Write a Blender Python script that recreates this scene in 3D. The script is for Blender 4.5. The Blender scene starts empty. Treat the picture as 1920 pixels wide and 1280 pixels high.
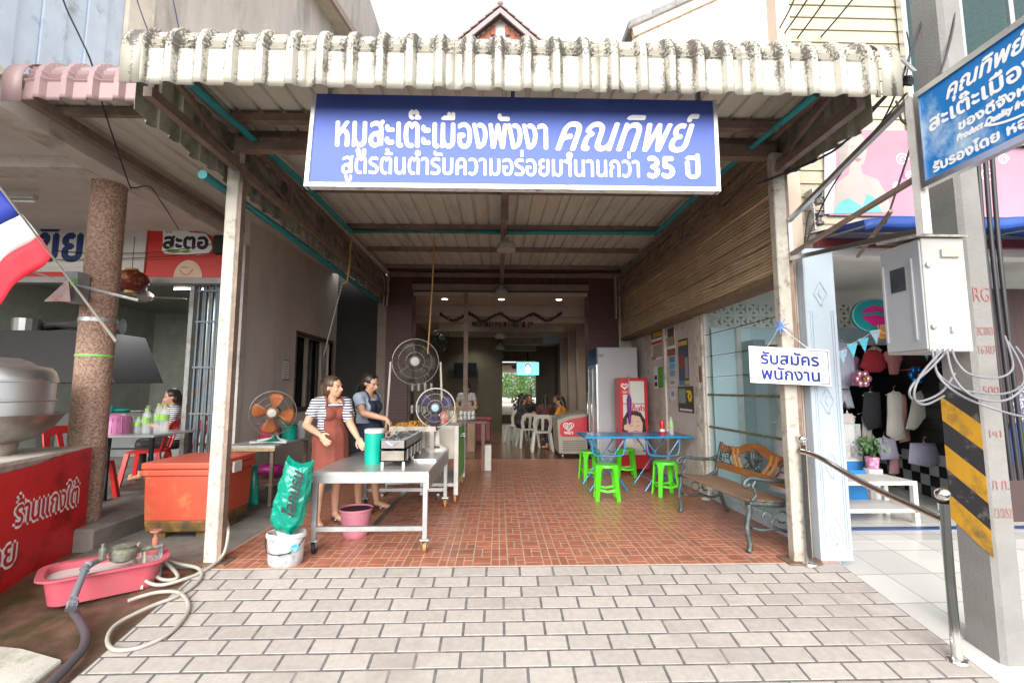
import bpy, bmesh, math, random
from math import sin, cos, tan, pi, radians, sqrt, atan
from mathutils import Vector, Matrix, Euler
random.seed(7)
sc = bpy.context.scene
col = sc.collection
# ------------------------------------------------------------------ camera, sky, sun, exposure
FPX = 890.0; EYE = 1.45
PITCH = atan(90/FPX); YAW = atan(26/FPX*cos(PITCH))
cam = bpy.data.cameras.new('camera'); cam.sensor_width = 36; cam.lens = 36*FPX/1920
cam.clip_start = .05; cam.clip_end = 2000
camo = bpy.data.objects.new('camera', cam); col.objects.link(camo)
camo.location = (0, 0, EYE); camo.rotation_euler = (pi/2+PITCH, 0, -YAW)
sc.camera = camo
SUN_EL, SUN_AZ = radians(24), radians(188)
w = bpy.data.worlds.new('World'); sc.world = w; w.use_nodes = True
nt = w.node_tree; bg = nt.nodes['Background']
sky = nt.nodes.new('ShaderNodeTexSky'); sky.sky_type = 'NISHITA'; sky.sun_disc = False
sky.sun_elevation = SUN_EL; sky.sun_rotation = SUN_AZ; sky.dust_density = 6; sky.air_density = 1.2
hs = nt.nodes.new('ShaderNodeHueSaturation'); hs.inputs['Saturation'].default_value = .22
oc = nt.nodes.new('ShaderNodeMix'); oc.data_type = 'RGBA'; oc.inputs[0].default_value = .75; oc.inputs[7].default_value = (3.7, 3.7, 3.75, 1)   # even cloud cover over the sky
nt.links.new(sky.outputs[0], hs.inputs['Color']); nt.links.new(hs.outputs[0], oc.inputs[6]); nt.links.new(oc.outputs[2], bg.inputs['Color'])
bg.inputs['Strength'].default_value = .1
sun = bpy.data.lights.new('sun', 'SUN'); sun.energy = 1.5; sun.angle = radians(60); sun.color = (1, .96, .9)
suno = bpy.data.objects.new('sun', sun); col.objects.link(suno)
sd = Vector((sin(SUN_AZ)*cos(SUN_EL), cos(SUN_AZ)*cos(SUN_EL), sin(SUN_EL)))
suno.rotation_euler = sd.to_track_quat('Z', 'Y').to_euler(); suno.location = (0, -5, 12)
sc.view_settings.view_transform = 'Standard'; sc.view_settings.look = 'None'
sc.view_settings.exposure = 2.0; sc.view_settings.gamma = 1
sc.cycles.max_bounces = 8; sc.cycles.diffuse_bounces = 5; sc.cycles.transparent_max_bounces = 12
sc.cycles.use_denoising = True; sc.cycles.sample_clamp_indirect = 6
# ------------------------------------------------------------------ pixel -> point helpers (measured on the photograph)
_f = Vector((sin(YAW)*cos(PITCH), cos(YAW)*cos(PITCH), sin(PITCH))); _r = Vector((cos(YAW), -sin(YAW), 0)); _u = _r.cross(_f)
CAM = Vector((0, 0, EYE))
def ray(px, py): return _f + _r*((px-960)/FPX) + _u*((640-py)/FPX)
def gp(px, py, z=0): d = ray(px, py); return CAM + d*((z-EYE)/d.z)
def yp(px, py, Y): d = ray(px, py); return CAM + d*(Y/d.y)
def xp(px, py, X): d = ray(px, py); return CAM + d*(X/d.x)
RS = tan(radians(9.6)); RY = 4.09
def rz(Y): return min(0, (Y-RY)*RS)
def rp(px, py, dz=0):
    d = ray(px, py); return CAM + d*((RS*(-RY)+dz-EYE)/(d.z-RS*d.y))
# ------------------------------------------------------------------ materials
MATS = {}
def M(name, c, rough=.6, metal=0, var=.12, vs=4, bump=0, bs=80, dirt=None, da=.5, ds=2.5, rnd=0, coat=0, emit=0, trans=0, stretch=None, alpha=1, spec=None, world=False):
    if name in MATS: return MATS[name]
    m = bpy.data.materials.new(name); m.use_nodes = True; MATS[name] = m
    t = m.node_tree; N = t.nodes; L = t.links; b = N['Principled BSDF']
    b.inputs['Roughness'].default_value = rough; b.inputs['Metallic'].default_value = metal
    if spec is not None: b.inputs['Specular IOR Level'].default_value = spec
    if coat: b.inputs['Coat Weight'].default_value = coat
    if trans: b.inputs['Transmission Weight'].default_value = trans
    if alpha < 1: b.inputs['Alpha'].default_value = alpha
    tc = N.new('ShaderNodeNewGeometry' if world else 'ShaderNodeTexCoord'); src = tc.outputs['Position' if world else 'Object']
    if stretch:
        mp = N.new('ShaderNodeMapping'); mp.inputs['Scale'].default_value = stretch; L.new(src, mp.inputs[0]); src = mp.outputs[0]
    def noise(s, d=5, r=.6):
        n = N.new('ShaderNodeTexNoise'); n.inputs['Scale'].default_value = s; n.inputs['Detail'].default_value = d; n.inputs['Roughness'].default_value = r
        L.new(src, n.inputs['Vector']); return n.outputs['Fac']
    def ramp(f, a, b_, ca, cb):
        r = N.new('ShaderNodeValToRGB'); e = r.color_ramp.elements; e[0].position = a; e[1].position = b_
        e[0].color = (*ca, 1); e[1].color = (*cb, 1); L.new(f, r.inputs[0]); return r.outputs[0]
    def mix(f, a, b_, mode='MIX'):
        x = N.new('ShaderNodeMix'); x.data_type = 'RGBA'; x.blend_type = mode
        for s, v in ((0, f), (6, a), (7, b_)):
            if hasattr(v, 'is_linked'): L.new(v, x.inputs[s])
            else: x.inputs[s].default_value = v if s == 0 else (*v, 1)
        return x.outputs[2]
    cur = tuple(c)
    if var:
        cur = ramp(noise(vs), .3, .7, tuple(x*(1-var) for x in c), tuple(min(1, x*(1+var)) for x in c))
    if rnd:
        oi = N.new('ShaderNodeObjectInfo'); rm = N.new('ShaderNodeMapRange'); L.new(oi.outputs['Random'], rm.inputs[0])
        rm.inputs[3].default_value = 1-rnd; rm.inputs[4].default_value = 1+rnd
        h = N.new('ShaderNodeHueSaturation'); L.new(rm.outputs[0], h.inputs['Value'])
        if hasattr(cur, 'is_linked'): L.new(cur, h.inputs['Color'])
        else: h.inputs['Color'].default_value = (*cur, 1)
        cur = h.outputs[0]
    if dirt:
        f = ramp(noise(ds, 8, .7), .62-da*.35, .72-da*.12, (0, 0, 0), (1, 1, 1))
        cur = mix(f, cur, dirt)
    if hasattr(cur, 'is_linked'): L.new(cur, b.inputs['Base Color'])
    else: b.inputs['Base Color'].default_value = (*cur, 1)
    if emit:
        b.inputs['Emission Strength'].default_value = emit
        if hasattr(cur, 'is_linked'): L.new(cur, b.inputs['Emission Color'])
        else: b.inputs['Emission Color'].default_value = (*cur, 1)
    if bump:
        bn = N.new('ShaderNodeBump'); bn.inputs['Strength'].default_value = bump; bn.inputs['Distance'].default_value = .01
        L.new(noise(bs, 4), bn.inputs['Height']); L.new(bn.outputs[0], b.inputs['Normal'])
    return m
def glassmat(name, c=(.9, .95, .95), alpha=.25, rough=.03):
    m = M(name, c, rough, var=0); b = m.node_tree.nodes['Principled BSDF']; b.inputs['Alpha'].default_value = alpha; return m
# ------------------------------------------------------------------ mesh builder
def frame(d, up=(0, 0, 1)):
    d = Vector(d).normalized(); up = Vector(up)
    if abs(d.dot(up)) > .98: up = Vector((0, 1, 0))
    x = d.cross(up).normalized(); y = x.cross(d).normalized(); return x, y, d
ORG = {}
class MB:
    def __init__(s): s.v = []; s.f = []
    def add(s, vs, fs, mt=None):
        n = len(s.v); s.v += [tuple(mt @ Vector(v)) if mt else tuple(v) for v in vs]; s.f += [tuple(i+n for i in f) for f in fs]; return s
    def b(s, x0, x1, y0, y1, z0, z1, mt=None):
        return s.add([(x0, y0, z0), (x1, y0, z0), (x1, y1, z0), (x0, y1, z0), (x0, y0, z1), (x1, y0, z1), (x1, y1, z1), (x0, y1, z1)],
              [(0, 3, 2, 1), (4, 5, 6, 7), (0, 1, 5, 4), (1, 2, 6, 5), (2, 3, 7, 6), (3, 0, 4, 7)], mt)
    def c(s, c, d, mt=None):
        return s.b(c[0]-d[0]/2, c[0]+d[0]/2, c[1]-d[1]/2, c[1]+d[1]/2, c[2]-d[2]/2, c[2]+d[2]/2, mt)
    def bar(s, p, q, wd, h=None, up=(0, 0, 1)):
        p, q = Vector(p), Vector(q); x, y, d = frame(q-p, up); h = h or wd
        a = [p+x*i*wd/2+y*j*h/2 for i, j in ((-1, -1), (1, -1), (1, 1), (-1, 1))]; e = [v+(q-p) for v in a]
        return s.add(a+e, [(0, 1, 2, 3), (7, 6, 5, 4), (0, 4, 5, 1), (1, 5, 6, 2), (2, 6, 7, 3), (3, 7, 4, 0)])
    def tube(s, pts, r, n=8, cap=True, closed=False):
        pts = [Vector(p) for p in pts]; k = len(pts); rr = r if isinstance(r, (list, tuple)) else [r]*k
        x = None; vs = []
        for i, p in enumerate(pts):
            if closed: d = pts[(i+1) % k]-pts[i-1]
            else: d = pts[min(i+1, k-1)]-pts[max(i-1, 0)]
            d.normalize()
            if x is None: x, y, _ = frame(d)
            else:
                x = (x-d*x.dot(d)); x = x.normalized() if x.length > 1e-6 else frame(d)[0]; y = d.cross(x)
            vs += [p+(x*cos(2*pi*j/n)+y*sin(2*pi*j/n))*rr[i] for j in range(n)]
        fs = []
        for i in range(k if closed else k-1):
            a = i*n; b_ = ((i+1) % k)*n
            fs += [(a+j, a+(j+1) % n, b_+(j+1) % n, b_+j) for j in range(n)]
        if cap and not closed: fs += [tuple(range(n-1, -1, -1)), tuple((k-1)*n+j for j in range(n))]
        return s.add(vs, fs)
    def lathe(s, prof, c=(0, 0, 0), n=20, mt=None, sx=1, sy=1):
        vs = []; fs = []; k = len(prof)
        for r, z in prof: vs += [(c[0]+r*sx*cos(2*pi*j/n), c[1]+r*sy*sin(2*pi*j/n), c[2]+z) for j in range(n)]
        for i in range(k-1): fs += [(i*n+j, i*n+(j+1) % n, (i+1)*n+(j+1) % n, (i+1)*n+j) for j in range(n)]
        if prof[0][0] > 1e-5: fs.append(tuple(range(n-1, -1, -1)))
        if prof[-1][0] > 1e-5: fs.append(tuple((k-1)*n+j for j in range(n)))
        return s.add(vs, fs, mt)
    def ball(s, c, r, n=12, m=8, sc_=(1, 1, 1), mt=None):
        return s.lathe([(max(r*sin(pi*i/m), 1e-6)*1, -r*cos(pi*i/m)*sc_[2]) for i in range(m+1)], c, n, mt, sc_[0], sc_[1])
    def prism(s, poly, t0, t1, mt=None):
        k = len(poly); vs = [(x, y, t0) for x, y in poly]+[(x, y, t1) for x, y in poly]
        return s.add(vs, [tuple(range(k-1, -1, -1)), tuple(range(k, 2*k))]+[(i, (i+1) % k, k+(i+1) % k, k+i) for i in range(k)], mt)
    def grid(s, fn, nu, nv):
        vs = [fn(i/nu, j/nv) for j in range(nv+1) for i in range(nu+1)]
        return s.add(vs, [(j*(nu+1)+i, j*(nu+1)+i+1, (j+1)*(nu+1)+i+1, (j+1)*(nu+1)+i) for j in range(nv) for i in range(nu)])
    def build(s, name, mat, par=None, smooth=None, bevel=0, solid=0, world=True, seg=1):
        me = bpy.data.meshes.new(name); o0 = ORG.get(par.name, Vector()) if (par and world) else Vector()
        me.from_pydata([tuple(Vector(v)-o0) for v in s.v], [], s.f); me.update()
        bm = bmesh.new(); bm.from_mesh(me); bmesh.ops.recalc_face_normals(bm, faces=bm.faces); bm.to_mesh(me); bm.free()
        if smooth: 
            me.polygons.foreach_set('use_smooth', [True]*len(me.polygons)); me.set_sharp_from_angle(angle=radians(smooth))
        if mat: me.materials.append(mat)
        o = bpy.data.objects.new(name, me); col.objects.link(o)
        if par: o.parent = par; ORG[o.name] = o0
        if solid:
            md = o.modifiers.new('s', 'SOLIDIFY'); md.thickness = solid; md.offset = 0
        if bevel:
            md = o.modifiers.new('b', 'BEVEL'); md.width = bevel; md.segments = seg; md.limit_method = 'ANGLE'
        return o
def tag(o, label, cat, group=None, kind=None):
    if label: o['label'] = label
    if cat: o['category'] = cat
    if group: o['group'] = group
    if kind: o['kind'] = kind
    return o
def struct(o): o['kind'] = 'structure'; return o
def thing(name, label, cat, loc=(0, 0, 0), rz_=0, group=None):
    o = bpy.data.objects.new(name, None); col.objects.link(o); o.location = loc; o.rotation_euler = (0, 0, rz_)
    o.empty_display_size = .1
    tag(o, label, cat, group); ORG[o.name] = Vector(loc); return o
def dup(o, loc=None, rz_=None, label=None, par=None):
    c = o.copy(); col.objects.link(c)
    if par: c.parent = par
    if loc is not None: c.location = loc
    if rz_ is not None: c.rotation_euler[2] = rz_
    if label: c['label'] = label
    for ch in list(o.children): dup(ch, par=c)
    return c
XZ = Matrix(((1, 0, 0, 0), (0, 0, -1, 0), (0, 1, 0, 0), (0, 0, 0, 1)))   # drawing plane x,y -> x,z facing -Y
def plane(origin, right, up):
    r_, u_ = Vector(right).normalized(), Vector(up).normalized(); n_ = r_.cross(u_)
    m = Matrix((r_, u_, n_)).transposed().to_4x4(); m.translation = Vector(origin); return m
def text(s, mat, par, mt, width=None, height=None, bold=0, shear=0, name='lettering', cx=True, pos=(0, 0), lift=.003, space=1, mw=None):
    """one line of lettering laid in the drawing plane mt; pos = baseline centre (or left)"""
    c = bpy.data.curves.new('t', 'FONT'); c.body = s; c.size = 1; c.shear = shear; c.space_character = space; c.resolution_u = 3
    o = bpy.data.objects.new('t', c); col.objects.link(o); bpy.context.view_layer.update()
    me0 = bpy.data.meshes.new_from_object(o.evaluated_get(bpy.context.evaluated_depsgraph_get()))
    vs = [v.co.copy() for v in me0.vertices]; fs = [tuple(p.vertices) for p in me0.polygons]
    bpy.data.objects.remove(o); bpy.data.curves.remove(c); bpy.data.meshes.remove(me0)
    if not vs: return None
    x0 = min(v.x for v in vs); x1 = max(v.x for v in vs)
    sy = height/.73 if height else width/(x1-x0)
    sx = width/(x1-x0) if width else sy
    if mw: sx = min(sx, mw/(x1-x0))
    m = MB(); offs = [(0, 0)] if not bold else [(0, 0), (bold, 0), (-bold, 0), (0, bold), (0, -bold)]
    for i, (dx, dy) in enumerate(offs):
        for fi, f in enumerate(fs):   # every face on its own hair-thin level: overlapping glyph contours never share a plane
            m.add([mt @ Vector(((vs[q].x-(x0+x1)/2 if cx else vs[q].x-x0)*sx+pos[0]+dx, vs[q].y*sy+pos[1]+dy, lift+i*.0003+(fi % 11)*.00002)) for q in f], [tuple(range(len(f)))])
    o = m.build(name, mat, par); return o
def flat(poly, mat, par, mt, lift, name, t=.001):
    return MB().prism(poly, lift, lift+t, mt).build(name, mat, par)
def ell(cx, cy, rx, ry, n=20, a0=0, a1=2*pi): return [(cx+rx*cos(a0+(a1-a0)*i/n), cy+ry*sin(a0+(a1-a0)*i/n)) for i in range(n if abs(a1-a0) > 6.28 else n+1)]
def rect(x0, y0, x1, y1): return [(x0, y0), (x1, y0), (x1, y1), (x0, y1)]
def stroke(pts, wd): 
    """polyline -> closed ribbon polygon"""
    P = [Vector(p) for p in pts]; L_, R_ = [], []
    for i, p in enumerate(P):
        d = (P[min(i+1, len(P)-1)]-P[max(i-1, 0)]).normalized(); n_ = Vector((-d.y, d.x))*wd/2
        L_.append(tuple(p+n_)); R_.append(tuple(p-n_))
    return L_+R_[::-1]
def arc(cx, cy, r, a0, a1, n=10, ry=None): return [(cx+r*cos(radians(a0+(a1-a0)*i/n)), cy+(ry or r)*sin(radians(a0+(a1-a0)*i/n))) for i in range(n+1)]
def smoothpts(pts, k=6):
    P = [Vector(p) for p in pts]; out = []
    for i in range(len(P)-1):
        a, b_, c_, d = P[max(i-1, 0)], P[i], P[i+1], P[min(i+2, len(P)-1)]
        for j in range(k):
            t = j/k; out.append(.5*((2*b_)+(c_-a)*t+(2*a-5*b_+4*c_-d)*t*t+(3*b_-a-3*c_+d)*t**3))
    return out+[P[-1]]
# palette
mWhite = M('white_paint', (.58, .57, .54), .5, dirt=(.45, .42, .38), da=.25, ds=6)
mPost = M('cream_steel_paint', (.42, .4, .35), .45, dirt=(.2, .14, .1), da=.28, ds=9)
mBrown = M('brown_steel_paint', (.2, .14, .11), .55, var=.25, dirt=(.3, .22, .17), da=.3, ds=12)
mChrome = M('polished_steel', (.75, .73, .7), .12, 1, var=0)
mSteel = M('brushed_steel', (.36, .36, .365), .4, .6, var=.12, vs=8)
mAlu = M('aluminium', (.66, .67, .69), .3, 1, var=.08)
mGalv = M('galvanised_steel', (.5, .52, .54), .45, .8, var=.2, vs=14)
mBlack = M('black_rubber', (.015, .015, .017), .6)
mDark = M('dark_paint_and_shade', (.035, .032, .03), .8)  # dark paint, also painted shade for the alley, header and vents
mTeal = M('teal_pipe_paint', (.012, .27, .3), .45, dirt=(.05, .1, .1), da=.3, ds=8)
mRedPl = M('red_plastic', (.62, .015, .012), .35)
mGreenPl = M('green_plastic', (.1, .62, .02), .35)
mConc = M('weathered_concrete', (.36, .335, .31), .85, var=.18, vs=3, bump=.3, bs=60, dirt=(.16, .14, .12), da=.35, ds=1.3, stretch=(1, 1, .45))
mSkin = M('skin', (.52, .3, .2), .5, var=.05)
mSkin2 = M('skin_tone', (.5, .28, .18), .5, var=.05)
mHair = M('dark_hair', (.016, .011, .009), .42, var=.3, vs=40, stretch=(1, 1, .15))
mHairB = M('brown_hair', (.07, .042, .026), .42, var=.35, vs=40, stretch=(1, 1, .15))
mGlass = glassmat('clear_glass', (.85, .92, .92), .16)
mInk = M('blue_ink', (.004, .02, .22), .5, var=0)
mPaper = M('white_paper', (.8, .8, .8), .6, var=.03)
mWText = M('white_lettering', (.86, .87, .88), .5, var=0)
mBText = M('black_lettering', (.015, .015, .02), .5, var=0)
# ================================================================== SETTING
mRoad = M('asphalt', (.06, .06, .06), .9, var=.2, vs=30, bump=.4, bs=200)
g = struct(MB().b(-400, 400, -400, 400, -.75, -.62).build('ground', mRoad)); g['label'] = 'street ground sheet'
# --- ramp pavement with stretcher-bond pavers
mGrout = M('paver_grout', (.12, .115, .115), .9, var=.3, vs=25, dirt=(.27, .25, .23), da=.3, ds=1.3)
mPav = M('paver', (.385, .35, .325), .8, var=.1, vs=25, bump=.3, bs=250, rnd=.09, dirt=(.3, .265, .24), da=.28, ds=1.3, world=True)
PXL, PXR = -2.42, 2.88
pv = MB().add([(PXL, RY, -.004), (PXR, RY, -.004), (PXR, .45, rz(.45)-.004), (PXL, .45, rz(.45)-.004), (PXL, RY, -.3), (PXR, RY, -.3), (PXR, .45, rz(.45)-.3), (PXL, .45, rz(.45)-.3)],
   [(0, 1, 2, 3), (7, 6, 5, 4), (0, 4, 5, 1), (1, 5, 6, 2), (2, 6, 7, 3), (3, 7, 4, 0)]).build('pavement', mGrout)
struct(pv); pv['label'] = 'sloping forecourt laid with beige pavers'
PW, PD = .27, .1365
RAMPROT = Euler((atan(RS), 0, 0))
_cache = {}
def shared(key, mk):
    if key not in _cache: _cache[key] = mk()
    return _cache[key]
def piece(name, key, dims, mat, par, loc, rot=None, bevel=.002):
    def mk():
        b = MB(); w_, d_, h_ = dims
        bm = bmesh.new(); bmesh.ops.create_cube(bm, size=1); bmesh.ops.scale(bm, vec=dims, verts=bm.verts)
        if bevel: bmesh.ops.bevel(bm, geom=[e for e in bm.edges if all(v.co.z > 0 for v in e.verts)], offset=bevel, segments=1, affect='EDGES')
        me = bpy.data.meshes.new(name); bm.to_mesh(me); bm.free(); me.materials.append(mat); return me
    me = shared((name,)+key, mk)
    o = bpy.data.objects.new(name, me); col.objects.link(o); o.parent = par; o.location = loc
    if rot: o.rotation_euler = rot
    return o
rest = MB(); nrow = 0; y = RY-.004
while y > .55:
    yc = y-PD/2; off = (nrow % 2)*PW/2 + .1
    x = PXL-off
    while x < PXR:
        a, b_ = max(x, PXL), min(x+PW, PXR)
        if b_-a > .03:
            wd = round(b_-a-.017, 3); cz = rz(yc)-.0075+random.uniform(-.0012, .0012)
            loc = ((a+b_)/2, yc, cz); rot = RAMPROT
            if yc > 2.75: piece('paver', (wd,), (wd, PD-.015, .014), mPav, pv, loc, (rot.x+random.uniform(-.008, .008), random.uniform(-.008, .008), random.uniform(-.006, .006)))
            else: rest.b(-wd/2, wd/2, -(PD-.015)/2, (PD-.015)/2, -.007, .007, Matrix.Translation(loc) @ rot.to_matrix().to_4x4())
        x += PW
    y -= PD; nrow += 1
o = rest.build('paver_field', mPav, pv); o['kind'] = 'stuff'
# --- red patterned tile floor of the forecourt
mTG = M('pale_tile_grout', (.46, .37, .31), .6, var=.15, vs=10)
mTile = M('red_floor_tile', (.4, .15, .09), .32, var=.16, vs=9, rnd=.14, bump=.06, bs=120, dirt=(.25, .11, .075), da=.25, ds=1.5, world=True)
fl = struct(MB().b(PXL, 2.9, RY, 10.15, -.25, 0).build('floor', mTG)); fl['label'] = 'red tiled forecourt floor with pale grout'
TW = .44; RD = .213; g_ = .0075
stuff = MB(); tiles = []
colsx = []
x = -2.5
k0 = -6
for k in range(-6, 8):
    o0 = .015+k*TW
    colsx += [(o0-.16*TW, o0+.16*TW, 0), (o0+.16*TW, o0+.49*TW, 1), (o0+.49*TW, o0+.84*TW, 2)]
r = 0; y = RY+.004
while y < 10.1:
    y1 = min(y+RD, 10.14)
    for ci, (xa, xb, ty) in enumerate(colsx):
        xa, xb = max(xa, PXL+.01), min(xb, 2.88)
        if xb-xa < .03: continue
        H_ = (r+ci+(ci//3)) % 2 == 0; d = y1-y; xm = (xa+xb)/2
        cells = []
        if ty == 0:
            s_ = .7 if H_ else .35
            for a, b_ in ((xa, xm), (xm, xb)):
                cells += [(a, b_, y, y+d*s_), (a, b_, y+d*s_, y1)] if H_ else [(a, b_, y, y1)]
        elif H_: cells = [(xa, xb, y, y+d*.3), (xa, xb, y+d*.3, y1)]
        else:
            xq = xa+(xb-xa)*.47
            cells = [(xa, xq, y, y1), (xq, xb, y, y+d*.62), (xq, xb, y+d*.62, y1)]
        for c_ in cells: tiles.append(c_)
    y += RD; r += 1
tiles.sort(key=lambda c: c[2]-.35*(c[1]-c[0])*(c[3]-c[2])*40)
for i, (xa, xb, ya, yb) in enumerate(tiles):
    gx = .0045; wd, dp = round(xb-xa-2*gx, 3), round(yb-ya-2*gx, 3)
    if wd < .01 or dp < .008: continue
    if i < 300: piece('tile', (wd, dp), (wd, dp, .006), mTile, fl, ((xa+xb)/2, (ya+yb)/2, -.0015), bevel=.0012)
    else: stuff.b(xa+gx, xb-gx, ya+gx, yb-gx, -.004, .0015)
o = stuff.build('tile_field', mTile, fl); o['kind'] = 'stuff'
# dark interior floor
mIntF = M('dark_glossy_floor_tile', (.075, .05, .04), .14, var=.25, vs=3)
def gridmat(name, c, line, sx, sy, rough, lw=.02, vert=False):
    m = M(name, c, rough, var=.1); t = m.node_tree; N = t.nodes; b = N['Principled BSDF']
    br = N.new('ShaderNodeTexBrick'); br.offset = 0; br.inputs['Scale'].default_value = 1; br.inputs['Brick Width'].default_value = sx; br.inputs['Row Height'].default_value = sy
    br.inputs['Mortar Size'].default_value = lw; br.inputs['Color1'].default_value = (*c, 1); br.inputs['Color2'].default_value = (*[x*.85 for x in c], 1); br.inputs['Mortar'].default_value = (*line, 1)
    tc = N.new('ShaderNodeTexCoord'); src = tc.outputs['Object']
    if vert:
        s_ = N.new('ShaderNodeSeparateXYZ'); k_ = N.new('ShaderNodeCombineXYZ'); t.links.new(src, s_.inputs[0]); a_ = N.new('ShaderNodeMath'); t.links.new(s_.outputs[0], a_.inputs[0]); t.links.new(s_.outputs[1], a_.inputs[1]); t.links.new(a_.outputs[0], k_.inputs[0]); t.links.new(s_.outputs[2], k_.inputs[1]); src = k_.outputs[0]; br.offset = .5
    t.links.new(src, br.inputs['Vector']); t.links.new(br.outputs[0], b.inputs['Base Color']); return m
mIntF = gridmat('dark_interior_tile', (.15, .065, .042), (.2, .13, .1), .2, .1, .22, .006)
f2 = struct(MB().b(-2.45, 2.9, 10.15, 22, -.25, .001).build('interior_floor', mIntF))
# left walkway, wet ground and slab
mWet = M('wet_stained_ground', (.11, .07, .05), .35, var=.5, vs=5, bump=.3, bs=40, dirt=(.03, .045, .015), da=.5, ds=3)
struct(MB().add([(-7, 7.5, -.03), (PXL, 7.5, -.03), (PXL, RY, -.03), (PXL, .45, rz(.45)-.03), (-7, .45, rz(.45)-.03), (-7, RY, -.03)], [(0, 1, 2, 5), (5, 2, 3, 4)]).build('side_ground', mWet))
mSlab = M('mossy_concrete_slab', (.42, .41, .37), .85, var=.18, vs=4, bump=.3, bs=80, dirt=(.12, .15, .05), da=.3, ds=2.2)
def onramp(x, y, dz): return (x, y, rz(y)+dz)
sl = [onramp(*p, .0) for p in ((-3.6, 3.32), (-2.95, 3.22), (-2.62, 3.12), (-2.62, 2.6), (-2.75, 2.1), (-4.2, 2.1), (-4.2, 3.3))]
struct(MB().add([(a, b_, c_-.1) for a, b_, c_ in sl]+sl, [tuple(range(6, -1, -1)), tuple(range(7, 14))]+[(i, (i+1) % 7, 7+(i+1) % 7, 7+i) for i in range(7)]).build('kerb_slab', mSlab, bevel=.01))
mWalk = M('worn_dark_concrete', (.2, .185, .17), .6, var=.3, vs=4, bump=.3, bs=50, dirt=(.09, .08, .07), da=.4, ds=2)
struct(MB().b(-9, -3.72, 4.62, 16, -.2, .17).build('walkway_floor', mWalk, bevel=.02))
mSide = M('side_concrete', (.2, .19, .175), .7, var=.3, vs=5, dirt=(.08, .085, .06), da=.35)
struct(MB().b(-3.72, PXL, 4.2, 13, -.22, -.012).build('alley_floor', mSide))
# right shop floor (white tiles, ramp in front)
mWT = gridmat('white_floor_tile', (.66, .65, .62), (.38, .37, .35), .4, .4, .22, .006)
wf = MB(); wf.add([(2.885, 4.6, .012), (9, 4.6, .012), (9, 2.2, rz(2.6)+.012), (2.885, 2.2, rz(2.2)+.012), (2.885, 4.6, -.4), (9, 4.6, -.4), (9, 2.2, -.7), (2.885, 2.2, -.7)],
   [(0, 1, 2, 3), (0, 4, 5, 1), (2, 6, 7, 3), (3, 7, 4, 0), (1, 5, 6, 2)])
wf.b(2.885, 9, 4.6, 9.5, -.4, .013)
struct(wf.build('shop_floor', mWT))
st_ = struct(MB().b(3.05, 9, 4.93, 5.03, .0, .022).build('threshold_strip', M('blue_strip', (.03, .07, .2), .4)))
# ================================================================== CENTRAL SHOPHOUSE
mBrick = gridmat('dark_purple_brick', (.1, .04, .042), (.045, .025, .027), .16, .06, .55, .006, True)
mCeil = M('ceiling_paint', (.45, .4, .35), .8, var=.05)
mTrim = M('peach_trim', (.46, .37, .31), .7, var=.05)
mInW = M('interior_wall_paint', (.24, .2, .165), .75, var=.15)
mPlas0 = M('old_plaster', (.45, .4, .36), .8)
sh = thing('shophouse', 'open fronted eatery with dark brick pillars and stepped ceiling behind the forecourt', 'building', (0, 10.15, 0))
MB().b(-2.4, -1.86, 10.15, 10.65, 0, 3.9).build('brick_pillar', mBrick, sh)
MB().b(1.97, 2.6, 10.15, 10.65, 0, 3.9).build('brick_pillar', mBrick, sh)
MB().b(-2.6, -2.4, 10.2, 22, 0, 3.9).build('wall', mInW, sh)
MB().b(2.62, 2.8, 10.2, 22, 0, 3.9).build('wall', mInW, sh)
m = MB()
for i in range(44): m.b(-1.86+i*.087, -1.86+i*.087+.08, 10.17, 10.25, 3.74, 3.98)
m.build('slatted_header', M('dark_red_slats', (.07, .025, .022), .5), sh)
MB().b(-2.62, 3.05, 10.125, 10.3, 3.985, 6).build('upper_front_wall', mBrick, sh); MB().b(-1.86, 1.97, 10.27, 10.44, 3.6, 3.984).build('header_backing', mDark, sh); MB().b(2.61, 3.06, 10.145, 10.22, 0, 3.98).build('wall_return', mPlas0, sh)  # the backing is a dark block added to hide bright sky behind the slats
MB().b(-1.86, 1.97, 10.12, 10.3, 3.6, 3.72).build('lintel', M('rail_paint', (.2, .17, .15), .6), sh)
MB().b(-1.86, 1.97, 10.3, 10.42, 3.5, 3.58).build('door_track', mTrim, sh)
MB().b(-2.4, 2.62, 10.45, 11.8, 3.55, 3.75).build('ceiling', mCeil, sh)
MB().b(-2.4, 2.62, 11.8, 11.98, 3.28, 3.75).build('ceiling_beam', mTrim, sh)
MB().b(-2.2, 2.4, 11.98, 12.2, 3.15, 3.6).build('ceiling_beam', mTrim, sh)
MB().b(-2.4, 2.62, 12.2, 22, 3.4, 3.6).build('ceiling', mCeil, sh)
for i, (a, b_, z) in enumerate(((13.6, 13.8, 3.12), (15.6, 15.8, 3.18), (18, 18.2, 3.15), (20.2, 20.4, 3.1))):
    MB().b(-1.7+.1*i, 1.9-.1*i, a, b_, z, 3.4).build('ceiling_beam', M('coffer_paint', (.3, .29, .22), .7), sh)
for s, yy in ((-1, 12.5), (1, 12.5), (1, 14.2), (1, 16), (1, 18)):
    x0 = 2.4 if s > 0 else -2.4
    MB().b(min(x0, x0+s*.25), max(x0, x0+s*.25), yy, yy+.3, 0, 3.4).build('pilaster', mTrim, sh)
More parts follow.
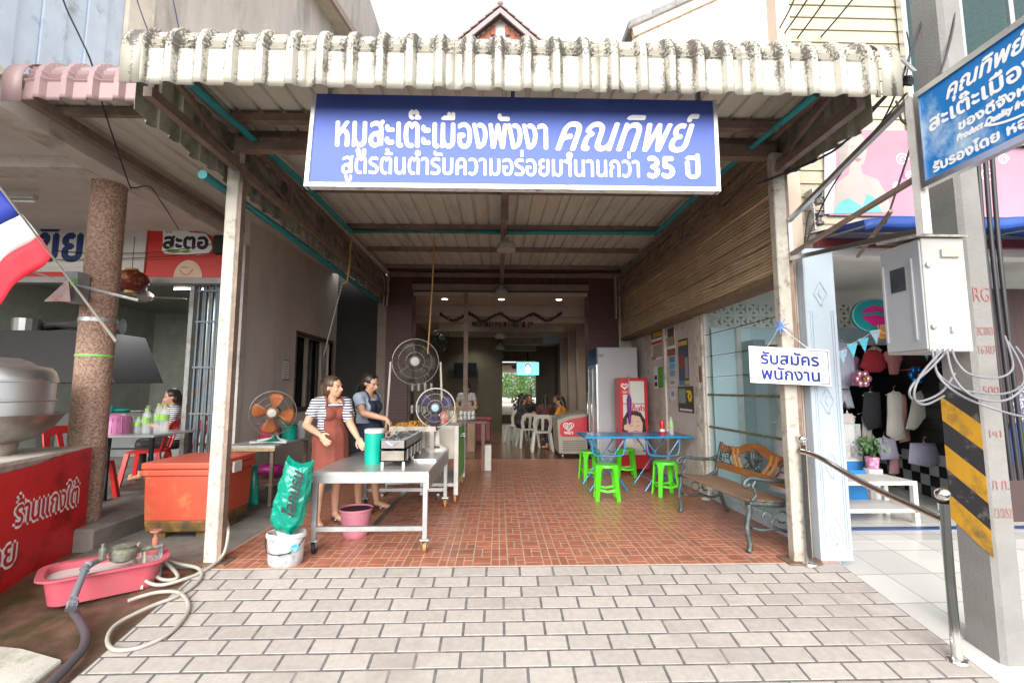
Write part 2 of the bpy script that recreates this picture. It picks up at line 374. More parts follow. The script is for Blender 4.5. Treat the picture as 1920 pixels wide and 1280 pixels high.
# far wall with the way out to the yard
bw = MB(); bw.b(-2.6, -.12, 22, 22.2, 0, 3.6); bw.b(1.75, 2.8, 22, 22.2, 0, 3.6); bw.b(-.12, 1.75, 22, 22.2, 2.75, 3.6); bw.b(-.12, 1.75, 22, 22.2, 0, .3)
bw.build('back_wall', M('back_wall_paint', (.24, .21, .16), .7), sh)
MB().b(-.3, 2, 22.2, 33, .1, .3).build('back_step', M('pale_concrete', (.5, .47, .42), .7), sh)
MB().b(-.3, 2.2, 22.2, 33, 2.6, 2.7).build('back_ceiling', M('back_soffit', (.6, .5, .4), .7), sh)
MB().b(-.45, -.3, 22.2, 33, 0, 2.7).build('back_side_wall', M('back_side_paint', (.55, .4, .27), .7), sh)
MB().b(-2.4, .15, 17.5, 17.65, 0, 3.4).build('partition', M('partition_paint', (.14, .13, .09), .7), sh)
for k in range(4): MB().lathe([(.12, 0), (.12, .04)], (.75+.05*k, 23+k*.9, 2.56), 12).build('ceiling_disc', mBlack, sh)
MB().b(-.75, -.66, 10.28, 10.37, 0, 3.55).build('post', mBrown, sh)
# ceiling downlights: lit lamps
mLit = M('lit_lamp', (1, .97, .9), .5, var=0, emit=3)
DL = [(-1.25, 10.95, 3.55), (.07, 10.95, 3.55), (1.42, 10.95, 3.55), (-1.6, 13, 3.4), (-.95, 13.2, 3.4), (1.75, 13, 3.4), (1.65, 15, 3.4), (-1.2, 15, 3.4), (1.6, 17, 3.4), (-.9, 16.8, 3.4), (1.5, 19.2, 3.4)]
for i, p in enumerate(DL):
    t = thing('downlight', 'small round recessed ceiling lamp glowing inside the eatery', 'lamp', p, 0, 'recessed lamps in the eatery ceiling')
    MB().lathe([(.085, -.006), (.085, .01)], p, 14).build('bezel', mWhite, t)
    MB().lathe([(.066, -.009), (.066, .0)], p, 14).build('bulb', mLit, t)
    l = bpy.data.lights.new('downlight_beam', 'SPOT'); l.energy = 16; l.spot_size = radians(120); l.spot_blend = .8; l.color = (1, .92, .75); l.shadow_soft_size = .06
    lo = bpy.data.objects.new('downlight_beam', l); col.objects.link(lo); lo.parent = t; lo.location = (0, 0, -.03)
# yard behind: paving and greenery
struct(MB().b(-3, 6, 33, 70, 0, .28).build('yard', M('bright_yard', (.6, .57, .5), .8)))
def leafball(name, c, rx, rz_, n, size, mat, par, seed=0, rad=None):
    rnd = random.Random(seed); m = MB()
    for i in range(n):
        while True:
            p = Vector((rnd.uniform(-1, 1), rnd.uniform(-1, 1), rnd.uniform(-1, 1)))
            if .35 < p.length < 1: break
        q = Vector((c[0]+p.x*rx*(1+.2*sin(7*p.y)), c[1]+p.y*rx, c[2]+p.z*rz_))
        e = Euler((rnd.uniform(0, 6), rnd.uniform(0, 6), rnd.uniform(0, 6))).to_matrix(); s = size*rnd.uniform(.6, 1.3)
        m.add([q+e @ Vector(v)*s for v in ((-.5, 0, 0), (0, -.22, .05), (.5, 0, 0), (0, .22, .05))], [(0, 1, 2, 3)])
    return m.build(name, mat, par)
mLeaf = M('foliage', (.07, .16, .025), .5, var=.4, vs=3)
for i, (x, y, rx, h) in enumerate(((1.2, 41, 1.5, 2.6), (3.0, 44, 1.6, 3.0), (-.6, 46, 1.8, 3.0), (4.2, 42, 1.2, 2.6))):
    t = thing('yard_tree', ('round leafy green shrub seen through the back doorway', 'taller tree right of the shrub in the back yard', 'tree at the left side of the back yard', 'tree at the far right of the back yard')[i], 'tree', (x, y, .28), 0)
    MB().tube([(x, y, .25), (x+.05, y, h*.4), (x, y+.1, h*.8)], [.1, .07, .04], 8).build('trunk', M('bark', (.12, .09, .07), .9), t)
    leafball('crown', (x, y, h*.62+.3), rx, h*.5, 1800, .22, mLeaf, t, i)
# ================================================================== CANOPY
def streakmat(name, base, stain, period, x0):
    m = bpy.data.materials.new(name); m.use_nodes = True; t = m.node_tree; N = t.nodes; L = t.links; b = N['Principled BSDF']; b.inputs['Roughness'].default_value = .45
    tc = N.new('ShaderNodeTexCoord'); sp = N.new('ShaderNodeSeparateXYZ'); L.new(tc.outputs['Object'], sp.inputs[0])
    def mt(op, a, b_=None, c_=None):
        n = N.new('ShaderNodeMath'); n.operation = op
        for i, v in enumerate((a, b_, c_)):
            if v is None: continue
            if hasattr(v, 'is_linked'): L.new(v, n.inputs[i])
            else: n.inputs[i].default_value = v
        return n.outputs[0]
    ph = mt('FRACT', mt('DIVIDE', mt('SUBTRACT', sp.outputs['X'], x0), period))
    edge = mt('MINIMUM', mt('ABSOLUTE', mt('SUBTRACT', ph, .21)), mt('ABSOLUTE', mt('SUBTRACT', ph, .79)))      # foot of each rib
    mp = N.new('ShaderNodeMapping'); mp.inputs['Scale'].default_value = (14, 14, 3.2); L.new(tc.outputs['Object'], mp.inputs[0])
    n1 = N.new('ShaderNodeTexNoise'); n1.inputs['Scale'].default_value = 1; n1.inputs['Detail'].default_value = 7; n1.inputs['Roughness'].default_value = .7; L.new(mp.outputs[0], n1.inputs[0])
    n2 = N.new('ShaderNodeTexNoise'); n2.inputs['Scale'].default_value = 70; n2.inputs['Detail'].default_value = 4; L.new(tc.outputs['Object'], n2.inputs[0])
    hz = mt('MULTIPLY', mt('SUBTRACT', sp.outputs['Z'], 3.4), .16)                                              # more growth higher up
    rib = mt('LESS_THAN', mt('ABSOLUTE', mt('SUBTRACT', ph, .5)), .5)
    v = mt('ADD', mt('SUBTRACT', mt('ADD', mt('MULTIPLY', n1.outputs[0], .62), hz), mt('MULTIPLY', edge, 1.05)), mt('MULTIPLY', mt('SUBTRACT', n2.outputs[0], .5), .35))
    top = mt('MULTIPLY', mt('GREATER_THAN', sp.outputs['Z'], 3.66), mt('MULTIPLY', mt('SUBTRACT', n2.outputs[0], .34), .6))
    n3 = N.new('ShaderNodeTexNoise'); n3.inputs['Scale'].default_value = 2.3; n3.inputs['Detail'].default_value = 3; L.new(tc.outputs['Object'], n3.inputs[0])
    v = mt('ADD', mt('ADD', v, mt('MULTIPLY', mt('SUBTRACT', n3.outputs[0], .52), .7)), mt('MAXIMUM', top, 0))
    r = N.new('ShaderNodeValToRGB'); r.color_ramp.elements[0].position = .25; r.color_ramp.elements[1].position = .37
    r.color_ramp.elements[0].color = (*base, 1); r.color_ramp.elements[1].color = (*stain, 1); L.new(v, r.inputs[0]); L.new(r.outputs[0], b.inputs['Base Color'])
    return m
CZ = 3.86
def ribw(x, x0, per):
    p = ((x-x0)/per) % 1
    if p < .14: return 0
    if p < .2: return (p-.14)/.06
    if p < .8: return 1 if False else 1
    if p < .86: return 1-(p-.8)/.06
    return 0
def eave(par, name, xa, xb, x0, per, yf, zb, zt, mat, back, h=.034, n=7, crimp=.011, flatfrom=None, bottom=.0):
    """curved corrugated eave: pans set back, ribs proud; crimped bend"""
    rad = .2; prof = []
    for i in range(5): prof.append((yf, zb+(zt-rad-zb)*i/4, 0, (0, -1)))
    K = n*4
    for i in range(1, K+1):
        a = pi/2*i/K; prof.append((yf+rad-rad*cos(a), zt-rad+rad*sin(a), sin(2*pi*n*i/K), (-cos(a), sin(a))))
    prof.append((back, zt+(back-yf-rad)*.03, 0, (0, 1)))
    xs = []; x = xa
    k = math.floor((xa-x0)/per)
    while True:
        for p in (0, .1, .16, .22, .78, .84, .9):
            q = x0+(k+p)*per
            if xa-1e-6 <= q <= xb+1e-6: xs.append(q)
        k += 1
        if x0+k*per > xb: break
    xs = sorted(set([xa]+xs+[xb])); fs = []
    # outward direction: front = -Y on the drop, up on the flat
    vs = []
    for (y_, z_, cr, nn) in prof:
        for x_ in xs:
            p = ((x_-x0)/per) % 1; p = min(p, 1-p)
            w_ = 1 if p < .13 else (0 if p > .19 else (.19-p)/.06)
            d = h*w_+(cr*crimp if w_ < .9 else cr*crimp*.3)
            oy, oz = (-1, 0) if (y_ == yf) else ((0, 1) if y_ == back else (nn[0], nn[1]))
            vs.append((x_, y_+d*oy, z_+d*oz))
    nx = len(xs)
    for j in range(len(prof)-1): fs += [(j*nx+i, j*nx+i+1, (j+1)*nx+i+1, (j+1)*nx+i) for i in range(nx-1)]
    return MB().add(vs, fs).build(name, mat, par, smooth=40, solid=.004)
can = thing('canopy', 'steel framed canopy with curved cream corrugated eave over the forecourt', 'canopy', (0, 4.2, 0))
PER = .193; X0 = -2.13
mCream = streakmat('mildewed_cream_sheet', (.385, .37, .315), (.1, .088, .073), PER, X0)
edges = [-2.3]+[X0+PER*(k+.5) for k in (4, 9, 14, 19)]+[2.58]
for a, b_ in zip(edges, edges[1:]): eave(can, 'eave_sheet', a+.001, b_-.001, X0, PER, 2.95, 3.41, CZ, mCream, 3.45)
# plain end caps of the eave
for xa, xb in ((-2.44, -2.3), (2.58, 2.72)):
    m = MB(); pr = [(2.95, 3.4), (2.945, 3.62)]+[(3.15-.205*cos(a*pi/16), 3.66+.205*sin(a*pi/16)) for a in range(1, 9)]+[(3.5, CZ+.01)]
    m.add([(xa, y_-.015, z_+.012) for y_, z_ in pr]+[(xb, y_-.015, z_+.012) for y_, z_ in pr], [(i, i+1, len(pr)+i+1, len(pr)+i) for i in range(len(pr)-1)])
    m.build('end_flashing', mCream, can, smooth=60, solid=.004)
m = MB()
for i in range(26):
    if i % 2 == 0: m.ball((X0+PER*i, 2.912, 3.66), .008, 6, 4)
m.build('screw', mGalv, can)
# roof sheets, ribbed, seen from below
mUnder = M('olive_grey_roof_sheet', (.6, .59, .51), .6, var=.1, vs=3, dirt=(.45, .42, .35), da=.25, ds=1.2, stretch=(3, .5, 1))
def roofz(y): return CZ+(y-3)*.028
for a, b_ in ((-2.56, -.8), (-.8, .85), (.85, 2.76)):
    xs = []; k = 0; x = a
    prof = []
    while x < b_-.001:
        for p, d in ((0, 0), (.26, 0), (.31, .03), (.45, .03), (.5, 0)):
            if x+p*PER <= b_: prof.append((x+p*PER, d))
        x += PER*.5*1.0 if False else PER
    prof.append((b_, 0)); n = len(prof)
    m = MB(); m.add([(x_, 3.45, roofz(3.45)+d) for x_, d in prof]+[(x_, 10.15, roofz(10.15)+d) for x_, d in prof], [(i, i+1, n+i+1, n+i) for i in range(n-1)])
    m.build('roof_sheet', mUnder, can, solid=.003)
for y_ in (3.35, 4.38, 5.65, 7.12, 8.4, 9.75):
    MB().b(-2.36, 2.56, y_-.025, y_+.025, roofz(y_)-.085, roofz(y_)-.006).build('purlin', mBrown, can)
MB().b(.03, .11, 4.25, 10.1, 3.72, 3.78).build('ridge_tie', mBrown, can)
MB().b(.03, .12, 5.6, 5.69, 3.5, 3.86).build('lamp_hanger', mBrown, can)
MB().b(-2.36, 2.58, 4.15, 4.24, 3.6, 3.72).build('front_beam', mBrown, can)
MB().b(-2.36, 2.58, 3.98, 4.05, 3.78, 3.85).build('front_beam', mBrown, can)
MB().b(-2.36, 2.58, 10.06, 10.12, 3.86, 3.95).build('back_beam', mBrown, can)
for X in (-2.38, 2.56):
    zb, zt = 3.46, 3.8
    MB().b(X-.03, X+.03, 3.1, 10.12, zb-.035, zb+.035).build('bottom_chord', mBrown, can)
    MB().b(X-.025, X+.025, 3.05, 10.12, zt-.03, zt+.03).build('top_chord', mBrown, can)
    ys = [3.15, 4.2, 5.3, 6.4, 7.5, 8.6, 9.7]
    for i, y_ in enumerate(ys):
        MB().b(X-.02, X+.02, y_-.022, y_+.022, zb+.03, zt-.03).build('web_post', mBrown, can)
        if i: MB().bar((X, ys[i-1]+.03, zt-.04), (X, y_-.03, zb+.04), .035, .035).build('web_diagonal', mBrown, can)
    for k in (-.02, .045): MB().b(X-.025+k, X+.025+k-.03, 9.95, 10.1, 2.95 if X > 0 else 3.2, 3.9).build('wall_bracket', mPost, can)
# corrugated side cladding outside each truss (wavy lower edge)
mClad = M('mossy_side_sheet', (.32, .31, .24), .7, var=.25, vs=5, dirt=(.12, .125, .085), da=.45, ds=3)
for X, s in ((-2.5, -1), (2.68, 1)):
    y_ = 3.15; prof = []
    yend = 10.1
    while y_ < yend:
        prof += [(y_, 0), (y_+.12, 0), (y_+.15, .035), (y_+.21, .035), (y_+.24, 0)]; y_ += .24
    n = len(prof); zb = 3.36
    m = MB(); m.add([(X+s*d, q, zb+.012*sin(q*11)+(.0 if s < 0 else min(.4, .06*(q-3.15)))) for q, d in prof]+[(X+s*d, q, roofz(q)+.03) for q, d in prof], [(i, i+1, n+i+1, n+i) for i in range(n-1)])
    m.build('side_sheet', mClad, can, solid=.003)
# posts with base plates
for i, (x_, y_) in enumerate(((-2.41, 4.25), (2.56, 4.14))):
    p = MB().b(x_-.055, x_+.055, y_-.045, y_+.045, 0, 3.62).build('post', mPost, can, bevel=.008)
    MB().b(x_+.056, x_+.085, y_-.035, y_+.035, 0, 3.5).build('post_channel', mBrown, p)
    MB().b(x_-.13, x_+.15, y_-.1, y_+.1, .0, .012).build('base_plate', M('rusty_plate', (.16, .1, .07), .7, var=.4, vs=20), p)
# hanging rods / wires
t = tag(MB().tube([(-.98, 7.08, 3.78), (-.985, 7.0, 3.0), (-1.0, 6.75, 1.95)], .011, 6).build('hanging_rod', M('tan_rod', (.45, .27, .09), .5)), 'thin tan rod hanging from the roof pipe down to the large grey fan', 'rod')
# teal conduit pipes
def pipe(name, pts, r, mat, label, cat='pipe', n=10): return tag(MB().tube(pts, r, n).build(name, mat, smooth=50), label, cat)
pipe('conduit_pipe', [(-2.2, 3.25, 3.62), (-2.2, 5.2, 3.76), (-2.24, 7.06, 3.83)], .032, mTeal, 'teal pipe along the left truss top under the canopy')
pipe('conduit_pipe', [(2.32, 3.2, 3.6), (2.36, 5.2, 3.76), (2.42, 7.04, 3.84)], .032, mTeal, 'teal pipe along the right truss top under the canopy')
pipe('conduit_pipe', [(-2.26, 7.08, 3.84), (0, 7.08, 3.845), (2.43, 7.08, 3.86)], .034, mTeal, 'teal pipe crossing the canopy from truss to truss')
pipe('drain_pipe', [(-2.52, 3.95, 3.27), (-2.53, 5.5, 3.3), (-2.54, 10.0, 3.31)], .04, mTeal, 'teal drain pipe under the left side cladding')
pipe('yellow_cable', [(-2.22, 7.06, 3.83), (-2.24, 7.05, 3.3), (-2.26, 7.04, 3.05), (-2.33, 7.04, 3.02)], .014, M('ochre_cable', (.42, .25, .06), .6), 'ochre cable dropping from the pipe corner at the left truss', 'cable')
# pale coiled flex down to the wall window
pts = []
A = Vector((-2.33, 7.04, 3.02)); B = Vector((-3.1, 8.5, 2.02))
for i in range(240):
    s = i/239; a = i*2*pi/9
    pts.append(A.lerp(B, s)+Vector((.0, .02*cos(a), .028*sin(a))))
pipe('coiled_flex', pts, .005, M('grey_flex', (.45, .42, .38), .6), 'pale coiled flex dangling in front of the left wall window', 'cable', 5)
# ---------------- main blue sign
mSignB = M('periwinkle_sign_sheet', (.075, .12, .42), .65, var=.05, vs=2)
SGm = plane((0, 3.168, 0), (1, 0, 0), (0, 0, 1))          # sign face, 2.85 m by 0.66 m, hung just behind the eave
sg = thing('shop_sign', 'long blue sign with white Thai lettering hung under the canopy eave', 'sign', (.11, 3.2, 2.83))
MB().prism([(-1.308, 2.857), (1.533, 2.857), (1.533, 3.507), (-1.277, 3.507)], -.04, 0, SGm).build('panel', mSignB, sg)
fr = MB(); fr.prism(rect(-1.32, 2.829, 1.544, 2.86), -.047, .012, SGm); fr.prism([(-1.332, 2.829), (-1.304, 2.829), (-1.273, 3.507), (-1.3, 3.507)], -.047, .011, SGm); fr.prism(rect(1.529, 2.829, 1.556, 3.507), -.047, .011, SGm)
fr.build('frame', M('sign_frame_white', (.75, .75, .75), .4, var=.1, vs=20, dirt=(.25, .22, .2), da=.25, ds=9), sg)
text('หมูสะเต๊ะเมืองพังงา', mWText, sg, SGm, width=1.466, height=.236, bold=.0063, pos=(-.394, 3.125))
text('คุณทิพย์', mWText, sg, SGm, width=1.024, height=.268, bold=.0063, shear=.45, pos=(.914, 3.121))
text('สูตรต้นตำรับความอร่อยมานานกว่า', mWText, sg, SGm, width=2.065, height=.158, bold=.0032, pos=(-.047, 2.928))
text('35 ปี', mWText, sg, SGm, width=.362, height=.158, bold=.008, pos=(1.23, 2.928))
for x_ in (-1.2, .1, 1.45): MB().b(x_-.015, x_+.015, 3.21, 3.24, 3.4, 3.86).build('hanger_strap', mGalv, sg)
# ---------------- pendant lamps
mShade = M('grey_enamel_shade', (.36, .35, .33), .45, var=.15)
def pendant(x, y, z, r, label, top):
    t = thing('pendant_lamp', label, 'lamp', (x, y, z), 0)
    n = 24; pr = [(r, 0), (r*.98, r*.25), (r*.85, r*.65), (r*.55, r*.95), (r*.3, r*1.05), (r*.28, r*1.35), (.012, r*1.4)]
    MB().lathe(pr, (x, y, z), n).build('shade', mShade, t, smooth=60, solid=.004)
    MB().lathe([(r*.93, .004), (r*.9, .012)], (x, y, z), n).build('diffuser', M('lamp_glass', (.75, .73, .68), .2, var=0), t)
    m = MB(); m.tube([(x-.02, y, z+r*1.3), (x-.03, y, top)], .004, 5); m.tube([(x+.02, y, z+r*1.3), (x+.01, y, top)], .004, 5); m.build('flex', mBlack, t)
    m = MB()
    for i in range(20):
        a = 2*pi*i/20; m.bar((x+r*.985*cos(a), y+r*.985*sin(a), z+.01), (x+r*.88*cos(a), y+r*.88*sin(a), z+r*.58), .006, .006)
    m.build('rib', M('shade_rib', (.14, .13, .12), .5), t)
pendant(.11, 6.6, 3.42, .135, 'ribbed grey pendant lamp nearest the blue sign under the canopy', 3.75)
pendant(.06, 9.9, 3.44, .145, 'grey pendant lamp hung at the eatery entrance header', 3.9)
for y_, z_, lb in ((13, 2.85, 'grey pendant lamp just behind the tinsel garland'), (16, 2.8, 'second pendant lamp behind the garland, deep in the eatery'), (19, 2.75, 'rearmost small pendant lamp near the eatery television')):
    pendant(.06, y_, z_, .15, lb, 3.4)
# ================================================================== LEFT NEIGHBOUR
mLW = M('grey_side_wall', (.7, .65, .59), .85, var=.14, vs=2.2, bump=.15, bs=50, dirt=(.54, .48, .43), da=.4, ds=1.1, stretch=(1, 1, .4))
mLU = M('streaked_upper_wall', (.52, .48, .44), .85, var=.12, vs=2, dirt=(.28, .25, .22), da=.35, ds=.9, stretch=(1, 1, .35))
mBeam = M('beam_render', (.62, .57, .51), .85, var=.1, vs=2, dirt=(.3, .27, .2), da=.3, ds=2)
lh = thing('neighbour_shophouse', 'weathered two storey shophouse with arcade beside the canopy', 'building', (-3.85, 6.8, 0))
w_ = MB(); XA, XB = -3.85, -3.6
w_.b(XA, XB, 6.8, 8.55, -.1, 4.02); w_.b(XA, XB, 10.35, 13.5, -.1, 4.02); w_.b(XA, XB, 8.55, 10.35, -.1, 1.12); w_.b(XA, XB, 8.55, 10.35, 2.46, 4.02)
w_.build('side_wall', mLW, lh)
MB().b(XA-.01, XB+.012, 6.68, 6.8, -.1, 3.5).build('corner_pilaster', M('pale_pilaster', (.52, .5, .48), .8, dirt=(.35, .32, .3), da=.3, ds=3), lh)
wn = MB().b(XA, XA+.04, 8.55, 10.35, 1.12, 2.46).build('window', M('dark_window_glass', (.012, .012, .014), .08, var=0), lh)
f_ = MB(); f_.b(-3.66, -3.585, 8.5, 10.4, 2.44, 2.5); f_.b(-3.66, -3.585, 8.5, 10.4, 1.05, 1.13); f_.b(-3.66, -3.585, 8.5, 8.55, 1.13, 2.44); f_.b(-3.66, -3.585, 10.35, 10.4, 1.13, 2.44)
f_.build('frame', M('dark_wood_frame', (.1, .075, .06), .6), wn)
for yy in (9.22, 10.0, 10.12): MB().b(-3.74, -3.68, yy, yy+.07, 1.13, 2.44).build('mullion', M('window_mullion', (.45, .42, .36), .5), wn)
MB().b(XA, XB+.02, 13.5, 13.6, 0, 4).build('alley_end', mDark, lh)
MB().b(XA, -2.6, 10.6, 10.75, 0, 4.2).build('alley_dark_cap', mDark, lh)  # dark sheets close the alley, its deep shade put into their colour
# upper storey
MB().b(XA-.2, XA, 5.0, 22, 4.03, 13).build('upper_wall', mLU, lh)
MB().b(XA-.22, XA+.02, 4.66, 5.0, 3.9, 9).build('upper_pillar', M('cream_pillar', (.66, .58, .5), .8, dirt=(.4, .35, .3), da=.3, ds=3), lh)
m = MB(); mBl = M('pale_blue_shutter', (.52, .6, .72), .5, var=.08, dirt=(.3, .32, .36), da=.2, ds=5)
for i in range(12): 
    y_ = 2.2+i*.205; MB().b(XA-.06, XA-.01-(.02 if i % 2 else 0), y_, y_+.2, 3.95, 9).build('shutter_panel', mBl, lh)
MB().b(XA-.2, XA+.03, 2.0, 6.8, 3.6, 3.93).build('arcade_beam', mBeam, lh, bevel=.01)
MB().b(-9, XA-.2, 2.6, 6.9, 3.72, 3.86).build('arcade_soffit', M('soffit_paint', (.68, .64, .58), .85, var=.08), lh)
MB().b(-9, XA-.2, 4.55, 4.8, 3.6, 3.72).build('soffit_beam', mBeam, lh)
MB().b(-9, XA+.0, 6.85, 7.0, 3.6, 3.9).build('facade_head', mBeam, lh)
# roof eave high up
ev = MB(); a, b_ = yp(570, -40, 8.6), yp(656, 84, 11.2)
ev.bar(a, b_, .5, .06); ev.build('roof_eave', M('eave_board', (.5, .42, .34), .7), lh)
ev = MB(); ev.bar(a+Vector((.28, 0, .03)), b_+Vector((.28, 0, .03)), .07, .16); ev.build('gutter', M('eave_gutter', (.33, .24, .2), .6), lh)
# interior shell
mGI = M('shop_interior_wall', (.42, .45, .4), .8, var=.15)
MB().b(-9, XA, 12.6, 12.7, 0, 3.7).build('interior_back_wall', mGI, lh)
MB().b(-9.1, -9, 4.6, 12.7, 0, 3.7).build('interior_left_wall', mGI, lh)
MB().b(-9, XA, 7, 12.7, 3.45, 3.55).build('interior_ceiling', M('interior_ceiling', (.3, .3, .27), .8), lh)
MB().b(-5.6, -5.3, 9.2, 9.5, .17, 3.45).build('interior_pillar', M('interior_pillar', (.3, .33, .29), .8), lh)
# concertina gate folded to the right: every slat its own part
gt = thing('folding_gate', 'blue grey steel concertina gate folded against the side wall', 'gate', (-4.1, 6.9, .17))
mGt = M('gate_paint', (.14, .19, .23), .5, .3, var=.2, vs=12, dirt=(.2, .12, .08), da=.35, ds=6)
for i in range(10):
    x_ = -4.32+i*.046; MB().b(x_, x_+.022, 6.86+.03*(i % 2), 6.9+.03*(i % 2), .2, 3.02).build('slat', mGt, gt)
for z_ in (.5, 1.1, 1.75, 2.4, 2.85): MB().b(-4.33, -3.87, 6.845, 6.858, z_, z_+.025).build('rail', mGt, gt)
MB().b(-4.42, -4.36, 6.83, 6.93, .17, 3.05).build('lead_post', M('gate_post', (.3, .33, .33), .5, .2, dirt=(.2, .14, .1), da=.4, ds=6), gt)
# pebble dash column
mPeb = M('pebble_dash', (.3, .2, .155), .85, var=.1)
t = mPeb.node_tree; N = t.nodes; vo = N.new('ShaderNodeTexVoronoi'); vo.inputs['Scale'].default_value = 70; tc = N.new('ShaderNodeTexCoord'); t.links.new(tc.outputs['Object'], vo.inputs[0])
rp_ = N.new('ShaderNodeValToRGB'); e = rp_.color_ramp.elements; e[0].color = (.17, .105, .08, 1); e[1].color = (.5, .37, .3, 1); e.new(.45).color = (.34, .21, .15, 1)
t.links.new(vo.outputs['Color'], rp_.inputs[0]); t.links.new(rp_.outputs[0], N['Principled BSDF'].inputs['Base Color'])
bn = N.new('ShaderNodeBump'); bn.inputs['Distance'].default_value = .006; bn.inputs['Strength'].default_value = .8; t.links.new(vo.outputs['Distance'], bn.inputs['Height']); bn.invert = True; t.links.new(bn.outputs[0], N['Principled BSDF'].inputs['Normal'])
ck = yp(184, 600, 4.95)
cl = MB().lathe([(.155, .1), (.15, 3.62)], (ck.x, 4.95, 0), 32).build('column', mPeb, lh, smooth=40)
# pink eave of the neighbour
mPink = streakmat('mauve_sheet', (.28, .19, .195), (.12, .1, .1), .185, -3.3)
ne = thing('pink_eave', 'short mauve corrugated eave left of the cream canopy', 'canopy', (-3, 3.6, 3.4))
eave(ne, 'eave_sheet', -3.42, -2.55, -3.3, .185, 3.32, 3.52, 3.86, mPink, 3.75)
pr = [(3.31, 3.5)]+[(3.51-.21*cos(a*pi/16), 3.67+.21*sin(a*pi/16)) for a in range(0, 9)]+[(3.75, 3.885)]
MB().add([(-3.56, y_, z_) for y_, z_ in pr]+[(-3.42, y_, z_) for y_, z_ in pr], [(i, i+1, len(pr)+i+1, len(pr)+i) for i in range(len(pr)-1)]).build('end_flashing', mPink, ne, smooth=60, solid=.004)
prof = []; x_ = -3.82
while x_ < -2.5: prof += [(x_, 0), (x_+.13, 0), (x_+.15, .025), (x_+.17, .025), (x_+.185, 0)]; x_ += .185
n = len(prof); MB().add([(a, 3.5, 3.84+d) for a, d in prof]+[(a, 10.2, 3.95+d) for a, d in prof], [(i, i+1, n+i+1, n+i) for i in range(n-1)]).build('roof_sheet', mUnder, ne, solid=.003)
MB().b(-3.75, -3.68, 3.6, 10, 3.7, 3.78).build('wall_plate', mBrown, ne); MB().b(-3.78, -2.5, 3.9, 3.95, 3.76, 3.83).build('purlin', mBrown, ne)
# red fascia sign of the neighbour
RG = plane((0, 6.79, 0), (1, 0, 0), (0, 0, 1)); mRedS = M('red_sign_sheet', (.62, .03, .02), .4, var=.05)
def q6(px, py): p = yp(px, py, 6.79); return (p.x, p.z)
rsn = thing('neighbour_sign', 'red signboard with black Thai logo above the neighbouring shop', 'sign', (-4.6, 6.8, 3))
x0, z1 = q6(-120, 412); x1, z0 = q6(417, 521)
MB().prism([(x0, z0), (x1, z0), (x1, q6(417, 455)[1]), (q6(330, 413)[0], z1), (x0, z1)], -.05, 0, RG).build('panel', mRedS, rsn)
MB().b(x0, x1+.05, 6.7, 6.84, z0-.1, z0-.02).build('rail', M('sign_rail', (.35, .34, .33), .6), rsn)
xa, za = q6(-120, 420); xb, zb = q6(272, 512)
MB().prism(rect(xa, zb, xb, za), .004, .03, RG).build('white_board', M('cream_board', (.6, .58, .53), .5, var=.04), rsn, bevel=.004)
a, b_ = q6(22, 500), q6(172, 440)
MB().prism([(a[0], a[1]), (b_[0], a[1]), (b_[0], b_[1]), (a[0]+.25, b_[1]), (a[0]+.1, b_[1]-.15), (a[0], b_[1]-.18)], .031, .036, RG).build('letter_backing', M('letter_backing', (.68, .66, .6), .5, var=0), rsn)
text('ปู่เขียว', M('navy_letter', (.006, .03, .14), .4, var=0), rsn, RG, width=1.35, height=.5, bold=.022, pos=((a[0]+b_[0])/2+.05, a[1]+.09), lift=.037)
pts = [q6(*p) for p in ((306, 455), (306, 432), (318, 424), (330, 430), (346, 428), (356, 436), (386, 438), (396, 452), (398, 466), (390, 476), (372, 478), (310, 476), (304, 470))]
MB().prism(pts, .002, .006, RG).build('logo_backing', mWText, rsn)
a = q6(348, 466); text('สะตอ', mBText, rsn, RG, width=.62, height=.22, bold=.012, pos=a, lift=.007)
a = q6(317, 437); text('ชิม', mBText, rsn, RG, width=.09, height=.08, pos=a, lift=.007)
pts = [q6(*p) for p in ((312, 469), (320, 467), (330, 468), (340, 471), (352, 468), (360, 472), (350, 475), (338, 473), (325, 475), (316, 473))]
MB().prism(pts, .0075, .0085, RG).build('leaf_mark', M('leaf_green', (.2, .4, .03), .5), rsn)
c = q6(352, 520); MB().prism([(c[0]+.2*cos(pi*i/20), c[1]+.25*sin(pi*i/20)) for i in range(21)], .002, .004, RG).build('cream_disc', M('peach_disc', (.75, .55, .4), .5), rsn)
c = q6(350, 504); MB().prism(stroke([(c[0]+.085*cos(radians(a)), c[1]+.085*sin(radians(a))) for a in range(190, 365, 12)], .012), .0045, .006, RG).build('smile_mark', mRedS, rsn)
text('happy', mBText, rsn, RG, width=.1, height=.03, pos=(c[0]-.03, c[1]+.015), lift=.0045)
# fluorescent tubes
def fluo(p0, p1, label, lit):
    p0, p1 = Vector(p0), Vector(p1); t = thing('fluorescent_lamp', label, 'lamp', p0)
    MB().bar(p0+Vector((0, 0, .05)), p1+Vector((0, 0, .05)), .06, .05).build('batten', mWhite, t)
    if lit:
        l = bpy.data.lights.new('tube_light', 'AREA'); l.shape = 'RECTANGLE'; l.size = (p1-p0).length; l.size_y = .04; l.energy = 11; lo = bpy.data.objects.new('tube_light', l); col.objects.link(lo); lo.parent = t; lo.location = ((p1-p0)/2)-Vector((0, 0, .03))
    MB().tube([p0, p1], .016, 8).build('tube', mLit if lit else M('unlit_tube', (.8, .8, .78), .3, var=0), t)
fluo((-6.3, 5.3, 3.55), (-5.2, 5.3, 3.55), 'unlit fluorescent batten under the arcade soffit', False)
a = yp(327, 542, 8.6); fluo(a, a+Vector((.55, 0, 0)), 'lit fluorescent batten inside the neighbouring shop', True)
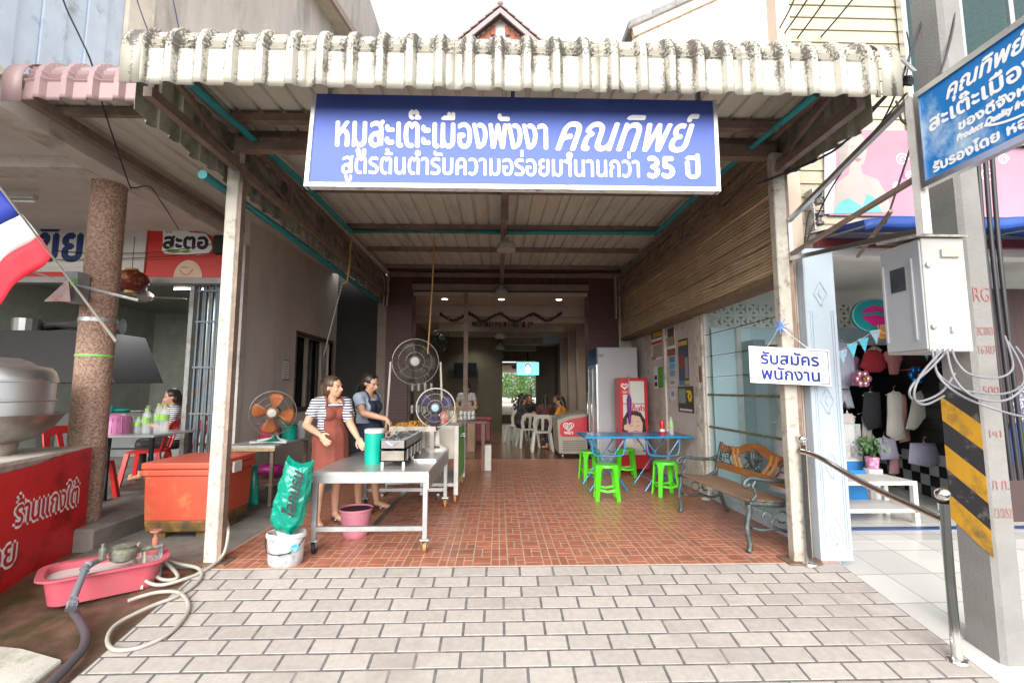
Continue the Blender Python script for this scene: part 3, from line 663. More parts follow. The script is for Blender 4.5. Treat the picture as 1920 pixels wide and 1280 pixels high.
# ceiling fan
c = yp(272, 557, 8.2); t = thing('ceiling_fan', 'cream ceiling fan hanging in the neighbouring shop', 'fan', c)
mCr = M('cream_enamel', (.55, .53, .47), .4)
MB().lathe([(.01, .3), (.02, .12), (.06, .1), (.12, .05), (.13, 0), (.09, -.05), (.0, -.06)], c, 16).build('motor', mCr, t, smooth=50)
MB().tube([c+Vector((0, 0, .2)), (c.x, c.y, 3.45)], .014, 8).build('rod', mCr, t)
for a in (10, 130, 250):
    d = Vector((cos(radians(a)), sin(radians(a)), 0)); MB().bar(c+d*.12, c+d*.62, .12, .008).build('blade', mCr, t)
# chinese lantern
c = yp(246, 527, 6.3); t = thing('lantern', 'dark red Chinese lantern hanging beside the pebbled column', 'lantern', c)
MB().lathe([(.07, -.13), (.13, -.1), (.19, -.03), (.2, .02), (.17, .09), (.08, .14)], c, 16).build('body', M('lantern_red', (.13, .012, .01), .5, var=.5, vs=14, dirt=(.4, .25, .05), da=.25, ds=14), t, smooth=50)
for pr_ in ([(.075, .135), (.075, .165)], [(.07, -.165), (.07, -.13)]): MB().lathe(pr_, c, 14).build('rim', M('lantern_gold', (.4, .27, .08), .4), t)
MB().tube([c+Vector((0, 0, .16)), c+Vector((0, 0, .6))], .005, 5).build('hook', mBlack, t)
# cooker hood and kitchen shapes deep in the shop
t = thing('cooker_hood', 'black cooker hood with ducting in the dark neighbouring kitchen', 'hood', (-6.6, 7.3, 2))
MB().prism([(-1.2, 0), (1.1, 0), (.75, .75), (-1.2, .75)], 0, 1, plane((-6.6, 8.0, 1.55), (1, 0, 0), (0, 0, 1))).build('canopy', mBlack, t)
MB().tube([(-7.4, 7.6, 2.42), (-6.4, 7.6, 2.46), (-6.0, 7.7, 2.45)], .13, 12).build('duct', M('dull_duct', (.12, .12, .12), .4, .6), t)
MB().lathe([(.16, 0), (.17, .22)], (-7.2, 7.4, 2.3), 14).build('fan_box', mSteel, t)
ct = thing('kitchen_counter', 'grey counter at the back of the neighbouring shop', 'counter', (-5.6, 9.8, .17))
MB().b(-8.5, -4.6, 9.5, 10.2, .17, 1.0).build('body', M('counter_grey', (.17, .18, .18), .6), ct)
for i, (px, r, h, c_) in enumerate(((208, .1, .13, (.02, .3, .4)), (232, .14, .07, (.02, .38, .3)), (262, .13, .04, (.5, .5, .45)), (282, .05, .14, (.4, .38, .3)), (300, .05, .15, (.35, .28, .15)), (320, .045, .16, (.3, .2, .15)))):
    p = yp(px, 730, 9.7); p.z = 1.0
    tag(MB().lathe([(r*.7, 0), (r, h*.6), (r*.95, h)], p, 14).build('bowl' if i < 3 else 'jar', M('ware%d' % i, c_, .35), smooth=50), ('blue bowl on the neighbouring shop counter', 'flat green basin on the neighbouring shop counter', 'pale plate on the neighbouring shop counter', 'tall clear jar left on the neighbouring shop counter', 'amber jar in the middle of the counter jars', 'brown jar nearest the gate on the counter')[i], 'bowl' if i < 3 else 'jar')
# ---------------- dining table, bottles, food cover, chairs on the walkway
ZF = .17
a, b_, c_ = gp(235, 806, ZF+.75), gp(335, 793, ZF+.75), gp(300, 788, ZF+.75)
tx0, tx1, ty0, ty1 = -4.62, -4.02, 5.75, 6.55
tb = thing('dining_table', 'black legged dining table carrying water bottles beside the column', 'table', ((tx0+tx1)/2, (ty0+ty1)/2, ZF))
MB().b(tx0, tx1, ty0, ty1, ZF+.72, ZF+.75).build('top', M('grey_laminate', (.35, .36, .37), .25), tb, bevel=.005)
mBk = M('black_enamel', (.012, .012, .013), .3)
for x_ in (tx0+.05, tx1-.05):
    for y_ in (ty0+.05, ty1-.05): MB().tube([(x_, y_, ZF), (x_, y_, ZF+.72)], .028, 10).build('leg', mBk, tb)
MB().b(tx0+.05, tx1-.05, ty0+.04, ty0+.06, ZF+.58, ZF+.6).build('shelf_rail', mBk, tb)
mWater = glassmat('clear_plastic', (.8, .88, .92), .3); mCap = M('lime_cap', (.25, .6, .05), .4); mLab = M('lime_label', (.3, .65, .1), .5)
def bottle(p, h, r, label):
    t = thing('water_bottle', label, 'bottle', p); x_, y_, z_ = p
    MB().lathe([(r*.9, 0), (r, h*.05), (r*.93, h*.25), (r, h*.4), (r, h*.68), (r*.75, h*.8), (r*.36, h*.92), (r*.36, h*.95)], p, 14).build('body', mWater, t, smooth=50)
    MB().lathe([(r*.42, h*.94), (r*.42, h)], p, 12).build('cap', mCap, t)
    MB().lathe([(r*1.015, h*.42), (r*1.015, h*.62)], p, 14).build('label_band', mLab, t)
zt = ZF+.75
for px, py, h, r, lb in ((242, 797, .2, .035, 'small water bottle beside the pink food cover'), (256, 797, .2, .035, 'small water bottle second from the pink food cover'), (266, 795, .3, .038, 'medium water bottle behind the small pair'), (276, 795, .3, .038, 'medium water bottle next to the large pair'), (290, 795, .36, .05, 'large water bottle nearer the food cover'), (302, 793, .36, .048, 'large water bottle at the gate end of the row')):
    p = yp(px, py, 6.0); bottle((min(max(p.x, tx0+.05), tx1-.04) if False else p.x, 6.0+.03*(px % 3), zt), h, r, lb)
c = yp(216, 797, 5.95); t = thing('food_cover', 'pink translucent plastic food cover on the dining table', 'food cover', (c.x, 5.98, zt))
mPk = M('pink_translucent', (.6, .2, .42), .4, alpha=.85)
MB().lathe([(.155, 0), (.15, .12), (.13, .2), (.06, .235), (.0, .24)], (c.x, 5.98, zt), 20).build('dome', mPk, t, smooth=50)
m = MB()
for i in range(20): a = 2*pi*i/20; m.bar((c.x+.157*cos(a), 5.98+.157*sin(a), zt+.02), (c.x+.14*cos(a), 5.98+.14*sin(a), zt+.19), .006, .006)
m.build('rib', M('pink_rib', (.5, .12, .32), .4), t)
def plastic_chair(loc, rot, label, mat, group=None, name='plastic_chair'):
    t = thing(name, label, 'chair', loc, rot, group)
    def bd(m, nm, **k): return m.build(nm, mat, t, world=False, **k)
    bd(MB().prism([(-.2, -.2), (.2, -.2), (.22, .2), (-.22, .2)], .42, .445), 'seat', bevel=.01)
    for sx in (-1, 1):
        bd(MB().add([(sx*.2, -.2, .43), (sx*.15, -.2, .43), (sx*.15, -.15, .43), (sx*.2, -.15, .43), (sx*.27, -.25, 0), (sx*.22, -.25, 0), (sx*.22, -.2, 0), (sx*.27, -.2, 0)], [(0, 1, 2, 3), (4, 5, 6, 7), (0, 1, 5, 4), (1, 2, 6, 5), (2, 3, 7, 6), (3, 0, 4, 7)]), 'leg')
        bd(MB().add([(sx*.22, .2, .43), (sx*.16, .2, .43), (sx*.16, .15, .43), (sx*.22, .15, .43), (sx*.27, .27, 0), (sx*.22, .27, 0), (sx*.22, .22, 0), (sx*.27, .22, 0)], [(0, 1, 2, 3), (4, 5, 6, 7), (0, 1, 5, 4), (1, 2, 6, 5), (2, 3, 7, 6), (3, 0, 4, 7)]), 'leg')
    # loop backrest with open centre
    out = [(-.2, 0), (-.235, .2), (-.21, .36), (-.13, .42), (.13, .42), (.21, .36), (.235, .2), (.2, 0)]
    inn = [(-.12, .02), (-.155, .2), (-.13, .3), (-.08, .33), (.08, .33), (.13, .3), (.155, .2), (.12, .02)]
    m = MB(); n = 8
    def P(x, h, o): return (x, .2+h*.28+o-.25*(x*x)*1.2, .44+h)
    vs = [P(x, h, o) for o in (0, .016) for ring in (out, inn) for x, h in ring]
    fs = []
    for i in range(n-1):
        fs += [(i, i+1, n+i+1, n+i), (2*n+i, 3*n+i, 3*n+i+1, 2*n+i+1), (i, 2*n+i, 2*n+i+1, i+1), (n+i, n+i+1, 3*n+i+1, 3*n+i)]
    m.add(vs, fs); bd(m, 'backrest', smooth=45)
    bd(MB().add([P(-.03, .05, .004), P(.03, .05, .004), P(.035, .33, .004), P(-.035, .33, .004), P(-.03, .05, .014), P(.03, .05, .014), P(.035, .33, .014), P(-.035, .33, .014)], [(0, 1, 2, 3), (4, 7, 6, 5), (0, 4, 5, 1), (1, 5, 6, 2), (2, 6, 7, 3), (3, 7, 4, 0)]), 'splat')
    return t
plastic_chair((-4.8, 5.75, ZF), pi/2, 'red plastic chair between the pebbled column and the bottle table', mRedPl)
plastic_chair((-4.85, 6.85, ZF), -pi/2+.3, 'red plastic chair at the far side of the bottle table', mRedPl)
plastic_chair((-4.8, 7.62, ZF), -.5, 'red plastic chair the striped diner sits on beside the gate', mRedPl)
plastic_chair((-5.5, 5.6, ZF), 1.4, 'red plastic chair behind the steamer counter', mRedPl)
# ---------------- red stall counter, steamer
ctr = thing('food_stall', 'red fronted food stall with white Thai lettering under the steamer', 'stall', (-4.2, 3.9, 0))
A, B = Vector((-3.62, 3.3, rz(3.3)+.02)), Vector((-3.93, 4.78, .0)); rt = (B-A); rt.z = 0; ht = .9
SP = plane((A.x, A.y, 0), rt, (0, 0, 1)); L_ = rt.length
MB().prism([(-.6, rz(3.3)-.02), (L_, -.03), (L_, .9), (L_*.75, .885), (L_*.55, .84), (L_*.3, .825), (-.6, .86)], .0, .012, SP).build('front_panel', M('red_vinyl', (.56, .012, .02), .4, var=.1, vs=3, dirt=(.2, .006, .01), da=.35, ds=2.6), ctr)
MB().prism([(-.6, -.1), (L_, -.05), (L_, .9), (-.6, .86)], -.9, -.004, SP).build('body', M('stall_body', (.4, .38, .35), .6, dirt=(.15, .13, .1), da=.4), ctr)
MB().prism(rect(-.65, .875, L_+.02, .905), -.92, .01, SP).build('top', M('stall_top', (.55, .52, .47), .5, dirt=(.3, .26, .2), da=.4, ds=5), ctr)
mLR = M('letter_red', (.45, .015, .03), .5, var=0)
for s_, wd_, px_, pz_ in (('ร้านแกงใต้', .74, L_*.65, .4), ('อร่อย', .5, L_*.26, .12)):
    text(s_, mWText, ctr, SP, width=wd_, height=.2, bold=.024, pos=(px_, pz_), lift=.013); text(s_, mLR, ctr, SP, width=wd_, height=.2, bold=.004, pos=(px_, pz_), lift=.0165)
sp = Vector((-4.3, 4.12, .905)); t = thing('steamer_pot', 'large aluminium tiered steamer with domed lid on the red stall', 'pot', sp)
MB().lathe([(.22, -.02), (.235, .06), (.24, .1)], sp, 32).build('stand_ring', M('peeling_mauve', (.3, .2, .19), .6, dirt=(.5, .46, .38), da=.5, ds=6), t, smooth=40)
MB().lathe([(.2, .08), (.36, .14), (.46, .24), (.52, .335), (.5, .338), (.2, .3)], sp, 40).build('wok', M('blackened_aluminium', (.35, .33, .31), .4, .9, var=.3, vs=6), t, smooth=40)
MB().lathe([(.44, .3), (.44, .44), (.452, .452), (.452, .462), (.44, .468), (.44, .6), (.455, .61), (.455, .62), (.44, .628)], sp, 40).build('tier', M('bright_aluminium', (.8, .81, .83), .38, 1, var=.06), t, smooth=35)
MB().lathe([(.45, .615), (.45, .64), (.43, .7), (.4, .735), (.3, .755), (.27, .78), (.2, .81), (.0, .825)], sp, 40).build('lid', M('bright_aluminium', (.8, .81, .83), .38, 1, var=.06), t, smooth=40)
MB().tube([sp+Vector((-.06, 0, .815)), sp+Vector((-.065, 0, .875)), sp+Vector((.065, 0, .875)), sp+Vector((.06, 0, .815))], .009, 8).build('lid_handle', mChrome, t)
# ---------------- flag, bracket, loudspeaker
pb, pt_ = yp(218, 640, 4.1), yp(-25, 318, 3.75)
fg = thing('flag', 'Thai tricolour flag on a slanted pole tied to the column', 'flag', pb)
MB().tube([pb, pt_+(pt_-pb)*.1], .014, 8).build('pole', M('grey_pole', (.22, .2, .18), .6), fg)
ax = (pt_-pb); ln = ax.length; ax.normalize()
def flagpt(u, v):   # u along pole, v outwards (hanging)
    base = yp(98, 477, 3.93).lerp(yp(-30, 318, 3.75), u)
    return base+Vector((-.55*v, -.05*v+.05*sin(3*u+5*v)*v+.03*sin(11*v+4*u), -.62*v+.05*sin(6*v+3*u)*v))
strips = [('red_stripe', (.66, .02, .04), 0, 1/6), ('white_stripe', (.78, .78, .78), 1/6, 1/3), ('blue_stripe', (.03, .06, .42), 1/3, 2/3), ('white_stripe', (.78, .78, .78), 2/3, 5/6), ('red_stripe', (.66, .02, .04), 5/6, 1)]
for nm, c_, u0, u1 in strips: MB().grid(lambda i, j: flagpt((u0+(u1-u0)*j)*1.5, i*.95), 24, 4).build(nm, M('flag_'+nm, c_, .7, var=.04), fg, smooth=80, solid=.002)
br = thing('bracket_arm', 'grey steel arm strapped across the pebbled column', 'bracket', yp(215, 555, 4.7))
MB().tube([yp(50, 505, 4.5), yp(130, 532, 4.62), yp(260, 563, 4.72)], .016, 8).build('arm', mGalv, br)
MB().lathe([(.16, 2.13), (.16, 2.17)], (ck.x, 4.95, 0), 32).build('strap', mGalv, br, smooth=40)
c = yp(148, 540, 4.62)
t = thing('loudspeaker', 'pink and white horn loudspeaker bolted to the column', 'speaker', c)
MB().add([yp(*p) for p in ((82, 565, 4.4), (128, 523, 4.4), (132, 565, 4.4), (84, 564, 4.75), (130, 525, 4.75), (134, 566, 4.75))], [(0, 1, 2), (5, 4, 3), (0, 3, 4, 1), (1, 4, 5, 2), (2, 5, 3, 0)]).build('horn', M('horn_paint', (.65, .52, .5), .5, dirt=(.6, .15, .12), da=.45, ds=9), t)
MB().c(yp(144, 540, 4.7), (.12, .14, .3)).build('housing', M('speaker_grey', (.28, .29, .31), .5), t)
m = MB(); k = yp(138, 532, 4.5)
for i in range(7): 
    a = i*.9; m.tube([k, k+Vector((.06*cos(a), -.03, .06*sin(a)))], [.016, .006], 6)
tag(m.build('ribbon_bow', M('lime_ribbon', (.2, .65, .12), .5)), 'lime green ribbon tied where flag pole and arm cross', 'ribbon')
tag(MB().lathe([(.158, 1.78), (.158, 1.8)], (ck.x, 4.95, 0), 32).build('ribbon_band', MATS['lime_ribbon'], smooth=40), 'lime green ribbon band tied round the pebbled column', 'ribbon')
# ---------------- striped diner behind the gate is added with the people
# ---------------- orange cooler box
cx0, cx1, cy0, cy1 = -3.52, -2.8, 4.88, 5.7
co = thing('cooler_box', 'faded orange insulated cooler box behind the canopy post', 'cooler', ((cx0+cx1)/2, 5.3, -.01))
mOr = M('faded_orange_plastic', (.5, .075, .038), .5, var=.14, vs=4, dirt=(.42, .17, .06), da=.2, ds=4); 
mMoss = M('mossy_orange', (.2, .11, .03), .6, var=.5, vs=9, dirt=(.05, .04, .02), da=.6, ds=7)
def taper(x0, x1, y0, y1, z0, z1, i): return MB().add([(x0+i, y0+i, z0), (x1-i, y0+i, z0), (x1-i, y1-i, z0), (x0+i, y1-i, z0), (x0, y0, z1), (x1, y0, z1), (x1, y1, z1), (x0, y1, z1)], [(0, 3, 2, 1), (4, 5, 6, 7), (0, 1, 5, 4), (1, 2, 6, 5), (2, 3, 7, 6), (3, 0, 4, 7)])
taper(cx0+.025, cx1-.025, cy0+.025, cy1-.025, .16, .6, .015).build('body', mOr, co, bevel=.015, seg=2)
taper(cx0+.035, cx1-.035, cy0+.035, cy1-.035, .05, .165, .015).build('stained_base', mMoss, co, bevel=.015)
MB().b(cx0, cx1, cy0, cy1, .6, .66).build('rim', mOr, co, bevel=.012, seg=2); MB().b(cx0, cx1, cy0, cy1, .665, .73).build('lid', mOr, co, bevel=.014, seg=2)
MB().b(cx1, cx1+.02, 5.2, 5.35, .58, .69).build('latch', mWhite, co)
for x_ in (cx0+.1, cx1-.2): MB().b(x_, x_+.12, cy0+.1, cy1-.1, -.03, .06).build('skid', mMoss, co)
# ---------------- pink basin, water meter, hoses
bc = rp(195, 1085); bc = Vector((-2.98, 3.86, rz(3.86)-.02))
ba = thing('basin', 'pink plastic basin of water beside the ramp', 'basin', bc)
mBa = M('pink_plastic', (.52, .09, .13), .45, var=.12, vs=5, dirt=(.4, .12, .12), da=.3, ds=5); rot = Matrix.Translation(bc) @ Matrix.Rotation(radians(38), 4, 'Z')
def rrect(a, b_, r, n=5):
    o_ = []
    for sx, sy, a0 in ((1, 1, 0), (-1, 1, 90), (-1, -1, 180), (1, -1, 270)):
        o_ += [(sx*(a-r)+r*cos(radians(a0+90*i/n)), sy*(b_-r)+r*sin(radians(a0+90*i/n))) for i in range(n+1)]
    return o_
def loft(rings, mt):   # rings: list of (poly, z)
    m = MB(); k = len(rings[0][0]); vs = [(x, y, z) for p, z in rings for x, y in p]
    fs = [(j*k+i, j*k+(i+1) % k, (j+1)*k+(i+1) % k, (j+1)*k+i) for j in range(len(rings)-1) for i in range(k)]
    fs.append(tuple(range(k-1, -1, -1))); return m.add(vs, fs, mt)
loft([(rrect(.31, .17, .1), 0), (rrect(.34, .19, .11), .17), (rrect(.385, .235, .13), .185), (rrect(.385, .235, .13), .2), (rrect(.34, .19, .11), .195), (rrect(.3, .16, .1), .03)], rot).build('shell', mBa, ba, smooth=50)
MB().add([rot @ Vector((x, y, .15)) for x, y in rrect(.335, .185, .11)], [tuple(range(24))]).build('water', M('milky_water', (.6, .6, .57), .08, var=.03), ba)
gm = thing('water_meter', 'mossy water meter with valves and grey pipework over the basin', 'water meter', bc)
def RQ(px, py, Y): return yp(px, py, Y)
mMet = M('corroded_metal', (.2, .21, .18), .6, .4, var=.4, vs=20, dirt=(.1, .13, .04), da=.4, ds=14); mPvc = M('grey_pvc', (.14, .15, .17), .45, var=.1)
MB().tube([RQ(135, 1130, 3.42), RQ(138, 1120, 3.43), RQ(161, 1062, 3.6), RQ(180, 1052, 3.7)], .022, 10).build('riser_pipe', mPvc, gm, smooth=50)
MB().tube([RQ(133, 1142, 3.4), RQ(136, 1128, 3.43)], .034, 10).build('coupling', mPvc, gm); MB().tube([RQ(158, 1068, 3.58), RQ(166, 1058, 3.62)], .032, 10).build('coupling', mPvc, gm)
MB().tube([RQ(180, 1052, 3.7), RQ(230, 1040, 3.85), RQ(262, 1030, 3.95), RQ(305, 1022, 4.05)], .02, 8).build('meter_pipe', mMet, gm)
k = RQ(232, 1036, 3.86); MB().lathe([(.05, -.06), (.085, -.04), (.09, .02), (.075, .04), (.08, .055), (.0, .07)], k, 16).build('meter_body', mMet, gm, smooth=40)
k = RQ(192, 1042, 3.73); MB().lathe([(.02, -.02), (.025, .05), (.012, .06), (.012, .09)], k, 8).build('stop_valve', mMet, gm)
k = RQ(291, 1020, 4.02); MB().lathe([(.02, -.03), (.022, .05), (.01, .06), (.01, .1), (.042, .1), (.042, .112), (.0, .115)], k, 10).build('tap_wheel', M('rusty_tap', (.35, .14, .1), .6), gm)
MB().tube([RQ(303, 1022, 4.05), RQ(300, 1050, 4.03), RQ(297, 1080, 3.98)], .02, 8).build('drop_pipe', mPvc, gm)
MB().tube([RQ(271, 1034, 3.97), RQ(270, 1070, 3.92), RQ(266, 1104, 3.85)], .01, 6).build('drop_pipe', M('cream_pipe', (.5, .46, .36), .5), gm)
def hose(pts, r, mat, label): return tag(MB().tube(smoothpts([tuple(p) for p in pts], 7), r, 8).build('hose', mat, smooth=60), label, 'hose')
def rr(px, py, dz=.014): return rp(px, py, dz)
mHose = M('cream_hose', (.38, .355, .315), .45, dirt=(.3, .26, .22), da=.3, ds=8)
hose([yp(425, 975, 4.4), rr(428, 1000, .2), rr(418, 1040, .04), rr(385, 1068), rr(345, 1085), rr(300, 1096), rr(270, 1085, .04), rr(252, 1050, .12), rr(262, 1018, .18), rr(268, 1050, .06), rr(300, 1084), rr(333, 1082), rr(318, 1060, .05), rr(290, 1040, .12), rr(330, 1055, .03), rr(370, 1064), rr(378, 1078), rr(365, 1096), rr(330, 1118), rr(285, 1135), rr(225, 1165), rr(203, 1190), rr(206, 1212), rr(230, 1218), rr(270, 1210), rr(320, 1185), rr(350, 1150), rr(352, 1128), rr(335, 1110), rr(300, 1109), rr(265, 1117), rr(240, 1126)], .0135, mHose, 'cream garden hose coiled from the cooler across the pavers')
hose([rr(137, 1145, .05), rr(150, 1165, .03), rr(161, 1190, .03), rr(155, 1215, .03), rr(130, 1245, .03), rr(95, 1280, .03), rr(60, 1310, .03)], .026, M('dark_hose', (.08, .07, .08), .4), 'dark grey hose running from the meter pipe along the kerb')
# ================================================================== PEOPLE
def cap_mesh(m, p, q, r1, r2, n=12):
    p, q = Vector(p), Vector(q); d = q-p; L_ = d.length
    if L_ < 1e-5: d = Vector((0, 0, 1)); L_ = 1e-5
    x, y, z = frame(d); prof = []
    for i in range(6): a = -pi/2+pi/2*i/5; prof.append((r1*cos(a), r1*sin(a)))
    for i in range(6): a = pi/2*i/5; prof.append((r2*cos(a), L_+r2*sin(a)))
    mt = Matrix((x, y, z)).transposed().to_4x4(); mt.translation = p
    m.lathe([(max(r, 1e-4), h) for r, h in prof], (0, 0, 0), n, mt)
def blob(parts, voxel=.008, smooth=4):
    m = MB()
    for pt in parts:
        if pt[0] == 'c': cap_mesh(m, *pt[1:])
        else:
            c_, rad, R_ = pt[1], pt[2], pt[3] if len(pt) > 3 else Matrix.Identity(3)
            mt = (R_.to_4x4() if R_ else Matrix.Identity(4)); mt = Matrix.Translation(Vector(c_)) @ mt @ Matrix.Diagonal((*rad, 1))
            m.ball((0, 0, 0), 1, 16, 12, mt=mt)
    me = bpy.data.meshes.new('tmp'); me.from_pydata(m.v, [], m.f); me.update()
    bm = bmesh.new(); bm.from_mesh(me); bmesh.ops.remove_doubles(bm, verts=bm.verts, dist=.0004); bmesh.ops.recalc_face_normals(bm, faces=bm.faces); bm.to_mesh(me); bm.free()
    o = bpy.data.objects.new('tmp', me); col.objects.link(o)
    md = o.modifiers.new('r', 'REMESH'); md.mode = 'VOXEL'; md.voxel_size = voxel
    md = o.modifiers.new('s', 'SMOOTH'); md.factor = .5; md.iterations = smooth
    bpy.context.view_layer.update()
    e = bpy.data.meshes.new_from_object(o.evaluated_get(bpy.context.evaluated_depsgraph_get()))
    vs = [v.co.copy() for v in e.vertices]; fs = [tuple(p.vertices) for p in e.polygons]
    bpy.data.objects.remove(o); bpy.data.meshes.remove(me); bpy.data.meshes.remove(e)
    return vs, fs
def keep(vf, test):
    vs, fs = vf; ok = [test(v) for v in vs]; out = []; idx = {}; nf = []
    for f in fs:
        if all(ok[i] for i in f):
            for i in f:
                if i not in idx: idx[i] = len(out); out.append(vs[i])
            nf.append(tuple(idx[i] for i in f))
    return out, nf
def bmesh_obj(vf, name, mat, par, solid=0):
    m = MB(); m.add(*vf); return m.build(name, mat, par, smooth=180, solid=solid)
class Fig:
    """local frame: R her right, Fw forward, U up, standing at base"""
    def __init__(s, base, fdir):
        s.b = Vector(base); s.F = Vector((fdir[0], fdir[1], 0)).normalized(); s.R = s.F.cross(Vector((0, 0, 1))); s.U = Vector((0, 0, 1))
    def p(s, r, f, u): return s.b+s.R*r+s.F*f+s.U*u
    def inv(s, v): d = Vector(v)-s.b; return d.dot(s.R), d.dot(s.F), d.z
def head_parts(c, F_, tilt=0):
    """c head centre, F_ facing vector"""
    F_ = Vector(F_).normalized(); U_ = Vector((0, 0, 1)); R_ = F_.cross(U_).normalized(); U_ = R_.cross(F_)
    rm = Matrix((R_, F_, U_)).transposed()
    P = lambda r, f, u: Vector(c)+R_*r+F_*f+U_*u
    parts = [('e', P(0, -.005, .02), (.074, .092, .098), rm), ('e', P(0, .03, -.05), (.055, .062, .062), rm), ('e', P(0, .055, -.085), (.028, .026, .024), rm),
      ('c', P(0, .085, .005), P(0, .108, -.028), .009, .014), ('e', P(.034, .062, -.035), (.026, .02, .022), rm), ('e', P(-.034, .062, -.035), (.026, .02, .022), rm),
      ('e', P(0, .088, -.058), (.024, .011, .012), rm), ('e', P(.076, -.01, -.01), (.009, .02, .03), rm), ('e', P(-.076, -.01, -.01), (.009, .02, .03), rm), ('e', P(0, .078, .025), (.05, .016, .01), rm)]
    return parts, P, rm
def face_details(P, rm, t, lip=(.4, .12, .1)):
    m = MB()
    for s in (-1, 1):
        m.ball((0, 0, 0), 1, 10, 6, mt=Matrix.Translation(P(s*.031, .0815, .004)) @ rm.to_4x4() @ Matrix.Diagonal((.013, .006, .0055, 1)))
    m.build('eye', mBlack, t, smooth=80)
    m = MB()
    for s in (-1, 1): m.tube([P(s*.018, .087, .022), P(s*.034, .084, .027), P(s*.05, .072, .02)], .0032, 6)
    m.build('eyebrow', mHair, t)
    m = MB()
    m.ball((0, 0, 0), 1, 10, 6, mt=Matrix.Translation(P(0, .0955, -.0555)) @ rm.to_4x4() @ Matrix.Diagonal((.021, .007, .0045, 1)))
    m.ball((0, 0, 0), 1, 10, 6, mt=Matrix.Translation(P(0, .0945, -.0635)) @ rm.to_4x4() @ Matrix.Diagonal((.018, .007, .005, 1)))
    m.build('lips', M('lips', lip, .4, var=0), t, smooth=80)
def hand_parts(wrist, mid, palmn, curl=.5, thumb_side=1):
    """wrist -> mid (knuckles) direction; palmn = palm normal (fingers curl towards it)"""
    wv, kv = Vector(wrist), Vector(mid); d = (kv-wv).normalized(); n = Vector(palmn); n = (n-d*n.dot(d)).normalized(); s = d.cross(n)*thumb_side
    rm = Matrix((s, d, n)).transposed(); parts = [('e', wv.lerp(kv, .55), (.04, .05, .016), rm), ('c', wv-d*.02, wv.lerp(kv, .5), .021, .024)]
    for i, (o_, l_) in enumerate(((.028, .068), (.0095, .076), (-.0095, .07), (-.028, .056))):
        a = kv+s*o_-d*.004; c1 = curl*.6; d1 = (d*cos(c1)+n*sin(c1)); b_ = a+d1*l_*.5+s*o_*.12; c2 = curl*1.4; d2 = d*cos(c2)+n*sin(c2)
        parts += [('c', a, b_, .0088, .0082), ('c', b_, b_+d2*l_*.5, .0082, .0066)]
    a = wv.lerp(kv, .25)+s*.03; b_ = a+(d*.6+s*.6+n*.35).normalized()*.038; parts += [('c', a, b_, .0125, .0105), ('c', b_, b_+(d*.85+s*.15+n*.4).normalized()*.034, .0098, .0078)]
    return parts
mStripe = M('striped_jersey', (.75, .75, .76), .8, var=0)
t = mStripe.node_tree; N = t.nodes; tc = N.new('ShaderNodeTexCoord'); sp_ = N.new('ShaderNodeSeparateXYZ'); t.links.new(tc.outputs['Object'], sp_.inputs[0])
a_ = N.new('ShaderNodeMath'); a_.operation = 'MULTIPLY'; a_.inputs[1].default_value = 36; t.links.new(sp_.outputs['Z'], a_.inputs[0])
b__ = N.new('ShaderNodeMath'); b__.operation = 'FRACT'; t.links.new(a_.outputs[0], b__.inputs[0]); c__ = N.new('ShaderNodeMath'); c__.operation = 'GREATER_THAN'; c__.inputs[1].default_value = .5; t.links.new(b__.outputs[0], c__.inputs[0])
mx = N.new('ShaderNodeMix'); mx.data_type = 'RGBA'; mx.inputs[6].default_value = (.74, .74, .76, 1); mx.inputs[7].default_value = (.02, .025, .09, 1); t.links.new(c__.outputs[0], mx.inputs[0]); t.links.new(mx.outputs[2], N['Principled BSDF'].inputs['Base Color'])
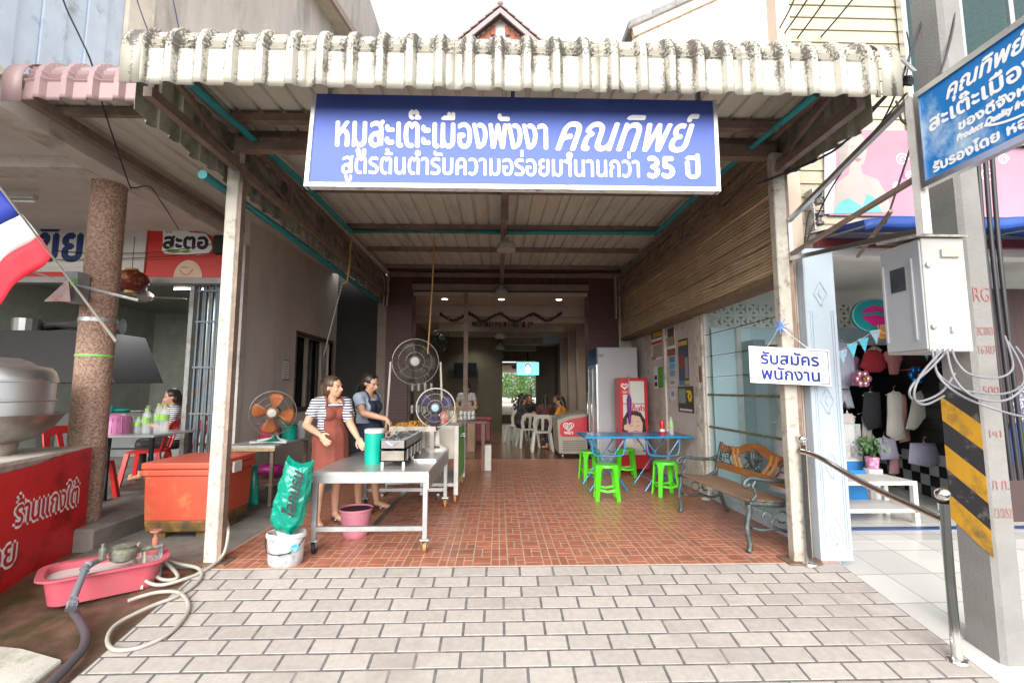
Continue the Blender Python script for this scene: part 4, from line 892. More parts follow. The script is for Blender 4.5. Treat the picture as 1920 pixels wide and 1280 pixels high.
def standing(base, fdir, hdir, armsR, armsL, height, t, shirt, shirtname, apron=None, hair=mHair, skin=mSkin, htilt=0, trousers=None, sandals=True, feet=None, style='tail'):
    g = Fig(base, fdir); k = height/1.6; p = lambda r, f, u: g.p(r*k, f*k, u*k)
    hc = p(0, .035, 1.475); hd = Vector((hdir[0], hdir[1], htilt))
    hp, P, rm = head_parts(hc, hd)
    sh_R, sh_L = p(.165, 0, 1.3), p(-.165, 0, 1.3)
    torso = [('e', p(0, .0, .9), (.165*k, .115*k, .13*k), Matrix((g.R, g.F, g.U)).transposed()), ('e', p(0, .0, 1.05), (.135*k, .1*k, .15*k), Matrix((g.R, g.F, g.U)).transposed()),
      ('e', p(0, .0, 1.2), (.155*k, .105*k, .15*k), Matrix((g.R, g.F, g.U)).transposed()), ('e', p(.06, .06, 1.19), (.065*k, .06*k, .06*k), None), ('e', p(-.06, .06, 1.19), (.065*k, .06*k, .06*k), None),
      ('c', p(.08, -.005, 1.305), sh_R, .06*k, .055*k), ('c', p(-.08, -.005, 1.305), sh_L, .06*k, .055*k)]
    legs = []
    for s in (-1, 1):
        fx = (feet[0] if s > 0 else feet[1]) if feet else (0, 0)
        hip, kn, an = p(s*.085, 0, .85), p(s*.09+fx[0]*.5, .02+fx[1]*.5, .45), p(s*.09+fx[0], -.01+fx[1], .07)
        legs += [('c', hip, kn, .085*k, .055*k), ('c', kn, p(s*.09+fx[0]*.75, -.02+fx[1]*.75, .28), .053*k, .05*k), ('c', p(s*.09+fx[0]*.75, -.02+fx[1]*.75, .28), an, .05*k, .034*k), ('c', an, p(s*.1+fx[0], .1+fx[1], .045), .036*k, .03*k), ('c', p(s*.1+fx[0], .1+fx[1], .045), p(s*.105+fx[0], .16+fx[1], .035), .034*k, .024*k)]
    arms = []
    for sh_, (el, wr, kn, pn, cu, th) in ((sh_R, armsR), (sh_L, armsL)):
        el, wr, kn = Vector(el), Vector(wr), Vector(kn)
        arms += [('c', sh_, el, .05*k, .041*k), ('c', el, el.lerp(wr, .4), .041*k, .038*k), ('c', el.lerp(wr, .4), wr, .038*k, .026*k)]+hand_parts(wr, kn, pn, cu, th)
    neck = [('c', p(0, .0, 1.3), hc-Vector((0, 0, .06)), .052*k, .048*k)]
    bmesh_obj(blob(torso+legs+arms+neck+hp, .0065, 3), 'body', skin, t)
    face_details(P, rm, t)
    # hair: cap behind the face plus gathered tail
    hb = [('e', P(0, -.022, .034), (.086, .098, .094), rm), ('e', P(0, -.05, -.02), (.078, .07, .08), rm)]
    cut = lambda v: not ((Vector(v)-P(0, 0, 0)).dot(rm.col[1]) > .045 and (Vector(v)-P(0, 0, 0)).dot(rm.col[2]) < .062) and not ((Vector(v)-P(0, 0, 0)).dot(rm.col[1]) > .0 and (Vector(v)-P(0, 0, 0)).dot(rm.col[2]) < .0)
    hv = blob(hb, .007, 2); bmesh_obj(keep(hv, cut), 'hair', hair, t, solid=.006)
    if style == 'tail': tail = [('c', P(0, -.06, .1), P(0, -.1, .085), .03, .03), ('c', P(0, -.1, .085), P(.01, -.135, 0), .032, .036), ('c', P(.01, -.135, 0), P(.01, -.12, -.14), .036, .018)]
    else: tail = [('c', P(0, -.09, .06), P(0, -.13, .03), .035, .038), ('c', P(0, -.13, .03), P(.0, -.15, -.1), .03, .022), ('c', P(0, -.15, -.1), P(.0, -.14, -.17), .022, .01)]
    bmesh_obj(blob(tail, .007, 3), 'hair_tail', hair, t)
    m = MB(); rs = random.Random(11)
    for i in range(46):
        a = rs.uniform(-1, 1); x1_ = P(a*.085, rs.uniform(-.09, .02), .1-abs(a)*.03); m.tube(smoothpts([P(a*.05, .06, .1), x1_, P(a*.06+rs.uniform(-.02, .02), -.13, rs.uniform(-.02, .08)), P(rs.uniform(-.05, .05), -.15+rs.uniform(-.03, .02), rs.uniform(-.22, -.08))], 4), .0014, 4)
    o = m.build('loose_hair', hair, t); o['kind'] = 'stuff'
    MB().tube([P(.028*cos(a*.63), -.085+.01*sin(a*.63), .095+.028*sin(a*.63)) if style == 'tail' else P(.034*cos(a*.63), -.1, .06+.034*sin(a*.63)) for a in range(10)], .008, 6, closed=True).build('hair_tie', mBlack if style == 'tail' else M('scrunchie', (.2, .15, .18), .8, var=.5, vs=60), t)
    # shirt
    e = .011; sb = []
    for pt in torso: sb.append(('e', pt[1], tuple(x+e for x in pt[2]), pt[3]) if pt[0] == 'e' else ('c', pt[1], pt[2], pt[3]+e, pt[4]+e))
    for sh_, el in ((sh_R, Vector(armsR[0])), (sh_L, Vector(armsL[0]))): sb.append(('c', sh_, sh_.lerp(el, .75), .058*k, .062*k))
    def sleeve_ok(v):
        r_, f_, u_ = g.inv(v)
        if u_ < .84*k: return False
        if (Vector(v)-p(0, .035, 1.36)).length < .085*k: return False
        for sh_, el in ((sh_R, Vector(armsR[0])), (sh_L, Vector(armsL[0]))):
            d = (el-sh_); s_ = (Vector(v)-sh_).dot(d)/d.length_squared
            perp = (Vector(v)-sh_-d*s_).length
            if s_ > .62 and perp < .085 and abs(r_) > .1*k: return False
        return True
    so = bmesh_obj(keep(blob(sb, .009, 3), sleeve_ok), 'shirt', shirt, t, solid=.004)
    # shorts / trousers
    tb_ = [('e', p(0, 0, .88), (.178*k, .128*k, .12*k), Matrix((g.R, g.F, g.U)).transposed())]
    for i in (0, 5):
        h_, kn = legs[i][1], legs[i][2]; tb_.append(('c', h_, h_.lerp(kn, .8), .1*k, .085*k))
    bmesh_obj(keep(blob(tb_, .011, 3), lambda v: g.inv(v)[2] > .56*k and g.inv(v)[2] < .97*k), 'shorts', trousers or mBlack, t, solid=.004)
    if apron:
        e = .03; ab = []
        for pt in torso[:5]: ab.append(('e', pt[1], tuple(x+e for x in pt[2]), pt[3]))
        ab.append(('c', p(0, .02, .93), p(0, .03, .55), .185*k, .2*k))
        def ok(v):
            r_, f_, u_ = g.inv(v); r_, f_, u_ = r_/k, f_/k, u_/k
            if u_ < .52: return False
            if u_ < 1.0: return f_ > -.06
            return f_ > .02 and abs(r_) < .115+.1*max(0, (1.06-u_)) and u_ < 1.27
        bmesh_obj(keep(blob(ab, .01, 4), ok), 'apron', apron, t, solid=.006)
        m = MB()
        for s in (-1, 1): m.tube(smoothpts([p(s*.1, .105, 1.25), p(s*.09, .085, 1.32), p(s*.075, .02, 1.375), p(s*.05, -.05, 1.36)], 4), .012, 6)
        m.build('apron_strap', apron, t)
        m = MB(); m.tube([p(.185*cos(a*pi/12), .005+.145*sin(a*pi/12), 1.0) for a in range(-3, 16)], .011, 6); m.build('apron_waistband', apron, t)
    if sandals:
        for s in (-1, 1):
            fx = (feet[0] if s > 0 else feet[1]) if feet else (0, 0); c_ = p(s*.1+fx[0], .06+fx[1], .012)
            rmF = Matrix((g.R, g.F, g.U)).transposed().to_4x4(); mt = Matrix.Translation(c_) @ rmF
            so_ = MB().prism([(x*.047, y*.135) for x, y in ((-.7, -1), (.7, -1), (.85, -.3), (1, .5), (.6, 1), (-.6, 1), (-1, .5), (-.85, -.3))], -.012, .008, mt).build('sandal', M('sandal_sole', (.1, .06, .05), .7), t)
            MB().tube(smoothpts([mt @ Vector((-.045, .0, .01)), mt @ Vector((-.02, .05, .05)), mt @ Vector((.0, .08, .045)), mt @ Vector((.02, .05, .05)), mt @ Vector((.045, .0, .01))], 3), .007, 6).build('sandal_strap', mWhite, so_)
    return g
mApB = M('rust_brown_apron', (.2, .05, .034), .85, var=.12, vs=12, bump=.6, bs=16, stretch=(1, 1, .5))
mApN = M('navy_apron', (.015, .02, .045), .85, var=.1)
mTee = M('grey_blue_tee', (.32, .38, .48), .85, var=.08, vs=10, bump=.6, bs=16)
t = thing('person', 'woman in rust brown apron over striped tee standing at the steel table', 'person', (-1.8, 5.3, 0))
b0 = Vector((-1.83, 5.32, 0))
standing(b0, (.66, -.75), (.95, -.31), (yp(574, 797, 5.16), yp(600, 815, 5.0), yp(609, 826, 4.95), (.7, .3, -.4), .45, 1), (yp(657, 795, 5.12), yp(672, 822, 5.02), yp(677, 832, 4.98), (0, 1, 0), .6, -1), 1.6, t, mStripe, 'shirt', mApB, mHairB, mSkin, 0, M('dark_shorts', (.03, .03, .035), .8), feet=((.02, .02), (-.05, -.12)))
t = thing('person', 'woman in grey blue tee and navy apron turning satay on the tray', 'person', (-1.6, 6.0, 0))
standing((-1.62, 5.98, 0), (.93, -.36), (.93, -.36), (yp(680, 774, 5.7), yp(724, 785, 5.72), yp(732, 794, 5.72), (-.3, .3, -1), .9, 1), (yp(690, 780, 6.05), yp(722, 805, 6.02), yp(732, 812, 6.02), (0, -.3, -1), .8, -1), 1.66, t, mTee, 'shirt', mApN, mHair, mSkin2, -.32, M('navy_trousers', (.02, .025, .05), .8), feet=((.0, .0), (0, .12)), style='low')
# seated diners, half lost in the dark of the eatery
def seated(loc, ang, label, shirt, skin=mSkin2, hair=mHair, long=True, arm_up=False):
    F_ = (cos(ang), sin(ang)); g = Fig(loc, F_); p = g.p; t = thing('person', label, 'person', loc)
    B3 = Matrix((g.R, g.F, g.U)).transposed(); hc = p(0, .08, 1.17); hp, P, rm = head_parts(hc, (F_[0], F_[1], -.15))
    legs = []
    for s in (-1, 1): legs += [('c', p(s*.1, 0, .5), p(s*.12, .4, .5), .08, .06), ('c', p(s*.12, .4, .5), p(s*.12, .38, .08), .055, .038), ('c', p(s*.12, .38, .06), p(s*.12, .5, .04), .036, .028)]
    tor = [('e', p(0, 0, .55), (.17, .13, .12), B3), ('e', p(0, .01, .75), (.15, .11, .18), B3), ('e', p(0, .03, .92), (.165, .11, .13), B3), ('c', p(.08, .03, .99), p(.17, .03, .97), .06, .055), ('c', p(-.08, .03, .99), p(-.17, .03, .97), .06, .055)]
    arms = []
    for s in (-1, 1):
        el, wr, kn = p(s*.23, .12, .72), p(s*.12, .34, .78), p(s*.1, .41, .79)
        if arm_up and s > 0: el, wr, kn = p(.3, .2, .9), p(.14, .17, 1.08), p(.1, .15, 1.14)
        arms += [('c', p(s*.17, .03, .97), el, .05, .04), ('c', el, wr, .04, .027)]+hand_parts(wr, kn, (0, 0, -1), .5, s)
    bmesh_obj(blob(legs+tor+arms+hp+[('c', p(0, .04, .98), hc-Vector((0, 0, .05)), .05, .046)], .011, 3), 'body', skin, t); face_details(P, rm, t)
    e = .012; sb = [('e', x[1], tuple(q+e for q in x[2]), x[3]) if x[0] == 'e' else ('c', x[1], x[2], x[3]+e, x[4]+e) for x in tor]+[('c', arms[0][1], Vector(arms[0][1]).lerp(arms[0][2], .8), .06, .058), ('c', arms[len(arms)//2][1], Vector(arms[len(arms)//2][1]).lerp(arms[len(arms)//2][2], .8), .06, .058)]
    bmesh_obj(keep(blob(sb, .012, 3), lambda v: g.inv(v)[2] > .5 and (Vector(v)-p(0, .05, 1.06)).length > .07), 'shirt', shirt, t, solid=.004)
    pb = [('e', p(0, .02, .53), (.185, .15, .11), B3)]+[('c', x[1], x[2], x[3]+.015, x[4]+.015) for x in (legs[0], legs[1], legs[3], legs[4])]
    bmesh_obj(keep(blob(pb, .013, 3), lambda v: .14 < g.inv(v)[2] < .62), 'trousers', mBlack, t, solid=.004)
    hb = [('e', P(0, -.022, .034), (.086, .098, .094), rm), ('e', P(0, -.05, -.03), (.082, .07, .09), rm)]+([('c', P(0, -.07, -.02), P(0, -.09, -.2), .07, .05)] if long else [])
    bmesh_obj(keep(blob(hb, .01, 2), lambda v: (Vector(v)-P(0, 0, 0)).dot(rm.col[1]) < .05 or (Vector(v)-P(0, 0, 0)).dot(rm.col[2]) > .06), 'hair', hair, t)
    return t
mYel = M('yellow_shirt', (.6, .3, .02), .8, dirt=(.5, .08, .02), da=.5, ds=9); mDk = M('dark_shirt', (.03, .025, .03), .8); mMar = M('maroon_shirt', (.09, .03, .03), .8); mGry = M('grey_shirt', (.16, .17, .19), .8)
seated((1.6, 11.75, 0), radians(150), 'diner in a yellow shirt seated behind the ice cream chest', mYel)
seated((1.25, 12.6, 0), radians(100), 'long haired diner in maroon seated on a white chair', mMar)
seated((.6, 12.9, 0), radians(20), 'diner in dark clothes seated at the aisle edge', mDk)
seated((1.75, 13.6, 0), radians(190), 'dark haired diner against the wall behind the maroon one', mGry)
seated((.95, 14.6, 0), radians(270), 'diner facing the street farther down the aisle', mDk, long=False)
seated((-4.82, 7.35, .17), radians(215), 'diner in a striped top resting head on hand by the gate', mStripe, mSkin, mHair, True, True)
t = thing('person', 'person in a pale shirt standing behind the glassware counter', 'person', (-.8, 12.4, 0))
standing((-.82, 12.4, 0), (.2, -1), (-.3, -1), ((-1.06, 12.35, 1.08), (-1.0, 12.2, .95), (-1.0, 12.12, .92), (0, 0, -1), .5, 1), ((-.58, 12.35, 1.08), (-.65, 12.2, .95), (-.66, 12.12, .92), (0, 0, -1), .5, -1), 1.6, t, M('pale_shirt', (.4, .4, .42), .8), 'shirt', None, mHair, mSkin2, -.3, mBlack, sandals=False)
# ================================================================== WORK AREA ON THE LEFT OF THE FORECOURT
# stainless work table on castors
wt = thing('work_table', 'long stainless steel work table on castors in the forecourt', 'table', (-1.14, 5.2, 0))
tx0, tx1, ty0, ty1, tz = -1.66, -.62, 4.38, 6.1, .72
MB().b(tx0, tx1, ty0, ty1, tz-.035, tz).build('top', M('scratched_steel', (.42, .42, .42), .3, .55, var=.18, vs=7, dirt=(.35, .35, .35), da=.35, ds=18), wt, bevel=.004)
ap = MB(); ap.b(tx0, tx1, ty0-.002, ty0+.02, tz-.1, tz-.03); ap.b(tx1-.02, tx1+.002, ty0, ty1, tz-.16, tz-.03); ap.b(tx0-.002, tx0+.02, ty0, ty1, tz-.1, tz-.03); ap.build('apron', mSteel, wt)
for x_ in (tx0+.03, tx1-.03):
    for y_ in (ty0+.03, ty1-.04):
        lg = MB().b(x_-.022, x_+.022, y_-.022, y_+.022, .13, tz-.035).build('leg', mSteel, wt, bevel=.003)
        cs = MB(); cs.b(x_-.04, x_+.04, y_-.03, y_+.03, .115, .13); cs.bar((x_-.022, y_, .12), (x_-.022, y_+.03, .06), .006, .05); cs.bar((x_+.022, y_, .12), (x_+.022, y_+.03, .06), .006, .05)
        cs.build('castor_fork', mGalv, lg)
        MB().lathe([(.03, -.016), (.052, -.014), (.052, .014), (.03, .016)], (0, 0, 0), 18, Matrix.Translation((x_, y_+.03, .053)) @ Matrix.Rotation(pi/2, 4, 'Y')).build('castor_wheel', M('orange_castor', (.5, .2, .04), .5, dirt=(.06, .05, .05), da=.6, ds=30) if x_ > -1 else mBlack, lg)
for y_ in (ty0+.012, ty1-.058): MB().b(tx0+.03, tx1-.03, y_, y_+.036, .2, .24).build('stretcher', mSteel, wt)
MB().b(-1.17, -1.12, ty0+.04, ty1-.05, .19, .2).build('stretcher', M('dark_steel', (.2, .19, .18), .35, .9), wt)
# charcoal grill: two stacked troughs
gx0, gx1, gy0, gy1 = -1.12, -.88, 4.62, 5.62
gr = thing('charcoal_grill', 'two tier steel charcoal grill on the steel work table', 'grill', (-1, 5.1, tz))
for x_ in (gx0+.01, gx1-.03):
    for y_ in (gy0+.01, (gy0+gy1)/2, gy1-.03): MB().b(x_, x_+.025, y_, y_+.012, tz, tz+.1).build('foot', mSteel, gr)
mGr = M('heat_stained_steel', (.22, .2, .18), .4, .9, var=.25, vs=10)
def trough(z0, z1, nm, mat):
    m = MB(); m.b(gx0, gx0+.012, gy0, gy1, z0, z1); m.b(gx1-.012, gx1, gy0, gy1, z0, z1); m.b(gx0, gx1, gy0, gy0+.012, z0, z1); m.b(gx0, gx1, gy1-.012, gy1, z0, z1); m.b(gx0, gx1, gy0, gy1, z0, z0+.01); m.build(nm, mat, gr)
trough(tz+.05, tz+.15, 'lower_trough', mGr); trough(tz+.165, tz+.25, 'upper_trough', M('dark_grill_steel', (.22, .21, .22), .35, .9, var=.2))
for k in range(5): MB().b(gx1, gx1+.006, gy0+.1+k*.2, gy0+.115+k*.2, tz+.05, tz+.16).build('rib', mSteel, gr)
m = MB(); rnd = random.Random(3)
for i in range(90):
    c_ = Vector((rnd.uniform(gx0+.03, gx1-.03), rnd.uniform(gy0+.03, gy1-.03), tz+.235+rnd.uniform(0, .012))); e = Euler((rnd.random()*6, rnd.random()*6, rnd.random()*6)).to_matrix().to_4x4()
    m.c((0, 0, 0), (.04, .03, .02), Matrix.Translation(c_) @ e)
o = m.build('charcoal', M('charcoal', (.02, .02, .02), .9, dirt=(.3, .3, .3), da=.35, ds=30), gr); o['kind'] = 'stuff'
m = MB()
for k in range(14): y_ = gy0+.04+k*.07; m.tube([(gx0, y_, tz+.253), (gx1, y_, tz+.253)], .0025, 5)
m.build('grate', mGalv, gr)
MB().tube([(gx0+.06, gy0-.002, tz+.235), (-1.0, gy0-.014, tz+.2), (gx1-.06, gy0-.002, tz+.235)], .004, 6).build('handle', mChrome, gr)
tag(MB().b(-.86, -.64, 5.0, 5.03, tz+.002, tz+.02).build('steel_tongs', mChrome), 'flat steel bar lying on the work table beside the grill', 'utensil')
# green drink jugs
mTG_ = M('teal_green_plastic', (.0, .33, .25), .35, var=.04)
def jug(p, r, h, label, lid):
    t = thing('drink_jug', label, 'jug', p)
    MB().lathe([(r*.92, 0), (r*.97, h*.1), (r, h*.9)], p, 24).build('body', mTG_, t, smooth=40)
    MB().lathe([(r*1.04, h*.88), (r*1.04, h*.98), (r*.9, h), (0, h)] if lid == 'flat' else [(r*1.05, h*.9), (r*1.05, h), (r*.8, h*1.07), (r*.2, h*1.08), (r*.2, h*1.16), (0, h*1.16)], p, 24).build('lid', mWhite if lid == 'flat' else mTG_, t, smooth=30)
jug((-1.24, 4.88, tz), .095, .34, 'tall teal jug with white lid beside the grill', 'flat')
# satay tray on stand
st = thing('serving_tray', 'steel tray on a raised stand at the end of the work table', 'tray', (-1, 5.95, tz))
sx0, sx1, sy0, sy1 = -1.28, -.72, 5.66, 6.06
m = MB(); m.b(sx0, sx1, sy0, sy1, tz+.24, tz+.25); m.b(sx0, sx1, sy0, sy0+.008, tz+.25, tz+.3); m.b(sx0, sx1, sy1-.008, sy1, tz+.25, tz+.3); m.b(sx0, sx0+.008, sy0, sy1, tz+.25, tz+.3); m.b(sx1-.008, sx1, sy0, sy1, tz+.25, tz+.3)
m.build('pan', mGr, st)
for x_ in (sx0+.03, sx1-.08):
    for y_ in (sy0+.01, sy1-.04): MB().b(x_, x_+.05, y_, y_+.03, tz, tz+.24).build('leg', mGr, st)
m = MB(); rnd = random.Random(5)
for i in range(240):
    x_ = rnd.uniform(sx0+.03, sx1-.03); y_ = rnd.uniform(sy0+.04, sy1-.04); h = .05*(1-abs((x_-(sx0+sx1)/2)/.3)**2)*rnd.random()
    a = rnd.uniform(-.5, .5)+pi/2; d = Vector((cos(a)*.05, sin(a)*.05, rnd.uniform(-.015, .015))); c_ = Vector((x_, y_, tz+.265+h+rnd.uniform(0, .03)))
    m.tube([c_-d, c_-d*.3, c_+d*.5, c_+d], [.006, .013, .012, .006], 6)
o = m.build('satay', M('turmeric_satay', (.42, .22, .035), .5, var=.35, vs=25, dirt=(.14, .06, .015), da=.3, ds=25), st); o['kind'] = 'stuff'
# electric fans
def fan(c, n, R_, blades, bmat, gmat, hubm, label, base=None, n_r=46, ax_len=.16, name='electric_fan', ang0=20, rim=None):
    """c hub centre, n axis towards the viewer"""
    c = Vector(c); n = Vector(n).normalized(); x, y, _ = frame(n); t = thing(name, label, 'fan', c if base is None else base)
    mt = Matrix((x, y, n)).transposed().to_4x4(); mt.translation = c
    m = MB()
    for i in range(n_r):
        a = 2*pi*i/n_r
        pf = [(R_*.17, .075), (R_*.55, .072), (R_*.9, .045), (R_, .0)]
        m.tube([mt @ Vector((r*cos(a+.12*j), r*sin(a+.12*j), z)) for j, (r, z) in enumerate(pf)], .0022, 4, cap=False)
        pf = [(R_, 0), (R_*.85, -.06), (R_*.3, -.085)]
        if i % 2 == 0: m.tube([mt @ Vector((r*cos(a), r*sin(a), z)) for r, z in pf], .0022, 4, cap=False)
    m.build('guard', gmat, t)
    m = MB()
    for r, z, th in ((R_, 0, .0075), (R_*.72, .062, .003), (R_*.4, .074, .003)): m.tube([mt @ Vector((r*cos(2*pi*i/40), r*sin(2*pi*i/40), z)) for i in range(40)], th, 6, closed=True)
    m.build('guard_ring', gmat, t)
    if rim: MB().tube([mt @ Vector((R_*1.01*cos(2*pi*i/40), R_*1.01*sin(2*pi*i/40), 0)) for i in range(40)], .009, 6, closed=True).build('guard_rim', rim, t)
    for b_ in range(blades):
        a0 = radians(ang0)+2*pi*b_/blades; P_ = []
        for rr_, w0, w1, tw in ((.12, -.14, .2, .035), (.35, -.32, .42, .04), (.6, -.4, .52, .035), (.8, -.36, .5, .03), (.9, -.2, .36, .02)):
            for k in range(5):
                a = a0+w0+(w1-w0)*k/4; P_.append(mt @ Vector((R_*rr_*cos(a), R_*rr_*sin(a), tw*(k/2-1))))
        MB().add(P_, [(j*5+i, j*5+i+1, j*5+i+6, j*5+i+5) for j in range(4) for i in range(4)]).build('blade', bmat, t, smooth=70, solid=.003)
    MB().lathe([(R_*.2, .06), (R_*.19, .085), (R_*.1, .09), (0, .09)], (0, 0, 0), 20, mt).build('badge', hubm, t, smooth=40)
    MB().lathe([(R_*.28, -.02), (R_*.28, .04), (R_*.12, .05)], (0, 0, 0), 16, mt).build('hub', bmat, t)
    MB().lathe([(.0, -.26), (.06, -.25), (.085, -.2), (.085, -.1), (.05, -.08)], (0, 0, 0), 16, mt).build('motor', mBlack if bmat is not None else hubm, t, smooth=40)
    return t, mt
mGd = M('grey_guard_wire', (.2, .19, .18), .4, .6); mOrB = M('orange_blade', (.5, .13, .02), .4, var=.05); mHub = M('cream_badge', (.36, .36, .32), .4, var=0)
# side table with clutter
sd_ = thing('side_table', 'worn side table against the grey wall holding the orange fan', 'table', (-3.1, 6.6, 0))
sx0, sx1, sy0, sy1 = -3.42, -2.8, 6.15, 7.3
MB().b(sx0, sx1, sy0, sy1, .71, .75).build('top', M('peeling_laminate', (.36, .37, .37), .5, dirt=(.25, .18, .1), da=.35, ds=6), sd_, bevel=.004)
MB().b(sx0, sx1, sy0-.004, sy0+.02, .68, .72).build('broken_edge', M('chipboard', (.3, .22, .13), .8, var=.3, vs=20), sd_)
for x_ in (sx0+.05, sx1-.05):
    for y_ in (sy0+.05, sy1-.05): MB().b(x_-.02, x_+.02, y_-.02, y_+.02, 0, .71).build('leg', M('rusty_leg', (.15, .1, .08), .6, var=.3, vs=14), sd_)
MB().b(sx0+.02, sx1-.02, sy0+.02, sy1-.02, .25, .28).build('shelf', M('shelf_board', (.2, .13, .1), .6), sd_)
fc = yp(512, 774, 6.42)
t, mt = fan(fc, (.28, -1, .05), .285, 4, mOrB, mGd, mHub, 'floor fan with four orange blades standing on the side table', (fc.x, 6.5, .75), 60, ang0=5)
m = MB(); m.tube([fc+Vector((0, .12, -.05)), fc+Vector((0, .12, -.27)), (fc.x-.05, 6.5, .8), (fc.x-.2, 6.45, .775)], .02, 8); m.tube([fc+Vector((0, .12, -.27)), (fc.x+.05, 6.52, .79), (fc.x+.2, 6.4, .775)], .02, 8); m.tube([(fc.x-.22, 6.3, .772), (fc.x+.24, 6.32, .772)], .02, 8); m.build('stand', M('grey_fan_stand', (.4, .42, .45), .4), t)
jug((-2.93, 6.85, .75), .1, .2, 'round teal jug with knobbed lid behind the orange fan', 'knob')
tag(MB().lathe([(.11, 0), (.12, .02), (.06, .05), (.02, .055), (.02, .085), (0, .085)], (-2.98, 6.5, .75), 18).build('jug_lid', M('dark_green_lid', (.0, .16, .11), .35), smooth=30), 'loose dark green jug lid lying on the side table', 'lid')
tag(MB().lathe([(.13, 0), (.15, .18), (.155, .2), (.12, .19)], (-3.15, 6.78, .75), 18).build('red_bowl', M('crimson_plastic', (.35, .015, .05), .4), smooth=40), 'crimson plastic bowl behind the orange fan', 'bowl')
tag(MB().lathe([(.06, 0), (.065, .15), (.05, .22), (.02, .25)], (-2.87, 7.1, .75), 10).build('clear_bag', glassmat('clear_bag', (.6, .7, .78), .5, .2), smooth=40), 'clear plastic bag on the back of the side table', 'bag')
def sack(name, pts, depth, mat, label, cat='sack'):
    """bulging sack: outline polygon in XZ at a given Y, inflated"""
    y0 = pts[0]; poly = [Vector((p.x, p.z)) for p in pts[1]]; c_ = sum(poly, Vector((0, 0)))/len(poly); m = MB(); n = len(poly); vs = []
    for s in (-1, 1):
        for f, d in ((1, 0), (.85, .7), (.5, 1), (.05, 1.06)): vs += [(c_.x+(q.x-c_.x)*f, y0+s*depth*d, c_.y+(q.y-c_.y)*f) for q in poly]
    fs = []
    for s in (0, 1):
        o_ = s*4*n
        for k in range(3): fs += [(o_+k*n+i, o_+k*n+(i+1) % n, o_+(k+1)*n+(i+1) % n, o_+(k+1)*n+i) for i in range(n)]
        fs.append(tuple(o_+3*n+i for i in range(n)))
    return m.add(vs, fs)
mSack = M('green_sack', (.0, .23, .16), .22, var=.15, vs=9, bump=.9, bs=9, spec=.6)
def pl(ps, Y): return [yp(x, y, Y) for x, y in ps]
# pail with folded charcoal sack
pc = Vector((-1.78, 4.2, 0)); t = thing('pail', 'paint stained white oval pail standing at the ramp edge', 'bucket', pc)
mPl = M('stained_white_plastic', (.52, .52, .52), .5, var=.15, vs=10, dirt=(.25, .25, .26), da=.5, ds=9)
MB().lathe([(.125, 0), (.14, .02), (.152, .22), (.163, .225), (.163, .25), (.155, .262), (.147, .255), (.135, .03), (0, .03)], pc, 28, sy=.78).build('shell', mPl, t, smooth=40)
MB().tube(smoothpts([(pc.x-.16, pc.y-.03, .215), (pc.x-.1, pc.y-.12, .13), (pc.x+.03, pc.y-.14, .115), (pc.x+.12, pc.y-.1, .15), (pc.x+.16, pc.y-.02, .215)], 5), .004, 6).build('bail', mBlack, t)
MB().tube([(pc.x-.0, pc.y-.141, .113), (pc.x+.09, pc.y-.122, .125)], .009, 8).build('grip', mBlack, t)
MB().prism([(x*.035, y*.03) for x, y in ell(0, 0, 1, 1, 8)], 0, .003, plane((pc.x+.115, pc.y-.107, .16), (.8, .55, 0), (0, 0, 1))).build('blue_mark', M('blue_mark', (.03, .3, .6), .5, dirt=(.6, .6, .6), da=.4, ds=40), t)
bg_ = thing('charcoal_sack', 'shiny green charcoal sack stuffed upright in the white pail', 'sack', (pc.x, pc.y, .03))
sack('', (4.18, pl(((540, 852), (548, 862), (566, 868), (588, 862), (589, 872), (580, 930), (568, 980), (545, 1005), (518, 998), (506, 975), (512, 945), (525, 900)), 4.18)), .075, None, '').build('bag', mSack, bg_, smooth=60)
bo = bg_.children[0]; md = bo.modifiers.new('sub', 'SUBSURF'); md.subdivision_type = 'SIMPLE'; md.levels = md.render_levels = 4
txc = bpy.data.textures.new('crumple', 'CLOUDS'); txc.noise_scale = .07; txc.noise_depth = 3; md = bo.modifiers.new('d', 'DISPLACE'); md.texture = txc; md.strength = .03; md.mid_level = .55
sack('', (4.17, pl(((518, 995), (545, 1002), (543, 1012), (532, 1018), (524, 1008)), 4.17)), .03, None, '').build('tied_corner', mWhite, bg_, smooth=60)
text('โลกนรม', mBText, bg_, plane(yp(548, 985, 4.085), yp(572, 880, 4.085)-yp(548, 985, 4.085), yp(530, 975, 4.085)-yp(548, 985, 4.085)), width=.36, height=.1, bold=.005, pos=(.24, .0), lift=.014)
tag(sack('', (5.9, pl(((462, 880), (482, 870), (484, 945), (470, 950), (462, 945)), 5.9)), .06, None, '').build('green_sack', mSack, smooth=60), 'second green charcoal sack behind the cooler box', 'sack')
tag(sack('', (6.5, pl(((478, 878), (500, 868), (530, 872), (528, 888), (480, 890)), 6.5)), .12, None, '').build('folded_sack', M('magenta_sack', (.25, .01, .13), .4), smooth=60), 'folded magenta sack on the side table shelf', 'sack')
# pink bucket under the table
bp = Vector((-1.42, 4.95, 0)); t = thing('bucket', 'dusty pink plastic bucket under the steel work table', 'bucket', bp)
mPB = M('dusty_pink_plastic', (.48, .18, .24), .5, var=.1)
MB().lathe([(.11, 0), (.12, .015), (.15, .25), (.165, .255), (.165, .275), (.155, .27), (.125, .03), (0, .03)], bp, 28).build('shell', mPB, t, smooth=40)
MB().lathe([(.152, .245), (.15, .262), (0, .262)], bp, 24).build('contents', M('dark_plum', (.05, .02, .04), .5), t)
